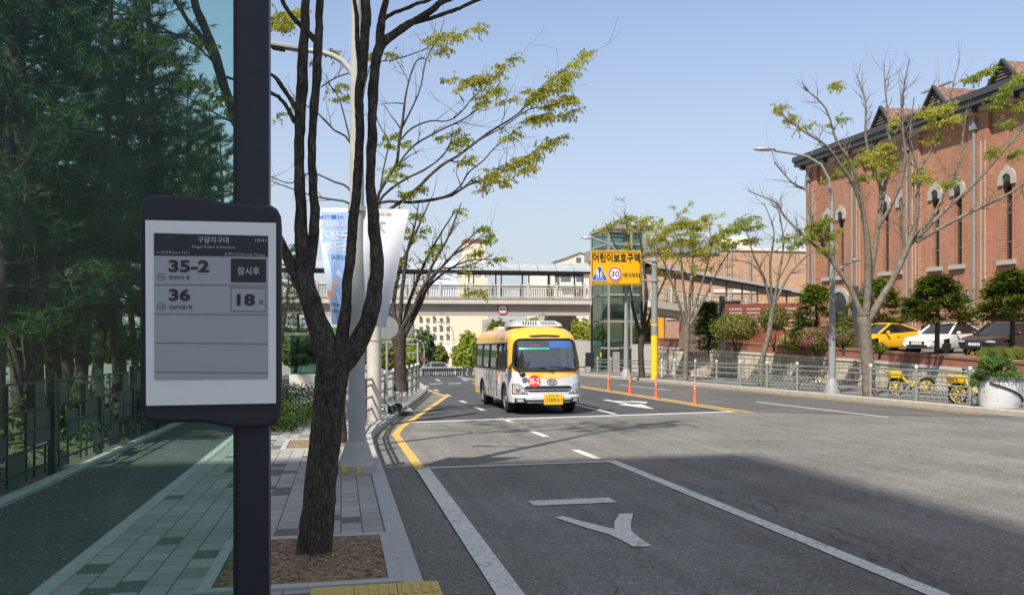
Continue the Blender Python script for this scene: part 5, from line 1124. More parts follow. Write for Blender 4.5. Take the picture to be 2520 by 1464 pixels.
# ---------------------------------------------------------------- right-hand street furniture
PR = along(lambda y: kr(y) + .42, 21.5, 58, 2.3)
guard_fence('long grey-green tubular guard fence along the right kerb below the church', PR, (.26, .52, .78, .95), 1.08, 'fence_sunlit')
def stub(p, n):
    b = MB()
    for h in (.42, .78, .95): b.lathe([(.04, 0), (.04, .06), (.01, .075)], p + Vector((0, -.03, h)), 'black', 10, axis=(0, -1, 0))
# right street lamps
def lamp_right(u, v, D, top, arm, label, rpx, low=None):
    B = gnd(u, v, .15) if D is None else at(u, v, D); t = thing('street_lamp', label, 'street lamp', B, group='street lamps'); d = B.x * SI + B.y * CO; k = d / F
    ztop = at(u, top, d).z; b = MB(); b.tube([(B.x, B.y, B.z), (B.x, B.y, B.z + (ztop - B.z) * .45), (B.x, B.y, ztop)], [rpx * k, rpx * k * .8, rpx * k * .5], 'pole_dim', 14); b.build('pole', t)
    b = MB(); b.lathe([(rpx * k * 2.3, 0), (rpx * k * 2.2, .08), (rpx * k * 1.25, .5), (rpx * k * 1.05, .55)], B, 'pole_dim', 14); b.build('base', t)
    pts = [at(a, c, d) for a, c in arm]; b = MB(); b.tube(pts, [rpx * k * .5] + [rpx * k * .36] * (len(pts) - 1), 'pole_dim', 8); b.build('lamp_arm', t)
    e, f_ = pts[-1], pts[-2]; dd = (e - f_).normalized(); b = MB(); b.ell(e + dd * .35, (.42, .14, .07), 'galv', 12, 8, R=Matrix.Rotation(math.atan2(dd.y, dd.x), 3, 'Z')); b.build('lamp_head', t)
    if low:
        pts = [at(a, c, d) for a, c in low]; b = MB(); b.tube(pts, rpx * k * .3, 'pole_dim', 6); b.build('lamp_arm', t); b = MB(); b.ell(pts[-1], (.22, .1, .06), 'galv', 10, 6); b.build('lamp_head', t)
    return t
lamp_right(2048, 968, None, 480, [(2043, 480), (2040, 440), (2020, 405), (1985, 385), (1940, 376), (1905, 371)], 'tall grey street lamp with a curved arm, in front of the church corner', 9, [(2046, 690), (2058, 665), (2085, 650), (2108, 640)])
lamp_right(1541, 932, None, 700, [(1541, 700), (1538, 660), (1525, 625), (1500, 602), (1475, 592), (1462, 589)], 'grey street lamp with a curved arm, in front of the glass lift tower', 7)
# school-zone sign gantry
SB = gnd(1611, 932, .15); d_ = SB.x * SI + SB.y * CO
sg = thing('school_zone_sign', 'large yellow school zone sign with 30 limit on a grey pole with yellow foot', 'road sign', SB)
zt = at(1611, 628, d_).z; zy = at(1611, 825, d_).z; zg = at(1611, 800, d_).z; r_ = 8.5 * d_ / F
b = MB(); b.tube([(SB.x, SB.y, zg), (SB.x, SB.y, zt)], [r_, r_ * .8], 'steel_grey', 18); b.build('pole', sg); b = MB(); b.tube([SB, (SB.x, SB.y, zy)], r_ * 1.04, 'pole_yellow', 18); b.build('yellow_sleeve', sg); b = MB(); b.tube([(SB.x, SB.y, zy), (SB.x, SB.y, zg)], r_ * 1.05, 'steel_grey', 18); b.tube([(SB.x, SB.y, zg - .03), (SB.x, SB.y, zg + .06)], r_ * 1.09, 'pole_yellow', 18); b.build('collar', sg)
b = MB()
for v in (641, 690):
    p, q = onY(1625, v, SB.y), onY(1500, v, SB.y); b.tube([p, q], .05, 'galv', 8); b.lathe([(r_ * 1.2, -.06), (r_ * 1.2, .06)], (SB.x, SB.y, p.z), 'galv', 16)
b.build('sign_arm', sg)
yq = SB.y - .12
def sq(u, v): return onY(u, v, yq)
def rr_poly(x0, x1, z0, z1, r, n=5): return [(cx + r * math.cos(a), cz + r * math.sin(a)) for cx, cz, a0 in ((x1 - r, z0 + r, -90), (x1 - r, z1 - r, 0), (x0 + r, z1 - r, 90), (x0 + r, z0 + r, 180)) for a in [math.radians(a0 + 90 * i / n) for i in range(n + 1)]]
a_, c_ = sq(1453.5, 701), sq(1578, 618); x0, x1, z0, z1 = a_.x, c_.x, a_.z, c_.z; W_, H_ = x1 - x0, z1 - z0
b = MB(); b.prism(rr_poly(x0, x1, z0, z1, .12), (0, yq, 0), X3, Z3, -.03, 'sign_yellow')
ri, ro = rr_poly(x0 + .09, x1 - .09, z0 + .09, z1 - .09, .10), rr_poly(x0 + .06, x1 - .06, z0 + .06, z1 - .06, .12); k = len(ri); yk = yq - .033
b.add([(x, yk, z) for x, z in ri] + [(x, yk, z) for x, z in ro], [(i, (i + 1) % k, k + (i + 1) % k, k + i) for i in range(k)], 'sign_black'); b.build('panel', sg, smooth=0)
def spx(u, v): return x0 + W_ * (u - 1454) / 124, z1 - H_ * (v - 617) / 84
def stx(b, body, u, v, hh, wid, m, bold=.02, dy=0): x, z = spx(u, v); b.text(body, hh * H_ / 84, (x, yk - .002 - dy, z), X3, Z3, m, 0, bold, 'CENTER', wid * W_ / 124)
b = MB(); stx(b, '어린이보호구역', 1516, 634, 22, 114, 'sign_black', .02); stx(b, '여기부터', 1553, 676, 12, 40, 'sign_black', .012); b.build('lettering', sg, smooth=0)
def disc(b, cx, cz, r, y, m, n=32): b.add([(cx + r * math.cos(6.2832 * i / n), y, cz + r * math.sin(6.2832 * i / n)) for i in range(n)], [tuple(range(n))], m)
b = MB(); x, z = spx(1513, 674); u_ = W_ / 124; disc(b, x, z, 17.5 * u_, yk - .002, 'sign_white'); disc(b, x, z, 16.5 * u_, yk - .004, 'sign_red'); disc(b, x, z, 12.8 * u_, yk - .006, 'sign_white'); b.text('30', 13.5 * u_, (x, yk - .009, z), X3, Z3, 'sign_black', 0, .01, 'CENTER', 21 * u_); b.build('speed_limit_disc', sg, smooth=0)
b = MB(); x, z = spx(1475, 674)
def tri(s, y, m): b.add([(x + px * u_ * s, y, z + pz * u_ * s) for px, pz in ((-17, -17), (17, -17), (19, -13), (2, 18), (-2, 18), (-19, -13))], [tuple(range(6))], m)
tri(1.0, yk - .002, 'sign_white'); tri(.93, yk - .004, 'sign_blue'); y_ = yk - .006
def blob(P, m='sign_white'): b.add([(x + px * u_, y_, z + pz * u_) for px, pz in P], [tuple(range(len(P)))], m)
disc(b, x - 4, z + 8 * u_ * 1, 2.3 * u_, y_, 'sign_white', 12) if False else disc(b, x - 4.5 * u_, z + 7.2 * u_, 2.3 * u_, y_, 'sign_white', 12); disc(b, x + 4 * u_, z + 4.2 * u_, 2.0 * u_, y_, 'sign_white', 12)
blob([(-6.5, 4.6), (-2.8, 4.6), (-1.5, -2.5), (-8.0, -2.5)]); blob([(-6.8, -2.6), (-5.2, -2.6), (-6.2, -10), (-8.2, -10)]); blob([(-3.8, -2.6), (-2.2, -2.6), (-1.6, -10), (-3.6, -10)]); blob([(-2.9, 4.2), (-2.3, 3.0), (1.6, -1.0), (1.0, -2.0)]); blob([(-6.4, 4.2), (-7.4, 3.4), (-10.2, -1.2), (-9.2, -1.8)])
blob([(2.4, 1.9), (5.6, 1.9), (6.0, -4), (2.2, -4)]); blob([(2.2, -4), (3.8, -4), (2.6, -10), (.8, -10)]); blob([(4.4, -4), (6.0, -4), (8.2, -9.6), (6.6, -10)]); blob([(5.4, 1.6), (6.2, .8), (9.6, -3.2), (8.6, -3.8)])
b.text('어린이보호', 3.2 * u_, (x, y_, z - 13.2 * u_), X3, Z3, 'sign_white', 0, .01, 'CENTER', 24 * u_); b.build('children_triangle', sg, smooth=0)
# delineators on the double line
dl = None
for i, (u, v) in enumerate(((1697, 996), (1607, 981), (1535, 971), (1474, 963))):
    B = gnd(u, v); B.x = 11.24; lab = ['orange flexible delineator post nearest the end of the double yellow line', 'orange delineator post below the yellow sleeve of the school sign', 'orange delineator post below the foot of the grey street lamp', 'orange delineator post nearest the minibus'][i]
    if dl is None:
        dl = thing('delineator_post', lab, 'bollard', B, group='orange delineator posts', world=False)
        b = MB(); b.lathe([(.10, 0), (.10, .02), (.06, .05), (.055, .06), (.042, .40), (.040, .78), (.036, .80)], (0, 0, 0), 'delin_orange', 18); b.build('post', dl)
        for z in (.50, .60, .70): b = MB(); b.lathe([(.0432, z), (.0430, z + .045)], (0, 0, 0), 'reflect_grey', 18, cap=False); b.build('reflector', dl)
        o = dl
    else: o = copy_tree(dl); o['label'] = lab
    o.location = (B.x, B.y, RZ(B.y) + .004)
# ---------------------------------------------------------------- footbridge over the road
BY = 58.0; GZ = RZ(BY) + .15
zb, zd, zr_, zc = onY(1240, 776, BY).z, onY(1240, 735, BY).z, onY(1240, 702, BY).z, onY(1240, 661, BY).z
zg1 = onY(1240, 748, BY).z
XL, XT = -9.0, onY(1456, 735, BY).x
fb = thing('footbridge', 'beige covered footbridge with pale railings spanning the road', 'footbridge', ((XL + XT) / 2, BY, GZ))
b = MB(); b.box2((XL, BY + .35, zb), (XT, BY + 2.2, zg1), 'concrete_girder'); b.build('girder', fb, smooth=0)
b = MB(); b.box2((XL, BY + .0, zg1 + .002), (XT, BY + 2.6, zd), 'concrete_pale'); b.box2((XL, BY - .05, zd + .002), (XT, BY + 2.65, zd + .07), 'concrete_pale'); b.build('deck', fb, smooth=0)
b = MB()
for x in (onY(1085, 0, BY).x, onY(1335, 0, BY).x):
    for i in range(3):
        for j in range(9): b.lathe([(.03, 0), (.03, .03), (.01, .04)], (x + i * .13, BY + .35, zb + .08 + j * .11), 'concrete_girder', 6, axis=(0, -1, 0))
bb = b.build('bolts', fb)
hb = zr_ - zd
for yy in (BY + .05, BY + 2.55):
    b = MB(); b.tube([(XL, yy, zr_), (XT, yy, zr_)], .05, 'rail_pale', 8); b.tube([(XL, yy, zr_ - .16), (XT, yy, zr_ - .16)], .025, 'rail_pale', 6); b.tube([(XL, yy, zd + .15), (XT, yy, zd + .15)], .03, 'rail_pale', 6); b.build('handrail', fb)
    b = MB(); x = XL + .1
    while x < XT: b.box((x, yy, zd + .15 + (hb - .31) / 2), (.045, .03, hb - .31), 'rail_pale'); x += .17
    b.build('balusters', fb, smooth=0)
    x = XT - .5
    while x > XL:
        b = MB(); b.box((x, yy, zd + hb / 2 + .06), (.13, .13, hb + .1), 'rail_pale'); b.ell((x, yy, zr_ + .16), (.07, .07, .07), 'rail_pale', 8, 6); b.build('rail_post', fb, smooth=30); x -= 1.95 * 1.05
XC0 = onY(1125, 660, BY).x; ze = onY(1240, 672, BY).z; xp = XT - .6
while xp > XL + 1:
    for yy in (BY + .22, BY + 2.38): b = MB(); b.box((xp, yy, (zd + ze) / 2), (.09, .09, ze - zd), 'frame_bronze'); b.build('canopy_post', fb, smooth=0)
    xp -= 1.95
b = MB()
for yy in (BY + .1, BY + 2.5): b.box2((XL, yy - .06, ze), (XT, yy + .06, ze + .16), 'canopy_dark')
x = XL
while x < XT: b.box((x, BY + 1.3, ze + .06), (.06, 2.3, .06), 'canopy_dark'); x += .65
b.build('canopy_beam', fb, smooth=0)
b = MB(); n = 10; vs = []
for j in range(n + 1):
    a = math.pi * j / n; yy, zz = BY + 1.3 - 1.35 * math.cos(a), ze + .17 + (zc - ze + .30) * math.sin(a); vs += [(XL, yy, zz), (XT, yy, zz)]
b.add(vs, [(2 * j, 2 * j + 1, 2 * j + 3, 2 * j + 2) for j in range(n)], 'roof_pale'); b.build('canopy_roof', fb)
b = MB(); x = XT
while x > XL: b.tube([(x, BY + 1.3 - 1.36 * math.cos(math.pi * j / n), ze + .175 + (zc - ze + .30) * math.sin(math.pi * j / n)) for j in range(n + 1)], .03, 'steel_grey', 5); x -= 1.3
b.build('canopy_rib', fb)
b = MB(); b.box2((onY(1060, 640, BY).x, BY + .1, zd), (onY(1125, 640, BY).x, BY + 2.3, zc + .5), 'banner_pale'); b.build('landing_screen', fb, smooth=0)
for x in (2.2, -6): b = MB(); b.box((x, BY + 1.3, (GZ + zb) / 2 - .1), (.9, .9, zb - GZ + .2), 'concrete_girder'); b.build('pier', fb, smooth=0)
hs_ = onY(1237, 761, BY + .34); o = thing('height_limit_sign', 'round red-rimmed 4.5 m height limit sign on the footbridge girder', 'road sign', hs_)
b = MB(); rr = 13.5 * (hs_.x * SI + hs_.y * CO) / F; y0 = hs_.y
b.lathe([(rr, 0), (rr, .03)], (hs_.x, y0, hs_.z), 'sign_red', 32, axis=(0, -1, 0)); disc(b, hs_.x, hs_.z, rr * .76, y0 - .034, 'sign_white'); b.build('plate', o, smooth=30)
b = MB(); b.text('4', .24, (hs_.x - .12, y0 - .038, hs_.z), X3, Z3, 'sign_black', 0, .0, 'CENTER'); b.text('.5', .16, (hs_.x + .06, y0 - .038, hs_.z - .04), X3, Z3, 'sign_black', 0, .0, 'CENTER'); b.text('m', .06, (hs_.x + .19, y0 - .038, hs_.z - .09), X3, Z3, 'sign_black', 0, .0, 'CENTER')
for s in (-1, 1): b.add([(hs_.x + s * 0 + px, y0 - .038, hs_.z + s * pz) for px, pz in ((-.07, .27), (.07, .27), (0, .20))], [(0, 1, 2)], 'sign_black')
b.build('lettering', o, smooth=0)
# stair down behind the tower
stv = thing('bridge_stair', 'beige stair with pale parapets descending behind the minibus', 'stairs', (XT - 1.2, BY + 9, RZ(BY + 9) + .12))
ya, yb, za, zb2 = BY + 2.3, BY + 13.5, zd, RZ(BY + 13) + .2; n = 26; b = MB()
for i in range(n): t = i / n; b.box2((XT - 2.2, ya + (yb - ya) * t, za + (zb2 - za) * t - .5), (XT - .2, ya + (yb - ya) * (t + 1 / n), za + (zb2 - za) * t), 'concrete_girder')
b.build('steps', stv, smooth=0)
for x in (XT - 2.25, XT - .15): b = MB(); b.bar((x, ya, za + .5), (x, yb, zb2 + .5), .08, 1.0, 'rail_pale'); b.build('parapet', stv, smooth=0)
# ---------------------------------------------------------------- glass lift tower
TX0, TX1 = onY(1453, 700, BY).x, onY(1580, 700, BY + .2).x; tw = TX1 - TX0; TZ = onY(1500, 566, BY).z; tb_ = RZ(BY) + .1
lt = thing('lift_tower', 'glass lift tower with grey metal frame beside the footbridge', 'lift tower', ((TX0 + TX1) / 2, BY + 1.2, tb_))
TX0 = onY(1498, 700, BY).x; cx1 = TX0; TD = 4.2
P_ = [(TX0, BY + .0), (TX1, BY + .0), (TX1, BY + TD), (TX0, BY + TD)]
lev = [tb_ + .0, onY(1500, 882, BY).z, onY(1500, 788, BY).z, onY(1500, 725, BY).z, onY(1500, 640, BY).z, onY(1500, 618, BY).z, TZ]
lev = [onY(1500, v, BY).z for v in (930, 857, 791, 725, 664, 616, 600, 568)]
for i, z in enumerate(lev):
    b = MB()
    for p, q in zip(P_, P_[1:] + P_[:1]): b.bar((*p, z), (*q, z), .12, .14, 'frame_alu')
    b.build('transom', lt, smooth=0)
for p in P_ + [((cx1 * .35 + TX1 * .65), BY + .0)]:
    b = MB(); b.box((p[0], p[1], (lev[0] + TZ) / 2), (.14, .14, TZ - lev[0]), 'frame_alu'); b.build('mullion', lt, smooth=0)
for i, (z0, z1) in enumerate(zip(lev, lev[1:])):
    b = MB()
    for p, q in zip(P_, P_[1:] + P_[:1]):
        d = Vector((q[0] - p[0], q[1] - p[1], 0)).normalized() * .07; b.add([(p[0] + d.x, p[1] + d.y, z0 + .07), (q[0] - d.x, q[1] - d.y, z0 + .07), (q[0] - d.x, q[1] - d.y, z1 - .07), (p[0] + d.x, p[1] + d.y, z1 - .07)], [(0, 1, 2, 3)], 'lift_glass')
    b.build('glass', lt, smooth=0)
b = MB(); b.prism([(x, y) for x, y in [(TX0 - .15, BY - .15), (TX1 + .15, BY - .15), (TX1 + .15, BY + TD + .15), (TX0 - .15, BY + TD + .15)]], (0, 0, TZ + .07), X3, Y3, .22, 'frame_alu'); b.build('roof', lt, smooth=0)
mx_ = (cx1 + TX1) / 2
b = MB(); b.box2((cx1 + .3, BY + 1.0, lev[2] + .2), (TX1 - .8, BY + 2.6, lev[2] + 1.2), 'steel_grey'); b.box2((cx1 + .3, BY + .9, lev[2] + 1.2), (TX1 - .6, BY + 2.6, lev[2] + 1.3), 'pole_yellow'); b.build('lift_car', lt, smooth=0)
b = MB()
for x in (cx1 + .35, TX1 - .35): b.box2((x - .05, BY + 2.5, lev[0]), (x + .05, BY + 2.6, TZ), 'steel_grey')
b.bar((cx1 + .3, BY + 1.5, lev[4]), (TX1 - .3, BY + 1.5, lev[3] + .3), .12, .12, 'steel_grey'); b.build('guide_rail', lt, smooth=0)
b = MB(); b.box2((cx1 + .28, BY - .09, lev[0]), (TX1 - .5, BY - .02, lev[1] - .25), 'frame_alu'); b.build('door_surround', lt, smooth=0)
b = MB(); b.box2((mx_ - .5, BY - .13, lev[0]), (mx_ + .35, BY - .10, lev[0] + 2.1), 'win_dark'); b.box((mx_ - .08, BY - .14, lev[0] + 1.05), (.10, .02, 2.1), 'galv'); b.build('door', lt, smooth=0)
b = MB(); b.box((TX1 - .35, BY - .08, lev[0] + 1.45), (.30, .03, .34), 'pole_yellow'); b.box((TX0 - .09, BY + 1.6, lev[0] + 1.6), (.03, .25, .3), 'pole_yellow'); b.build('notice', lt, smooth=0)
# right-hand ramp of the bridge down to the school
ra, rb_ = Vector((TX1, BY + 1.0, zd)), Vector((TX1 + 17.5, BY + 9.5, zd - 1.55))
rp_ = thing('covered_ramp', 'covered footway with pale railings leading from the lift tower towards the school', 'ramp', (ra.x + 8, ra.y + 4, LOT))
dv = (rb_ - ra); nrm = Vector((-dv.y, dv.x, 0)).normalized(); L_ = dv.length
b = MB(); b.bar(ra + Vector((0, 0, -.28)), rb_ + Vector((0, 0, -.28)), 2.5, .5, 'concrete_pale'); b.build('deck', rp_, smooth=0)
b = MB(); b.bar(ra + Vector((0, 0, -.75)), ra.lerp(rb_, .45) + Vector((0, 0, -.75)), 1.7, .45, 'concrete_girder'); b.build('girder', rp_, smooth=0)
for s in (-1, 1):
    b = MB(); o_ = nrm * s * 1.2
    for h in (hb, .15): b.tube([ra + o_ + Vector((0, 0, h)), rb_ + o_ + Vector((0, 0, h))], .05 if h > .5 else .03, 'rail_pale', 6)
    k = int(L_ / .17)
    for i in range(k): p = ra.lerp(rb_, i / k) + o_; b.box(p + Vector((0, 0, hb / 2 + .05)), (.04, .04, hb - .12), 'rail_pale')
    for i in range(9): p = ra.lerp(rb_, i / 9) + o_; b.box(p + Vector((0, 0, hb / 2 + .1)), (.13, .13, hb + .2), 'rail_pale')
    b.build('railing', rp_, smooth=0)
for i in range(10):
    p = ra.lerp(rb_, (i + .4) / 10) + nrm * (-1.1); b = MB(); b.box(p + Vector((0, 0, 1.1)), (.10, .10, 2.2), 'frame_bronze'); b.build('canopy_post', rp_, smooth=0)
b = MB(); b.bar(ra + Vector((0, 0, 2.25)), rb_ + Vector((0, 0, 2.25)), 2.6, .12, 'canopy_dark'); b.build('canopy_beam', rp_, smooth=0)
b = MB(); vs = []
for j in range(9):
    a = math.pi * j / 8; o_ = nrm * (-1.4 * math.cos(a)) + Vector((0, 0, 2.33 + .38 * math.sin(a))); vs += [ra + o_, rb_ + o_]
b.add(vs, [(2 * j, 2 * j + 1, 2 * j + 3, 2 * j + 2) for j in range(8)], 'roof_grey'); b.build('canopy_roof', rp_)
# ---------------------------------------------------------------- retaining wall
rw = thing('retaining_wall', 'stained stone block retaining wall with a red brick coping below the church car park', 'wall', (22.3, 30, RZ(30) + .15))
ysw = yr(-10, 52, 1.0)
def wall_strip(name, z0, z1, off, mat, th, parent):
    b = MB(); n = len(ysw)
    for y in ysw: a, c = z0(y), z1(y); x = wx(y); b.v += [(x + off, y, a), (x + off, y, c), (x + th, y, c), (x + th, y, a)]
    mi = b.mi(mat)
    for i in range(n - 1):
        for k in range(3): b.f.append((4 * i + k, 4 * i + k + 1, 4 * i + k + 5, 4 * i + k + 4)); b.m.append(mi)
    b.f += [(0, 3, 2, 1), (4 * n - 4, 4 * n - 3, 4 * n - 2, 4 * n - 1)]; b.m += [mi, mi]
    return b.build(name, parent, smooth=30)
# rock-faced blocks with dark water stains
m, t, b_ = nodes('stone_rock'); c = coords(t, 'yz'); br = N(t, 'ShaderNodeTexBrick'); br.inputs['Scale'].default_value = 1; br.inputs['Brick Width'].default_value = .62; br.inputs['Row Height'].default_value = .36; br.inputs['Mortar Size'].default_value = .016
br.inputs['Color1'].default_value = (.58, .51, .40, 1); br.inputs['Color2'].default_value = (.48, .42, .32, 1); br.inputs['Mortar'].default_value = (.12, .11, .09, 1); L(t, c, br.inputs['Vector'])
mp = N(t, 'ShaderNodeMapping'); mp.inputs['Scale'].default_value = (1.6, .22, 1); L(t, c, mp.inputs[0]); st_ = noi(t, mp.outputs[0], 1.4, 6, .7); rk = noi(t, c, 9, 5, .7)
col = mul(t, br.outputs['Color'], ramp(t, st_, [(.33, .58), (.52, 1.10)])); col = mul(t, col, ramp(t, rk, [(.3, .78), (.7, 1.18)])); L(t, col, b_.inputs['Base Color']); b_.inputs['Roughness'].default_value = .95
ad = t.nodes.new('ShaderNodeMath'); ad.operation = 'SUBTRACT'; L(t, rk, ad.inputs[0]); L(t, br.outputs['Fac'], ad.inputs[1]); bumpn(t, b_, ad.outputs[0], .8, .05)
CT = lambda y: .64 + .0145 * max(0, y - 24)
CBt = lambda y: .25 + .008 * max(0, y - 24)
wall_strip('stone', lambda y: RZ(y) - .1, lambda y: CBt(y) - .12, .0, 'stone_rock', .5, rw)
wall_strip('cap_course', lambda y: CBt(y) - .118, lambda y: CBt(y), -.05, 'concrete_pale', .5, rw)
wall_strip('brick_coping', lambda y: CBt(y) + .002, lambda y: CT(y) - .10, -.0, 'brick_coping', .35, rw)
wall_strip('coping_cap', lambda y: CT(y) - .098, lambda y: CT(y), -.035, 'brick_coping', .38, rw)
# ---------------------------------------------------------------- the red brick church
CXF = 36.0; EZ = 14.05; Y1 = onX(1990, 500, CXF).y; Y0 = 24.0; XB = 54.0
ch = thing('church', 'large red brick church with tall narrow arched windows and a dormered tile roof', 'church', (CXF, (Y0 + Y1) / 2, LOT))
SILL = 5.45; ARCH_T = 10.3
wins = []
for u in (2037, 2070, 2180, 2222, 2303, 2358): wins.append(onX(u, 560, CXF).y)
wins += [onX(2480, 500, CXF).y]; wins.append(wins[-1] - (wins[4] - wins[5]) * 1.02); wins += [wins[-1] - 3.6, wins[-1] - 5.2]
ww = .62; hz_ = 0
# wall with real window recesses: piers, sill bands and head bands
b = MB(); ed = sorted(wins, reverse=True); prev = Y1; dpt = .9
def wbox(y0, y1, z0, z1): b.box2((CXF, y0, z0), (CXF + dpt, y1, z1), 'brick_red_x')
for y in ed:
    wbox(y + ww / 2, prev, LOT, EZ); wbox(y - ww / 2, y + ww / 2, LOT, SILL); wbox(y - ww / 2, y + ww / 2, ARCH_T - .35, EZ); prev = y - ww / 2
wbox(Y0, prev, LOT, EZ)
b.box2((CXF + dpt, Y0, LOT), (XB, Y1, EZ - .01), 'brick_red_y'); b.build('wall', ch, smooth=0)
b = MB(); b.box2((CXF, Y0, EZ - 1.6), (CXF - .18, Y1, EZ), 'brick_red_x') if False else None
dps = [onX(u, 560, CXF).y for u in (1999, 2107, 2242, 2409)]; dps.append(dps[-1] - (dps[2] - dps[3])); dps.append(dps[-1] - 6.3)
for y in dps:                                   # shallow brick piers carry the downpipes
    b = MB(); b.box2((CXF - .22, y - 1.0, LOT + .01), (CXF - .002, y + .55, EZ - .02), 'brick_red_x'); b.build('pier', ch, smooth=0)
    b = MB(); b.tube([(CXF - .32, y, LOT), (CXF - .32, y, EZ - .3)], .095, 'downpipe', 10); b.box((CXF - .34, y, EZ - .75), (.3, .42, .5), 'downpipe'); b.build('downpipe', ch)
for y in dps:
    b = MB()
    for k in (-.75, -.42): b.box2((CXF - .232, y + k - .03, LOT + .02), (CXF - .218, y + k + .03, EZ - 1.7), 'cornice')
    b.build('joint_strip', ch, smooth=0)
for y in wins:
    wn = MB(); wn.box2((CXF + .30, y - ww / 2, SILL), (CXF + .34, y + ww / 2, ARCH_T), 'win_dark'); w_ = wn.build('window', ch, smooth=0)
    b = MB()
    for z in (SILL + 1.0, SILL + 2.6, SILL + 3.7): b.box((CXF + .27, y, z), (.06, ww, .09), 'louver')
    for s in (-1, 1): b.box2((CXF + .22, y + s * ww / 2 - s * .05, SILL), (CXF + .30, y + s * ww / 2, ARCH_T - .3), 'frame_bronze')
    b.build('frame', w_, smooth=0)
    b = MB(); b.box((CXF - .04, y, SILL - .14), (.32, ww + .62, .26), 'stone_trim'); b.build('sill', w_, smooth=0)
    b = MB(); n = 14; ro, ri = .62, .31; zc_ = ARCH_T - .42; pts = [(ro, -.38), (ri, -.38)] 
    oa = [(ro * math.cos(a), ro * math.sin(a)) for a in lin(0, math.pi, n)]; ia = [(ri * math.cos(a), ri * math.sin(a)) for a in lin(math.pi, 0, n)]
    poly = [(ro, -.30)] + oa + [(-ro, -.30), (-ri, -.30)] + ia + [(ri, -.30)]
    poly2 = []; 
    for yy, zz in poly: poly2.append((yy, zz))
    k = [i for i, (yy, zz) in enumerate(oa)][n // 2] + 1; poly2[k] = (0, ro + .16); poly2.insert(k, (.14, ro + .12)); poly2.insert(k + 2, (-.14, ro + .12))
    b.prism(poly2, (CXF - .12, y, zc_), Y3, Z3, .14, 'stone_trim'); b.build('arch_stone', w_, smooth=0)
    b = MB(); b.box2((CXF + .1, y - ww / 2, ARCH_T - .8), (CXF + .29, y + ww / 2, ARCH_T - .36), 'louver'); b.ell((CXF - .02, y, ARCH_T - .55), (.18, .26, .26), 'win_dark', 10, 8); b.build('lamp', w_, smooth=30)
# eaves
b = MB(); ov = .95
b.box2((CXF - .45, Y0 - 1, EZ - .02), (CXF + .5, Y1 + .4, EZ + .22), 'cornice'); b.build('cornice', ch, smooth=0)
b = MB(); b.box2((CXF - ov, Y0 - 1, EZ + .225), (XB, Y1 + .55, EZ + .60), 'slate'); b.box2((CXF - ov - .12, Y0 - 1, EZ + .602), (XB, Y1 + .67, EZ + .98), 'slate'); b.build('eaves', ch, smooth=0)
for y in [Y1 - .2 - 3.06 * i for i in range(12)]: b = MB(); b.box((CXF - .62, y, EZ + .08), (.5, .22, .28), 'slate'); b.build('eave_bracket', ch, smooth=0)
ez = EZ + .985; xr_, rz_ = CXF + 9, EZ + 3.9
rf = MB(); rf.add([(CXF - ov - .1, Y0 - 1, ez), (CXF - ov - .1, Y1 + .65, ez), (xr_, Y1 - 8, rz_), (xr_, Y0 - 1, rz_), (XB + 1, Y1 + .65, ez), (XB + 1, Y0 - 1, ez)], [(0, 3, 2, 1), (1, 2, 4), (2, 3, 5, 4)], 'roof_tile'); roof = rf.build('roof', ch, smooth=0)
for (u, v, zz) in ((2180, 265, 0), (2311, 215, 0), (2482, 150, 0)):
    y = onX(u, v, CXF + .9).y; zt_ = onX(u, v, CXF + .9).z; zb_ = ez + .3; hw = 1.05
    zt_ = min(zt_, zb_ + 2.5)
    b = MB(); b.add([(CXF + .55, y - hw - .25, zb_), (CXF + .55, y + hw + .25, zb_), (CXF + .55, y, zt_), (CXF + 7.5, y - hw - .25, zb_), (CXF + 7.5, y + hw + .25, zb_), (CXF + 7.5, y, zt_)], [(0, 2, 5, 3), (1, 4, 5, 2)], 'roof_tile')
    dm = b.build('dormer', ch, smooth=0)
    b = MB(); b.bar((CXF + .50, y - hw - .28, zb_ - .05), (CXF + .50, y, zt_ + .05), .2, .12, 'slate'); b.bar((CXF + .50, y + hw + .28, zb_ - .05), (CXF + .50, y, zt_ + .05), .2, .12, 'slate'); b.box((CXF + .5, y, zb_ - .05), (.2, 2 * hw + .5, .2), 'slate'); b.build('bargeboard', dm, smooth=0)
    b = MB(); b.add([(CXF + .75, y - hw, zb_), (CXF + .75, y + hw, zb_), (CXF + .75, y, zt_ - .12)], [(0, 1, 2)], 'black')
    for i in range(7): tt = (i + .4) / 7.5; w2 = hw * (1 - tt); b.box((CXF + .68, y, zb_ + (zt_ - zb_) * tt), (.12, 2 * w2, .10), 'louver', Matrix.Rotation(.5, 3, 'Y'))
    b.build('louvres', dm, smooth=0)
cy = onX(2306, 205, CXF + 9).y; czz = rz_; crs = MB(); q = onX(2306, 215, CXF + 9); 
for s in (-.12, .12): crs.tube([(CXF + 9 + s, q.y, czz), (CXF + 9 + s, q.y, q.z + 2.3)], .05, 'galv', 6); crs.tube([(CXF + 9 + s, q.y - 1.7, q.z), (CXF + 9 + s, q.y + 1.7, q.z)], .07, 'galv', 6)
for k in range(4): crs.tube([(CXF + 9, q.y - .8, q.z), (CXF + 9, q.y, q.z + (.8 if k % 2 else -.8)), (CXF + 9, q.y + .8, q.z)], .03, 'galv', 5)
crs.build('cross', ch)
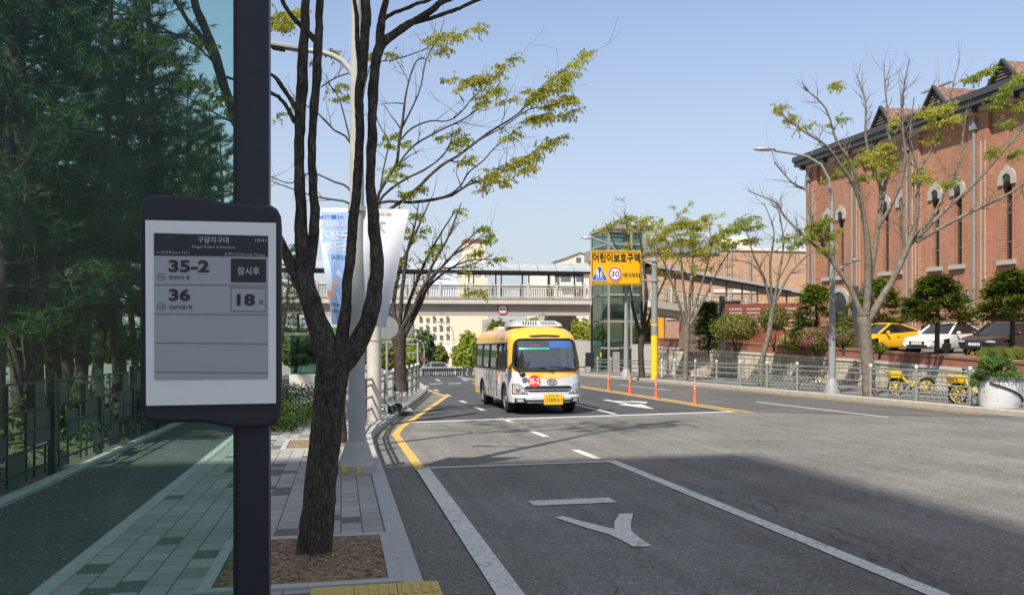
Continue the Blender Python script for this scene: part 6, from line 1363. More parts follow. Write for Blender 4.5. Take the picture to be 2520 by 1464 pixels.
# ground floor arched opening and small windows
b = MB(); y = onX(2068, 760, CXF).y; n = 14; zc_ = onX(2068, 752, CXF).z; ro, ri = 1.35, 1.0
poly = [(ro * math.cos(a), ro * math.sin(a)) for a in lin(0, math.pi, n)] + [(ri * math.cos(a), ri * math.sin(a)) for a in lin(math.pi, 0, n)]; b.prism(poly, (CXF - .14, y, zc_), Y3, Z3, .13, 'stone_trim'); b.build('arch_stone', ch, smooth=0)
b = MB(); b.prism([(ri * math.cos(a), ri * math.sin(a)) for a in lin(0, math.pi, n)] + [(-ri, LOT - zc_), (ri, LOT - zc_)], (CXF - .05, y, zc_), Y3, Z3, .04, 'win_dark'); b.build('door', ch, smooth=0)
for u, v0, v1, wd in ((2284, 800, 818, 3.2), (2480, 770, 820, 2.6), (2385, 712, 718, .9)):
    p0, p1 = onX(u, v0, CXF), onX(u, v1, CXF); b = MB(); b.box2((CXF - .03, p0.y - wd / 2, p1.z), (CXF - .005, p0.y + wd / 2, p0.z), 'win_dark' if wd > 1 else 'louver'); b.box2((CXF - .12, p0.y - wd / 2 - .15, p1.z - .2), (CXF - .004, p0.y + wd / 2 + .15, p1.z - .002), 'stone_trim'); b.build('low_window', ch, smooth=0)
# ---------------------------------------------------------------- tan brick school with blue letters
SY_ = 92.0; sx0, sx1 = onY(1865, 700, SY_).x, onY(1992, 700, SY_).x + 14; s_top = onY(1900, 618, SY_).z; s_bot = RZ(SY_) - 1
sc = thing('school_building', 'tan brick school with a white band and blue letters behind the covered ramp', 'school', (sx0, SY_, s_bot))
b = MB(); b.box2((sx0 - 5.5, SY_, s_bot), (sx1, SY_ + 16, s_top), 'brick_tan_y'); b.build('wall', sc, smooth=0)
b = MB(); b.box2((sx0 - 5.6, SY_ - .15, s_top), (sx1, SY_ + 16.1, s_top + .35), 'white_wall'); zb_ = onY(1950, 718, SY_).z; b.box2((sx0 - 5.52, SY_ - .12, zb_ - .18), (sx1, SY_ - .002, zb_ + .18), 'white_wall'); b.build('band', sc, smooth=0)
pA, pB = Vector((sx0 - 5.5, SY_ + .1, 0)), Vector((onY(1625, 700, SY_ + 17).x, SY_ + 17, 0)); dn = (pB - pA).normalized()
def wallq(b, t0, t1, z0, z1, m, off=0.0, th=.3):
    nn = Vector((dn.y, -dn.x, 0)); nn = nn if nn.y < 0 else -nn; a, c = pA.lerp(pB, t0) + nn * off, pA.lerp(pB, t1) + nn * off; vs = []
    for p in (a, c, c - nn * th, a - nn * th): vs += [Vector((p.x, p.y, z0)), Vector((p.x, p.y, z1))]
    b.add(vs, [(0, 2, 3, 1), (2, 4, 5, 3), (4, 6, 7, 5), (6, 0, 1, 7), (1, 3, 5, 7), (0, 6, 4, 2)], m)
zr2 = onY(1700, 640, SY_ + 10).z
b = MB(); wallq(b, 0, 1, s_bot, zr2, 'brick_tan_y', 0, 10); b.build('wing_wall', sc, smooth=0)
b = MB(); wallq(b, -.02, 1.03, zr2, zr2 + 1.4, 'roof_grey', .5, 11); b.build('roof', sc, smooth=0)
b = MB(); zq = onY(1720, 690, SY_ + 8).z; wallq(b, 0, 1, zq - .2, zq + .15, 'white_wall', .08, .06); b.build('band', sc, smooth=0)
wq = onY(1700, 710, SY_ + 9).z
for i in range(5): b = MB(); wallq(b, .42 + i * .11, .51 + i * .11, zq - 2.3, zq - .5, 'win_far', .05, .03); w_ = b.build('window', sc, smooth=0); b = MB(); wallq(b, .462 + i * .11, .468 + i * .11, zq - 2.3, zq - .5, 'white_wall', .09, .03); wallq(b, .415 + i * .11, .515 + i * .11, zq - 2.5, zq - 2.3, 'white_wall', .12, .1); b.build('frame', w_, smooth=0)
b = MB(); b.text('신영초등학교', 1.5, pA.lerp(pB, .62) + Vector((-.1, -.35, zr2 - 1.5)), -dn, Z3, 'sign_blue', .05, .03, 'CENTER', 9.0); b.build('lettering', sc, smooth=0)
b = MB(); zt_ = onY(1865, 575, SY_ + 8).z; xx = onY(1825, 600, SY_ + 8).x; x2 = onY(1890, 600, SY_ + 8).x; b.prism([(xx, s_top), (x2, s_top), (x2, zt_ - .4), ((xx + x2) / 2 + .3, zt_ + .2), (xx, zt_ - 1)], (0, SY_ + 12, 0), X3, Z3, -7, 'cream_wall'); b.build('stair_tower', sc, smooth=0)
b = MB(); x = onY(1800, 700, SY_).x
for k in (0, .6): b.tube([(sx0 - 4 + k, SY_ - .2, s_bot), (sx0 - 4 + k, SY_ - .2, s_top + .3)], .05, 'galv', 6)
for i in range(24): b.tube([(sx0 - 4, SY_ - .2, s_bot + 2 + i * .5), (sx0 - 3.4, SY_ - .2, s_bot + 2 + i * .5)], .03, 'galv', 5)
b.build('ladder', sc); b = MB(); b.tube([(sx0 - 1, SY_ - .15, s_bot), (sx0 - 1, SY_ - .15, s_top - 1)], .12, 'downpipe', 8); b.build('downpipe', sc)
# pink brick annexe beyond the lift tower with an orange pier
an = onY(1660, 830, 74); o = thing('school_annexe', 'pink brick annexe with an orange corner pier and ribbon windows beyond the lift tower', 'building', (an.x, 74, RZ(74)))
xa, xb = onY(1632, 800, 74).x, onY(1790, 800, 74).x; zt_ = onY(1660, 752, 74).z
b = MB(); b.box2((xa, 74, RZ(74) - 1), (xb, 82, zt_), 'brick_pink'); b.build('wall', o, smooth=0); b = MB(); b.box2((xa - 1.0, 73.8, RZ(74) - 1), (xa - .02, 82, zt_ + .5), 'orange_wall'); b.build('corner_pier', o, smooth=0)
for v0, v1 in ((760, 783), (856, 880)):
    z1, z0 = onY(1660, v0, 74).z, onY(1660, v1, 74).z
    for i in range(4): b = MB(); x = xa + .35 + i * 1.3; b.box2((x, 73.94, z0), (x + 1.15, 73.99, z1), 'win_far'); w_ = b.build('window', o, smooth=0); b = MB(); b.box2((x - .07, 73.9, z0 - .12), (x + 1.22, 73.988, z0 - .002), 'white_wall'); b.box2((x + .5, 73.9, z0), (x + .6, 73.935, z1), 'white_wall'); b.build('frame', w_, smooth=0)
b = MB(); b.box2((xa - .02, 73.85, zt_ - 3.4), (xb, 73.998, zt_ - 3.15), 'white_wall'); b.build('band', o, smooth=0)
# ---------------------------------------------------------------- apartments and far houses beyond the bridge
def block(name, label, u0, u1, vt, Y, depth, wallm, cat='apartment', vb=930):
    x0, x1 = onY(u0, 800, Y).x, onY(u1, 800, Y).x; zt = onY((u0 + u1) / 2, vt, Y).z; zb = RZ(Y) - 2
    o = thing(name, label, cat, ((x0 + x1) / 2, Y, zb)); b = MB(); b.box2((x0, Y, zb), (x1, Y + depth, zt), wallm); b.build('wall', o, smooth=0); return o, x0, x1, zb, zt
Y = 270
o, x0, x1, zb_, zt_ = block('apartment_block', 'tall cream apartment block with a stair tower behind the footbridge', 1112, 1200, 648, Y, 14, 'cream_wall')
b = MB(); b.prism([(x0, zt_), (x1, zt_), (x0 + (x1 - x0) * .45, zt_ + 3.2)], (0, Y, 0), X3, Z3, -14, 'cream_wall'); b.build('gable', o, smooth=0)
tx0, tx1 = onY(1148, 700, Y).x, onY(1197, 700, Y).x; tz = onY(1170, 595, Y).z; b = MB(); b.box2((tx0, Y + 2, zt_), (tx1, Y + 9, tz), 'cream_wall'); b.build('stair_tower', o, smooth=0); b = MB(); b.box2((tx0 - .3, Y + 1.7, tz), (tx1 + .3, Y + 9.3, tz + 1.0), 'roof_maroon'); b.build('roof', o, smooth=0)
b = MB(); p = onY(1162, 668, Y - .1); b.text('신현동림', 3.2, (p.x, Y - .12, p.z), X3, Z3, 'steel_grey', .05, .0, 'CENTER', 12); b.build('lettering', o, smooth=0)
b = MB()
for v in (834, 868): z = onY(1160, v, Y).z; b.box2((x0 + .1, Y - .06, z - .1), (x1, Y - .01, z + .1), 'cream_dark')
rng = random.Random(3)
for (du, dv, s, a) in ((1135, 850, 9, .6), (1150, 832, 10, 1.2), (1172, 838, 8, 2.0), (1180, 855, 9, 2.6), (1165, 862, 8, .2), (1140, 872, 8, 2.9), (1158, 815, 7, 1.5)):
    p = onY(du, dv, Y - .08); l = s * Y / F; b.add([(p.x + l * (.5 * math.cos(t_) * math.cos(a) - .2 * math.sin(t_) * math.sin(a)), Y - .08, p.z + l * (.5 * math.cos(t_) * math.sin(a) + .2 * math.sin(t_) * math.cos(a))) for t_ in lin(0, 6.283, 14)[:-1]], [tuple(range(14))], 'cream_dark')
b.build('wall_relief', o, smooth=0)
xa = onY(1010, 800, Y + 30).x; z_st = 2.75
aw = thing('apartment_block', 'cream apartment wing with rows of balcony windows left of the relief wall', 'apartment', ((xa + x0) / 2, Y + 10, zb_)); b = MB(); zt2 = onY(1060, 700, Y).z
b.box2((xa, Y + 1.0, zb_), (x0 - .05, Y + 13, zt2), 'cream_wall'); b.build('wall', aw, smooth=0)
nx_ = 5; cw = (x0 - xa) / nx_
for i in range(nx_):
    for j in range(int((zt2 - zb_ - 3) / z_st)):
        z = zb_ + 3.2 + j * z_st; x = xa + cw * (i + .5); b = MB(); b.box2((x - .55, Y + .9, z), (x + .55, Y + .985, z + 1.5), 'win_far'); w_ = b.build('window', aw, smooth=0)
        if (i * 7 + j * 3) % 2 == 0: b = MB(); b.box2((x - .9, Y + .4, z - .7), (x - .2, Y + .98, z - .1), 'white_wall'); b.build('air_conditioner', w_, smooth=0)
Y = 190; o, x0, x1, zb_, zt_ = block('apartment_block', 'white low apartment house with green-glazed balconies behind the bridge railing', 1325, 1452, 668, Y, 12, 'white_wall')
b = MB(); b.box2((x0 + 3.2, Y - .8, zt_ - .2), (x1 + .5, Y + 12, zt_ + .55), 'roof_maroon'); b.build('roof', o, smooth=0)
for i, (u0, u1, m_) in enumerate(((1347, 1354, 'win_far'), (1366, 1376, 'win_far'), (1380, 1404, 'lift_glass'), (1418, 1436, 'lift_glass'))):
    b = MB(); p, q = onY(u0, 702, Y), onY(u1, 676, Y); b.box2((p.x, Y - .08, p.z - 1), (q.x, Y - .02, q.z), 'win_far' if i != 2 else 'win_far'); w_ = b.build('window', o, smooth=0)
    if i > 1: b = MB(); b.box2((p.x - .3, Y - 1.0, p.z - .6), (q.x + .3, Y - .9, p.z + .7), 'white_wall'); b.build('balcony', w_, smooth=0)
Y = 230; o, x0, x1, zb_, zt_ = block('apartment_block', 'pale apartment house with a low gable roof behind the lift tower', 1386, 1470, 640, Y, 12, 'cream_wall'); b = MB(); b.prism([(x0, zt_), (x1, zt_), ((x0 + x1) / 2, zt_ + 1.9)], (0, Y, 0), X3, Z3, -12, 'cream_wall'); b.build('gable', o, smooth=0); b = MB(); p = onY(1424, 636, Y); b.box2((p.x - .7, Y - .06, p.z - 1.2), (p.x + .7, Y - .01, p.z + .3), 'win_far'); b.build('window', o, smooth=0); b = MB(); b.bar((x0 - .3, Y + 6, zt_ + .1), ((x0 + x1) / 2, Y + 6, zt_ + 2.15), 12.6, .25, 'roof_grey'); b.bar(((x0 + x1) / 2, Y + 6, zt_ + 2.15), (x1 + .3, Y + 6, zt_ + .1), 12.6, .25, 'roof_grey'); b.build('roof', o, smooth=0)
Y = 240; o, x0, x1, zb_, zt_ = block('low_building', 'distant grey low building above the roof of the minibus', 1203, 1290, 786, Y, 12, 'concrete_girder', 'building')
for i in range(5): b = MB(); x = x0 + 1.5 + i * 2.1; b.box2((x, Y - .06, zt_ - 1.8), (x + 1.3, Y - .01, zt_ - .6), 'win_far'); b.build('window', o, smooth=0)
Y = 215; o, x0, x1, zb_, zt_ = block('low_building', 'pale shop building with signs under the bridge beyond the barrier', 1060, 1130, 850, Y, 8, 'white_wall', 'shop')
# hills far away
b = MB(); vs = []; n = 90
for i in range(n + 1):
    a = -1.5 + 3.0 * i / n; R = 820; h = 6 + 16 * (noise.noise(Vector((a * 2.2, 3, 0))) * .5 + .5); vs += [(R * math.sin(a), R * math.cos(a), -14), (R * math.sin(a) * 1.02, R * math.cos(a) * 1.02, -14 + h)]
b.add(vs, [(2 * i, 2 * i + 2, 2 * i + 3, 2 * i + 1) for i in range(n)], 'needle_far'); struct(b.build('hills', smooth=0))
# ---------------------------------------------------------------- barrier across the far bend, signs, far lamps, far trees
bx0, bx1 = onY(1040, 915, 57).x, onY(1175, 915, 57).x + 5.5
br_ = thing('road_barrier', 'dark openwork road barrier along the far bend', 'barrier', ((bx0 + bx1) / 2, 57, RZ(57)))
zt_, zb_ = onY(1100, 906, 57).z, RZ(57) + .02; n = int((bx1 - bx0) / .42)
for i in range(n):
    x = bx0 + (bx1 - bx0) * i / n; b = MB(); solid = x > onY(1135, 900, 57).x; H = zt_ - zb_
    if solid: b.box2((x, 57, zb_ + .3), (x + .37, 57.12, zt_), 'slate'); b.box2((x + .1, 56.98, zb_), (x + .24, 57.14, zt_ + .05), 'slate')
    else:
        b.box2((x, 57, zt_ - .1), (x + .42, 57.10, zt_), 'trim_black'); b.box2((x, 57, zb_ + .32), (x + .42, 57.10, zb_ + .42), 'trim_black')
        for k in range(3): b.box2((x + .06 + k * .14, 57.02, zb_), (x + .12 + k * .14, 57.08, zt_ - .1), 'trim_black')
        b.box2((x, 57.03, zb_ + .55), (x + .42, 57.07, zb_ + .62), 'cornice')
    b.build('panel', br_, smooth=0)
def far_sign(name, label, u, v0, v1, wpx, Y, m, txt=None, post=True):
    p = onY(u, v0, Y); q = onY(u, v1, Y); w_ = wpx * Y / F; o = thing(name, label, 'sign', (p.x, Y, RZ(Y))); b = MB(); b.box2((p.x - w_ / 2, Y - .04, q.z), (p.x + w_ / 2, Y, p.z), m)
    b.build('panel', o, smooth=0)
    if txt: b = MB(); b.text(txt, (p.z - q.z) * .6, (p.x, Y - .05, (p.z + q.z) / 2), X3, Z3, 'sign_white', 0, .03, 'CENTER', w_ * .85); b.build('lettering', o, smooth=0)
    b = MB()
    for s in (-.4, .4): b.tube([(p.x + s * w_, Y + .03, RZ(Y)), (p.x + s * w_, Y + .03, p.z)], .05, 'galv', 6)
    b.build('post', o)
pbr('sign_pink', (.75, .08, .16), .5, var=0)
far_sign('shop_sign', 'pink-red shop sign with white letters beyond the barrier, the larger of two', 1092, 877, 896, 26, 128, 'sign_pink', '마트'); far_sign('shop_sign', 'smaller pink-red shop sign beside the bus', 1124, 881, 893, 22, 130, 'sign_pink', '할인')
far_sign('direction_sign', 'small blue direction sign seen beside the pale utility pole', 951, 877, 889, 18, 100, 'sign_blue', '신갈'); far_sign('shop_sign', 'yellow shop sign among the far trees', 1063, 878, 888, 18, 120, 'pole_yellow')
p = onY(1043, 884, 90); o = thing('road_sign', 'small round blue and red parking sign beyond the barrier', 'road sign', (p.x, 90, RZ(90))); b = MB(); b.lathe([(.28, 0), (.28, .03)], p, 'sign_red', 20, axis=(0, -1, 0)); disc(b, p.x, p.z, .2, 90 - .035, 'sign_blue', 16); b.build('plate', o, smooth=30); b = MB(); b.tube([(p.x, 90.03, RZ(90)), (p.x, 90.03, p.z + .2)], .03, 'galv', 6); b.build('post', o)
def far_lamp(label, u, Y, pts, r=.07):
    o = thing('street_lamp', label, 'street lamp', (onY(u, 900, Y).x, Y, RZ(Y)), group='street lamps'); P = [onY(a, c, Y) for a, c in pts]; P[0].z = RZ(Y); b = MB(); b.tube(P, [r * 1.2] + [r * .8] * (len(P) - 1), 'galv', 8); b.build('pole', o); b = MB(); b.ell(P[-1], (.5, .16, .09), 'galv', 10, 6); b.build('lamp_head', o)
far_lamp('far slender street lamp in front of the relief wall', 1117, 105, [(1117, 920), (1117, 840), (1115, 815), (1106, 800), (1092, 793), (1078, 792)])
far_lamp('far street lamp in front of the dark conifers', 1044, 95, [(1044, 920), (1044, 860), (1041, 845), (1032, 838), (1018, 834), (1008, 835)])
o = thing('signal_gantry', 'far pale H-shaped signal gantry in front of the conifers', 'gantry', onY(988, 910, 88)); b = MB()
P = onY(990, 850, 88); b.tube([(P.x, 88, RZ(88)), (P.x, 88, onY(990, 838, 88).z)], .13, 'galv', 8); q = onY(1028, 850, 88); b.tube([(q.x, 88, RZ(88)), (q.x, 88, onY(1028, 842, 88).z)], .11, 'galv', 8); b.build('post', o); b = MB()
for v in (847, 868): b.tube([onY(988, v, 88), onY(1028, v, 88)], .06, 'galv', 6)
b.build('crossbar', o)
def far_tree(label, u, vt, vb, wpx, Y, leaf, seed, n=900, size=.3, name='tree', stems=5):
    p, q = onY(u, vt, Y), onY(u, vb, Y); r = wpx * Y / F / 2; h = p.z - q.z; zb = RZ(Y)
    return leaf_mass(name, label, 'tree', (p.x, Y, (p.z + q.z) / 2), (r, r, h / 2), n, leaf, size, seed, (p.x, Y, zb), 'trees beyond the footbridge', stems=stems)
FT = [('tall dark conifer beyond the footbridge, left of the relief wall', 1042, 808, 905, 58, 112, 'needle_far'), ('yellow-green rounded tree below the far conifer', 1010, 852, 912, 60, 100, 'leaf_fresh'), ('broad yellow-green tree in front of the apartment wing', 1070, 848, 905, 70, 118, 'leaf_shrub'),
      ('bright green tree beside the rear of the minibus', 1155, 815, 915, 62, 82, 'leaf_fresh'), ('small bright tree beside the relief wall', 1128, 850, 905, 34, 96, 'leaf_fresh'), ('leafy tree seen through the glass lift tower', 1468, 800, 935, 70, 74, 'leaf_fresh'), ('bright tree right of the glass lift tower', 1590, 790, 925, 55, 66, 'leaf_fresh'), ('far tree above the air conditioner of the minibus', 1330, 778, 835, 90, 150, 'leaf_shrub'), ('far tree between bus roof and stairs', 1400, 770, 850, 60, 140, 'leaf_fresh'), ('low trees left of the far gantry', 960, 850, 915, 60, 96, 'leaf_shrub'),
      ('tree seen faintly through the lower glass of the lift tower', 1540, 830, 930, 60, 75, 'leaf_hedge')]
FT += [('far tree under the bridge right beside the relief wall', 1222, 786, 880, 60, 120, 'leaf_shrub'), ('far tree under the bridge above the rear of the bus roof', 1268, 790, 880, 70, 128, 'leaf_hedge'), ('pale green far tree under the middle of the bridge', 1312, 784, 870, 70, 116, 'leaf_fresh'), ('far tree under the bridge left of the stair', 1372, 780, 880, 80, 110, 'leaf_shrub'), ('far tree between the stair and the lift tower', 1436, 786, 900, 60, 100, 'leaf_fresh')]
for i, (lab, u, vt, vb, wp, Y, lf) in enumerate(FT): far_tree(lab, u, vt, vb, wp, Y, lf, 200 + i, 1000, .26 if Y < 100 else .34)
for i, (u, Y, w_) in enumerate(((940, 150, 70), (1010, 160, 80), (1230, 180, 80), (1290, 170, 70), (1360, 175, 90), (1440, 165, 80), (1640, 150, 90), (1720, 140, 90), (870, 140, 80), (800, 130, 90), (730, 120, 90), (500, 110, 120), (380, 105, 120), (250, 100, 130), (120, 95, 140), (0, 92, 140))):
    far_tree(['hazy green tree far beyond the road bend', 'far green tree at the foot of the apartments', 'distant rounded tree behind the pines'][i % 3] + ' ' + ['left of the gantry', 'behind the gantry', 'above the bus roof', 'right of the low grey building', 'left of the stairs', 'behind the stairs', 'behind the school annexe', 'behind the leafy roadside tree', 'beyond the lamp pole', 'beyond the near trunk', 'beyond the display post', 'right of the display through the glass', 'behind the display', 'left of the display', 'at the left, between trunks', 'at the far left edge'][i], u, 838 if u > 700 else 800, 905, w_, Y, ['needle_far', 'leaf_hedge', 'leaf_shrub'][i % 3], 300 + i, 500, .5, stems=2)
# ---------------------------------------------------------------- car park: cars, shrubs, panel wall, lamps, bicycles, planter
def make_car(label, loc, rot, paint, prof, roofp, ln, wd=1.82, wb=(.95, 3.70), plate=None, kind='sedan', group='cars in the church car park', dark_grille=True):
    """prof: (y, z) upper outline nose->tail; roofp: greenhouse (y, z) base/roof points. Local: nose at y=0, x across, z up"""
    t = thing('parked_car', label, 'car', loc, (0, 0, rot), group, world=False); hw = wd / 2
    # lower body: lofted sections along y with belt height and rounded nose/tail in plan
    def top(y):
        for (a, p), (c_, q) in zip(prof, prof[1:]):
            if y <= c_: s = (y - a) / (c_ - a); s = s * s * (3 - 2 * s) * .5 + s * .5; return p + (q - p) * s
        return prof[-1][1]
    def plan(y): e = min(y, ln - y); return hw * (1 - .20 * max(0, 1 - e / .75) ** 2.2)
    ys = sorted(set([0, .03, .08, .15, .3] + [ln * i / 40 for i in range(1, 40)] + [ln - .3, ln - .15, ln - .08, ln - .03, ln])); b = MB(); rows = []
    for y in ys:
        e = min(y, ln - y); zb = .22 + .12 * max(0, 1 - e / .4); zt = top(y); w_ = plan(y); k = .62 if e < .02 else 1
        cs = [(0.0, zb), (.86, zb), (.97, zb + .08), (1.0, zb + .25), (.985, zb + (zt - zb) * .72), (.93, zt - .035), (.80, zt), (0, zt + .012)]
        rows.append([(x * w_, y, z) for x, z in cs]); rows[-1] = [(-x, yy, z) for x, yy, z in rows[-1][::-1]] + rows[-1][::-1][::-1]
    n = len(rows[0]); b.v = [p for r in rows for p in r]; mi = b.mi(paint)
    for j in range(len(rows) - 1):
        for i in range(n - 1):
            q = (j * n + i, j * n + i + 1, (j + 1) * n + i + 1, (j + 1) * n + i); cx = sum(b.v[k][0] for k in q) / 4; cy = sum(b.v[k][1] for k in q) / 4; cz = sum(b.v[k][2] for k in q) / 4
            if abs(cx) > .6 * hw and any(math.hypot(cy - a, cz - .32) < .36 for a in wb): continue
            b.f.append(q); b.m.append(mi)
    b.f += [tuple(range(n - 1, -1, -1)), tuple((len(rows) - 1) * n + i for i in range(n))]; b.m += [mi, mi]; b.build('body', t, smooth=38)
    # greenhouse: windows between belt and roof
    (a0, az), (r0, rz), (r1, rz1), (c0, cz) = roofp; rw_ = hw * .70; bwid = hw * .90
    def gsec(f):  # outline around at height fraction
        y0, y1 = a0 + (r0 - a0) * f, c0 + (r1 - c0) * f; z = az + (rz - az) * f; z1_ = cz + (rz1 - cz) * f; w_ = bwid + (rw_ - bwid) * f; return y0, y1, z, z1_, w_
    g = MB(); fr = lin(0, 1, 6); vs = []
    for f in fr:
        y0, y1, z, z1_, w_ = gsec(f); P = []
        for s in lin(-1, 1, 6): P.append((s * w_ * .86, y0 + .10 * s * s, z))
        for k in lin(0, 1, 8): P.append((w_, y0 + .22 + (y1 - .22 - y0 - .22) * k, z + (z1_ - z) * k))
        for s in lin(1, -1, 6): P.append((s * w_ * .86, y1 - .10 * s * s, z1_))
        for k in lin(1, 0, 8): P.append((-w_, y0 + .22 + (y1 - .22 - y0 - .22) * k, z + (z1_ - z) * k))
        vs += P
    n = len(vs) // len(fr); g.add(vs, [(j * n + i, j * n + (i + 1) % n, (j + 1) * n + (i + 1) % n, (j + 1) * n + i) for j in range(len(fr) - 1) for i in range(n)], 'car_glass'); g.build('windows', t, smooth=50)
    rf = MB(); top_ = vs[-n:]; cxm = (sum(p[1] for p in top_) / n); m2 = []
    for sc_, dz in ((1.0, -.005), (1.02, .015), (.86, .05), (.5, .075)): m2 += [(x * sc_, cxm + (y - cxm) * (sc_ if sc_ <= 1 else 1.01), z + dz) for x, y, z in top_]
    rf.add(m2, [(j * n + i, j * n + (i + 1) % n, (j + 1) * n + (i + 1) % n, (j + 1) * n + i) for j in range(3) for i in range(n)] + [tuple(3 * n + i for i in range(n))], paint)
    for s in (-1, 1):
        y0, y1, z, z1_, w_ = gsec(0); Y0_, Y1_, Z, Z1_, W_ = gsec(1)
        for p, q in (((s * w_ * .95, y0 + .13, z), (s * W_ * .95, Y0_ + .13, Z)), ((s * w_ * .95, y1 - .13, z1_), (s * W_ * .95, Y1_ - .13, Z1_))): rf.tube([p, q], [.06, .045], paint, 6)
        rf.tube([(s * (w_ + .006), (y0 + y1) / 2 + .15, (z + z1_) / 2), (s * (W_ + .006), (Y0_ + Y1_) / 2 + .1, (Z + Z1_) / 2)], .03, 'trim_black', 5)
    rf.build('roof', t, smooth=50)
    for a in wb:
        for s in (-1, 1):
            w1 = MB(); w1.lathe([(.21, -.10), (.30, -.11), (.325, -.06), (.33, 0), (.325, .06), (.30, .10), (.21, .10)], (s * (hw - .14), a, .33), 'rubber', 24, axis=(s, 0, 0)); wh = w1.build('wheel', t)
            w2 = MB(); w2.lathe([(.23, .085), (.215, .10), (.20, .07)], (s * (hw - .14), a, .33), 'alloy', 24, axis=(s, 0, 0), cap=False); w2.lathe([(.20, .03), (.01, .031)], (s * (hw - .14), a, .33), 'black', 20, axis=(s, 0, 0), cap=False)
            for k in range(5 if kind != 'dark' else 10):
                an_ = 6.283 * k / (5 if kind != 'dark' else 10); c_ = Vector((s * (hw - .055), a, .33)); w2.bar(c_, c_ + Vector((0, math.cos(an_), math.sin(an_))) * .21, .025, .055 if kind != 'dark' else .03, 'alloy')
            w2.build('rim', wh)
    b = MB()
    for a in wb:
        for s in (-1, 1): b.lathe([(.37, 0), (.37, .28)], (s * (hw - .32), a, .33), 'black', 18, axis=(s, 0, 0), cap=False); b.lathe([(.37, 0), (.01, .001)], (s * (hw - .32), a, .33), 'black', 18, axis=(s, 0, 0), cap=False)
    b.build('wheel_well', t)
    zt = top(.12)
    for s in (-1, 1):
        b = MB(); b.prism([(s * hw * .42, zt - .20), (s * hw * .82, zt - .13), (s * hw * .80, zt - .02), (s * hw * .45, zt - .07)][::s], (0, -.004 if True else 0, 0), X3, Z3, -.0 + .01, 'lamp_clear') if False else b.ell((s * hw * .66, .16, zt - .12), (.25, .17, .075), 'lamp_clear', 12, 8); b.build('headlight', t)
        b = MB(); b.ell((s * hw * .72, ln - .10, top(ln - .1) - .13), (.22, .13, .09), 'lamp_red', 12, 8); b.build('tail_light', t)
        b = MB(); b.ell((s * (hw + .10), a0 + .50, az + .07), (.11, .07, .075), paint, 10, 8); b.bar((s * hw * .9, a0 + .5, az + .02), (s * (hw + .06), a0 + .5, az + .05), .04, .03, 'trim_black'); b.build('mirror', t)
        b = MB()
        for y in (a0 + .35, (a0 + c0) / 2 + .12, c0 - .45): b.bar((s * (hw + .001), y, .42), (s * (hw - .03), y, az - .06), .012, .012, 'trim_black')
        for y in (a0 + 1.15, (a0 + c0) / 2 + .95): b.bar((s * (hw + .012), y, az - .13), (s * (hw + .012), y + .17, az - .13), .025, .025, 'chrome' if kind != 'yellow' else paint)
        b.build('door', t, smooth=0)
    b = MB(); gw = hw * .42; b.box((0, .005, zt - .20), (gw * 2, .06, .22 if kind == 'dark' else .15), 'black')
    for k in range(7): b.box((-gw + gw * 2 * (k + .5) / 7, -.03, zt - .20), (.015, .02, .18 if kind == 'dark' else .12), 'chrome')
    b.build('grille', t, smooth=0); b = MB(); b.box((0, .01, .36), (hw * 1.15, .06, .10), 'black'); b.build('lower_intake', t, smooth=0)
    b = MB(); b.box((0, -.03, .50), (.52, .02, .12), 'plate_white'); b.text(plate or '36 7050', .07, (0, -.0415, .50), X3, Z3, 'sign_black', 0, .01, 'CENTER', .42); b.build('number_plate', t, smooth=0)
    return t
SED = [(0, .58), (.12, .72), (.5, .82), (1.35, .93), (2.4, .95), (3.9, 1.0), (4.45, 1.0), (4.75, .90), (4.80, .72)]
SGR = ((1.25, .92), (2.05, 1.43), (3.25, 1.42), (4.25, 1.0))
def car_at(u, v, D): p = at(u, v, D); return Vector((p.x, p.y, LOT))
# nose position in the photograph and heading
def place(ufr, D, heading): p = at(ufr, 850, D); return (p.x, p.y, LOT), heading
l_, r_ = place(2256, 40.5, math.radians(-70)); make_car('white sedan parked between the yellow car and the dark sedan', l_, r_, 'car_white', SED, SGR, 4.80, plate='36러 7050')
l_, r_ = place(2398, 38.2, math.radians(-70)); make_car('dark navy sedan with a chrome grille at the right edge of the car park', l_, r_, 'car_navy', SED, SGR, 4.85, 1.86, kind='dark', plate='26너 1004')
HB = [(0, .58), (.12, .72), (.5, .80), (1.3, .92), (2.4, .98), (3.6, 1.06), (4.05, 1.02), (4.18, .85), (4.22, .60)]; HG = ((1.15, .92), (2.0, 1.40), (3.0, 1.38), (4.0, 1.04))
l_, r_ = place(2085, 43, math.radians(-82)); make_car('bright yellow hatchback partly behind the pale tree trunk', l_, r_, 'car_yellow', HB, HG, 4.22, 1.79, (.9, 3.5), kind='yellow', plate='32소 5170')
SV = [(0, .72), (.12, .92), (.5, 1.02), (1.25, 1.10), (2.4, 1.12), (4.3, 1.15), (4.62, 1.1), (4.68, .8)]; SG = ((1.1, 1.08), (1.75, 1.66), (3.9, 1.66), (4.5, 1.14))
l_, r_ = place(2082, 48.5, math.radians(-55)); make_car('grey people carrier half hidden by shrubs near the church door', l_, r_, 'car_grey', SV, SG, 4.7, 1.85, (1.0, 3.75), plate='71가 2210')
p = onY(1086, 905, 62.0); make_car('silver car seen over the far road barrier', (onY(1090, 900, 72).x, 71, RZ(73) + .02), math.radians(8), 'car_grey', SED, SGR, 4.7, plate='55다 3021', group='cars on the road')
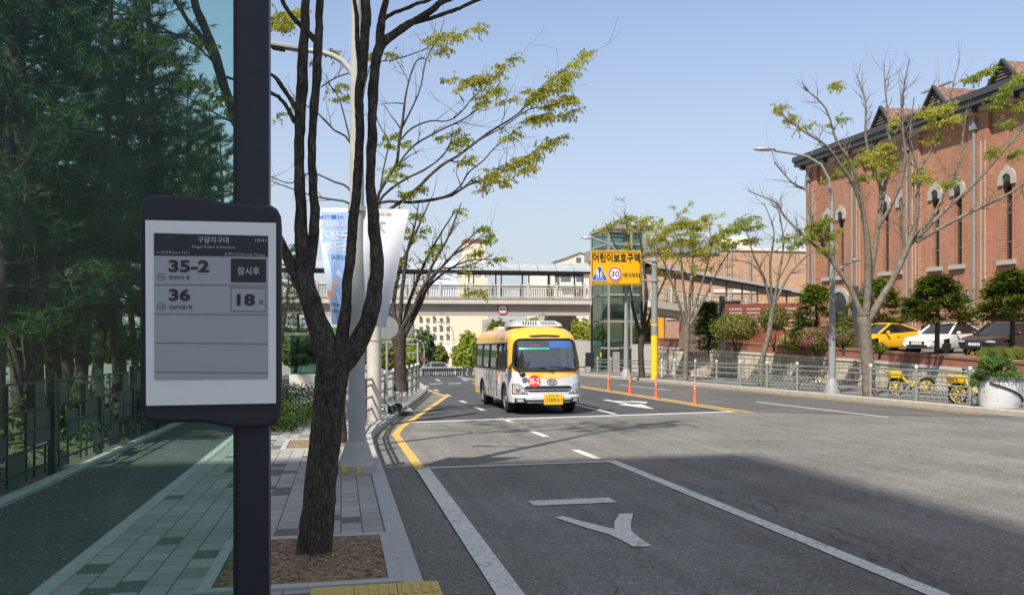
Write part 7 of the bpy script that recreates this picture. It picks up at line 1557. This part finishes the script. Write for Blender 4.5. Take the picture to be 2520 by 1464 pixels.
# conifers and shrubs in the bed
def conifer(label, u, vb, vt, wpx, D, seed, layered=True, trunk=.0, m='needle_yew'):
    B = at(u, vb, D); B.z = LOT + .08; top_ = at(u, vt, D); h = top_.z - B.z; r0 = wpx * D / F / 2; rg = random.Random(seed); b = MB(); w_ = MB(); t = thing('conifer', label, 'conifer', B, group='clipped conifers by the car park')
    w_.tube([B - Vector((0, 0, .1)), B + Vector((.05, 0, h * .5)), B + Vector((0, 0, h * .95))], [.11, .08, .02], 'bark_dark', 7); n = int(8500 * (h / 3.2))
    ncl = 90; cl = []
    for k in range(ncl):
        f = rg.random() ** .8; zz = trunk + (1 - trunk) * f; rr = r0 * (1 - f ** 1.5) ** .9 * (1 if f > .05 else .85) + .12; a = rg.uniform(0, 6.28); q = rr * rg.uniform(.3, 1) ** .6; c_ = B + Vector((math.cos(a) * q, math.sin(a) * q, h * zz)); cl.append((c_, .36 + .2 * rg.random(), a)); w_.tube([B + Vector((0, 0, h * max(.05, zz - .04))), c_], [.02, .008], 'bark_dark', 4, False)
    for k in range(n):
        c_, s, a = rg.choice(cl); p = c_ + Vector((rg.gauss(0, .42) * s, rg.gauss(0, .42) * s, rg.gauss(0, .16) * s)); u_ = Vector((math.cos(a) + rg.gauss(0, .5), math.sin(a) + rg.gauss(0, .5), rg.gauss(-.05, .25))).normalized() * rg.uniform(.10, .20); v_ = u_.cross(Z3 + Vector((rg.gauss(0, .4), rg.gauss(0, .4), 0))).normalized() * .045
        b.add([p - u_ * .3, p + v_, p + u_, p - v_], [(0, 1, 2, 3)], m)
    w_.build('trunk', t); b.build('crown', t, smooth=0); return t
conifer('dense conical conifer left of the grey street lamp, beside the pink azalea', 2008, 838, 705, 150, 41, 1)
conifer('conical conifer behind the pale tree trunk', 2160, 838, 690, 160, 46.5, 2, trunk=.32)
conifer('spreading conifer on a bare trunk in front of the white sedan', 2305, 858, 682, 150, 33.5, 3, trunk=.42)
conifer('conifer on a bare trunk at the right edge above the planter', 2490, 862, 668, 140, 33.0, 4, trunk=.44)
conifer('dark green rounded conifer beside the covered ramp', 1745, 800, 748, 62, 46, 5, m='leaf_hedge')
def shrub(label, u, vt, vb, wpx, D, n, m, size, seed, stems=6, extra=None, cat='shrub', name='shrub'):
    p, q = at(u, vt, D), at(u, vb, D); r = wpx * D / F / 2; h = p.z - q.z; leaf_mass(name, label, cat, (p.x, p.y, (p.z + q.z) / 2), (r, r * .8, h / 2), n, m, size, seed, (p.x, p.y, LOT + .08), 'shrubs on the wall bed', stems=stems, extra=extra)
shrub('wide yellow-flecked shrub over the brick coping', 1810, 770, 845, 130, 43, 3000, 'leaf_shrub', .07, 21)
shrub('yellow-green small tree in front of the rust panel wall', 1905, 750, 820, 75, 42, 1600, 'leaf_shrub', .07, 22, 4)
shrub('tall pale grass tuft on the lawn', 1930, 825, 850, 26, 40, 500, 'dry_grass', .09, 23, 0)
shrub('pink flowering azalea spilling over the brick coping', 2010, 805, 862, 105, 37.5, 2600, 'leaf_shrub', .05, 24, 5, ('flower_pink', .28))
shrub('reddish bare-twigged shrub with few pink flowers behind the street lamp', 2075, 800, 850, 70, 37, 1300, 'leaf_shrub', .05, 25, 6, ('flower_pink', .06))
shrub('small green shrub with pink flowers right of the pale trunk', 2166, 843, 870, 36, 33, 600, 'leaf_fresh', .05, 26, 4, ('flower_pink', .10))
shrub('dark shrub with orange blossoms at the foot of the school annexe', 1640, 865, 930, 80, 58, 1300, 'leaf_hedge', .09, 27, 4, ('delin_orange', .06))
# orange lilies
b = MB(); rg = random.Random(33); B = at(2505, 858, 31.5); B.z = LOT + .1
for k in range(240):
    p = B + Vector((rg.gauss(0, .55), rg.gauss(0, .8), 0)); a = rg.uniform(0, 6.28); l = rg.uniform(.35, .6); d = Vector((math.cos(a), math.sin(a), 0)); s_ = d.cross(Z3) * .018; b.add([p - s_, p + s_, p + d * l * .35 + Z3 * l * .8 + s_, p + d * l * .8 + Z3 * l * .7, p + d * l * .35 + Z3 * l * .8 - s_], [(0, 1, 2, 3, 4)], 'blade')
o = thing('lily_clump', 'clump of blade-leaved plants with orange tips by the right edge', 'plant', B); b.build('foliage', o, smooth=0)
# rust panel wall with pierced text, cross-shaped lamp posts, bin-like box
P0_, P1_ = at(1785, 800, 50), at(1975, 800, 47); zt_, zb_ = at(1880, 747, 48.5).z, LOT
pw = thing('panel_wall', 'rust-coloured steel panel wall with rows of pierced writing', 'wall', ((P0_.x + P1_.x) / 2, (P0_.y + P1_.y) / 2, LOT)); d = (P1_ - P0_); d.z = 0
b = MB(); b.bar((P0_.x, P0_.y, (zt_ + zb_) / 2), (P1_.x, P1_.y, (zt_ + zb_) / 2), .08, zt_ - zb_, 'corten'); b.build('panel', pw, smooth=0)
b = MB(); rg = random.Random(9); nn = Vector((d.y, -d.x, 0)).normalized(); nn = nn if nn.y < 0 else -nn
for blk in range(4):
    for row in range(6):
        x = .06 + blk * .235
        while x < .06 + blk * .235 + .17:
            w_ = rg.uniform(.006, .014); zz = zt_ - .35 - row * .22; p = P0_ + d * x + nn * .045; q = P0_ + d * (x + w_) + nn * .045; b.add([(p.x, p.y, zz), (q.x, q.y, zz), (q.x, q.y, zz + .10), (p.x, p.y, zz + .10)], [(0, 1, 2, 3)], 'corten_text'); x += w_ + rg.uniform(.003, .008)
b.build('lettering', pw, smooth=0)
def cross_lamp(label, u, D, vt, vb):
    p = at(u, 800, D); t = thing('cross_lamp', label, 'garden lamp', (p.x, p.y, LOT), group='cross-shaped garden lamps'); zt = at(u, vt, D).z; b = MB(); b.box2((p.x - .11, p.y - .11, LOT), (p.x + .11, p.y + .11, zt), 'slate'); b.build('post', t, smooth=0); zc = zt - .35; b = MB(); b.bar((p.x - .15, p.y - .03, zc), (p.x + 1.0, p.y - .03, zc), .17, .17, 'slate'); b.build('arm', t, smooth=0)
cross_lamp('cross-shaped dark garden lamp left of the rust panel wall', 1777, 45, 728, 800); cross_lamp('cross-shaped dark garden lamp by the church arch', 2105, 42, 704, 800)
# low fence left of the bed, smoking canopy
o = thing('board_fence', 'low brown board fence at the end of the brick coping', 'fence', at(1695, 800, 50)); b = MB()
pa, pb = at(1672, 800, 51), at(1740, 800, 49); za, zb3 = LOT - .2, at(1700, 780, 50).z
for i in range(14): p = pa.lerp(pb, i / 14); q = pa.lerp(pb, (i + .9) / 14); b.bar((p.x, p.y, (za + zb3) / 2), (q.x, q.y, (za + zb3) / 2), .04, zb3 - za, 'wood_brown')
b.build('boards', o, smooth=0)
p = gnd(1665, 925, .15); o = thing('shelter_canopy', 'small curved pale canopy on two posts by the wall end', 'canopy', p); b = MB(); zc = at(1665, 862, 50).z; 
b.add([(p.x - .9 + 1.8 * k / 6, p.y + s, zc - .25 * (k / 6) ** 2 + .1) for k in range(7) for s in (-.6, .6)], [(2 * k, 2 * k + 2, 2 * k + 3, 2 * k + 1) for k in range(6)], 'galv'); b.build('roof', o)
for s in (-.6, .5): b = MB(); b.tube([(p.x + s, p.y, p.z), (p.x + s, p.y, zc)], .045, 'galv', 8); b.build('post', o)
for i, u in enumerate((1628, 1644, 1660)):
    p = gnd(u, 931, .15); p.y += 1.5; p.x += .6; o = thing('bollard', 'pale bollard beside the foot of the wall, %s' % ['left of three', 'middle of three', 'right of three'][i], 'bollard', p, group='bollards by the wall end'); b = MB(); b.lathe([(.07, 0), (.07, .95), (.05, 1.02)], p, 'concrete_pale', 12); b.build('post', o); b = MB(); b.lathe([(.075, .78), (.075, .86)], p, 'galv', 12); b.build('band', o)
# big white planter pot with juniper
PB = gnd(2462, 1005, .15) + Vector((.52, .62, 0)); PB.z = RZ(PB.y) + .15; pot = thing('planter_pot', 'big weathered white tub with a dark drain hose, holding a juniper', 'planter', PB); dP = PB.x * SI + PB.y * CO; kp = dP / F; rp = 51 * kp; hp_ = (1003 - 927) * kp
m, t, b_ = nodes('pot_worn'); c = coords(t); f = mul(t, ramp(t, noi(t, c, 6, 6, .75), [(.56, 0), (.62, 1)]), ramp(t, noi(t, c, 30, 4), [(.4, .3), (.6, 1)])); L(t, mul(t, (.60, .61, .61), (.14, .14, .13), 'MIX', f), b_.inputs['Base Color']); b_.inputs['Roughness'].default_value = .6
b = MB(); b.lathe([(rp * .86, 0), (rp * .88, .03), (rp * .99, hp_ * .82)], PB, 'pot_worn', 40, cap=False); b.build('tub', pot)
b = MB(); b.lathe([(rp * .99, hp_ * .82 + .001), (rp * 1.0, hp_ * .93), (rp * 1.04, hp_ * .95), (rp * 1.04, hp_ * .99), (rp * .96, hp_ * .98), (rp * .95, hp_ * .86), (.01, hp_ * .86)], PB, 'pot_grey', 40, cap=False); b.build('rim', pot)
b = MB(); pts = []
for i in range(14): s = i / 13; a = math.radians(205 + 118 * s); z = hp_ * (.80 - .62 * s + .06 * math.sin(s * 3)); r_2 = rp * (.865 + .13 * z / hp_) + .03; pts.append(PB + Vector((r_2 * math.cos(a), r_2 * math.sin(a), z)))
b.tube(pts, .028, 'rubber', 8); b.build('drain_hose', pot)
jb = PB + Vector((0, 0, hp_ * .86)); b = MB(); w_ = MB(); rg = random.Random(44); JT = thing('juniper', 'bright green leaning juniper spilling over the white tub', 'juniper', jb)
def jcl(c_, r, n):
    for k in range(n):
        d = Vector((rg.gauss(0, 1), rg.gauss(0, 1), rg.gauss(0, 1))).normalized(); p = c_ + Vector((d.x * r[0], d.y * r[1], d.z * r[2])) * rg.uniform(.5, 1); u_ = (d + Vector((rg.gauss(0, .6), rg.gauss(0, .6), rg.gauss(.1, .5)))).normalized() * rg.uniform(.03, .07); v_ = u_.cross(Vector((rg.gauss(0, 1), rg.gauss(0, 1), rg.gauss(0, 1)))).normalized() * .016; b.add([p - u_ * .3, p + v_, p + u_, p - v_], [(0, 1, 2, 3)], 'juniper')
for (u, v, rx, rz2, n) in ((2445, 880, 16, 12, 500), (2430, 893, 22, 14, 700), (2470, 890, 22, 12, 600), (2418, 912, 20, 16, 700), (2404, 928, 16, 12, 500), (2395, 942, 9, 9, 250), (2448, 905, 18, 14, 500), (2470, 922, 45, 8, 1400), (2500, 922, 25, 8, 700), (2517, 930, 12, 8, 300), (2490, 905, 14, 7, 260), (2412, 945, 9, 12, 200), (2440, 868, 9, 8, 200)):
    c_ = at(u, v, dP - .1 + rg.uniform(-.25, .25)); jcl(c_, (rx * kp, rx * kp * .9, rz2 * kp), n); w_.tube([jb, jb.lerp(c_, .5) + Vector((0, 0, .1)), c_], [.04, .025, .008], 'bark_dark', 5)
w_.build('trunk', JT); b.build('crown', JT, smooth=0)
pbk = PB + Vector((rp * .55, -rp * .9, 0)); o = MB(); o.box(pbk + Vector((0.2, .1, .05)), (.24, .12, .10), 'wood'); o = o.build('wood_block', loc=pbk, smooth=0, bevel=.01); tag(o, 'small wooden block lying beside the white tub', 'block')
# bicycles and racks
def wheel_b(t, y, r, paint, spokes=12, tyre='rubber', tw=.03):
    b = MB(); P = [(0, y + r * math.cos(a), r + r * math.sin(a)) for a in lin(0, 2 * math.pi, 28)]; b.tube(P, tw, tyre, 6, False); o = b.build('wheel', t); b = MB(); r2 = r - tw * 1.3; P = [(0, y + r2 * math.cos(a), r + r2 * math.sin(a)) for a in lin(0, 2 * math.pi, 28)]; b.tube(P, .014, paint, 5, False)
    for k in range(spokes): a = 6.283 * k / spokes; b.tube([(0, y, r), (0, y + r2 * math.cos(a), r + r2 * math.sin(a))], .006 if spokes > 8 else .016, paint, 4, False)
    b.lathe([(.04, -.05), (.04, .05)], (0, y, r), paint, 10, axis=(1, 0, 0)); b.build('rim', o); return o
def ebike(label, loc, rot, tilt=0):
    t = thing('rental_bicycle', label, 'bicycle', loc, (0, tilt, rot), 'bicycles parked behind the right fence', world=False); r = .27
    wheel_b(t, 0, r, 'bike_yellow', 6); wheel_b(t, 1.08, r, 'bike_yellow', 6)
    b = MB(); b.tube([(0, .14, .72), (0, .42, .42), (0, .58, .27), (0, 1.0, .27)], [.048, .045, .04, .026], 'bike_yellow', 10); b.tube([(0, .58, .27), (0, .76, .62)], [.05, .035], 'bike_yellow', 10); b.tube([(0, .72, .55), (0, 1.08, .27)], .028, 'bike_yellow', 8); b.tube([(0, .14, .72), (0, 0, .27)], .035, 'bike_yellow', 8); b.build('frame', t)
    b = MB(); b.tube([(0, .14, .7), (0, .19, 1.0)], .022, 'black', 8); b.tube([(-.27, .32, 1.02), (-.1, .19, 1.02), (.1, .19, 1.02), (.27, .32, 1.02)], .016, 'black', 8); b.build('handlebar', t)
    b = MB(); b.tube([(0, .76, .6), (0, .82, .82)], .02, 'galv', 8); b.ell((0, .84, .86), (.09, .14, .04), 'black', 12, 8); b.build('saddle', t)
    b = MB(); vs = [(-.15, -.22, .60), (.15, -.22, .60), (.15, .10, .60), (-.15, .10, .60), (-.2, -.30, .84), (.2, -.30, .84), (.2, .14, .84), (-.2, .14, .84)]; b.add(vs, [(3, 2, 1, 0), (0, 1, 5, 4), (1, 2, 6, 5), (2, 3, 7, 6), (3, 0, 4, 7), (4, 5, 6, 7)], 'bike_yellow'); b.build('basket', t, smooth=0, bevel=.02)
    b = MB()
    for y in (0, 1.08): b.tube([(0, y + (r + .05) * math.cos(a), r + (r + .05) * math.sin(a)) for a in lin(.4, 2.6, 10)], .03, 'black', 6)
    b.build('mudguard', t); b = MB(); b.lathe([(.07, -.06), (.07, .06)], (0, .60, .26), 'black', 12, axis=(1, 0, 0)); b.tube([(-.12, .50, .16), (-.06, .6, .26), (.06, .6, .26), (.12, .7, .36)], .015, 'black', 6); b.build('crank', t); return t
def rside(u, v, off=0.0): p = gnd(u, v, .15); p.x += off; p.z = RZ(p.y) + .15; return p
p = rside(2192, 972, .2); ebike('yellow rental bicycle with a front basket, nearer the pale tree trunk', p, math.radians(-100))
p = rside(2342, 992, .2); e2 = ebike('yellow rental bicycle with its basket beside the last fence post and the tub', p, math.radians(-100))
b = MB(); b.box((0, .22, .98), (.22, .05, .09), 'banner_blue'); b.build('basket_tag', e2, smooth=0)
def oldbike(label, loc, rot):
    t = thing('bicycle', label, 'bicycle', loc, (0, .05, rot), 'bicycles parked behind the right fence', world=False); r = .33; wheel_b(t, 0, r, 'steel_grey', 16, tw=.022); wheel_b(t, 1.04, r, 'steel_grey', 16, tw=.022)
    b = MB()
    for p, q in (((.0, .18, .82), (0, .55, .34)), ((0, .2, .78), (0, .74, .70)), ((0, .55, .34), (0, .76, .84)), ((0, .55, .34), (0, 1.04, .33)), ((0, .74, .72), (0, 1.04, .33)), ((0, .18, .84), (0, 0, .33))): b.tube([p, q], .02, 'bike_red', 8)
    b.build('frame', t); b = MB(); b.tube([(0, .18, .82), (0, .16, .97)], .016, 'black', 8); b.tube([(-.28, .2, .98), (0, .14, .98), (.28, .2, .98)], .014, 'black', 8); b.build('handlebar', t); b = MB(); b.tube([(0, .76, .84), (0, .78, .9)], .016, 'black', 6); b.ell((0, .80, .92), (.07, .13, .035), 'black', 12, 8); b.build('saddle', t); b = MB(); b.lathe([(.09, -.01), (.09, .01)], (0, .55, .33), 'black', 16, axis=(1, 0, 0)); b.build('crank', t)
p = rside(1955, 950, .3); oldbike('old dark red bicycle standing in the rack left of the street lamp', p, math.radians(-100))
def rack(label, y0, y1):
    X = kr((y0 + y1) / 2) + 1.0; t = thing('bike_rack', label, 'bike rack', (X, (y0 + y1) / 2, RZ((y0 + y1) / 2) + .15), group='bike racks behind the right fence'); b = MB()
    for dx in (-.35, .3): b.tube([(X + dx, y0, RZ(y0) + .17), (X + dx, y1, RZ(y1) + .17)], .018, 'pole_dim', 6)
    b.build('base_rail', t); y = y0
    while y < y1:
        z = RZ(y) + .17; b = MB(); b.tube([(X - .35, y, z), (X - .12, y, z + .40), (X - .05, y, z + .40), (X + .30, y, z), ], .014, 'pole_dim', 6); b.tube([(X - .35, y + .09, z), (X - .12, y + .09, z + .32), (X - .05, y + .09, z + .32), (X + .30, y + .09, z)], .014, 'pole_dim', 6); b.build('hoop', t); y += .30
rack('bike rack around the two yellow bicycles', 20.9, 25.6); rack('bike rack around the old dark red bicycle', 30.4, 36.0)
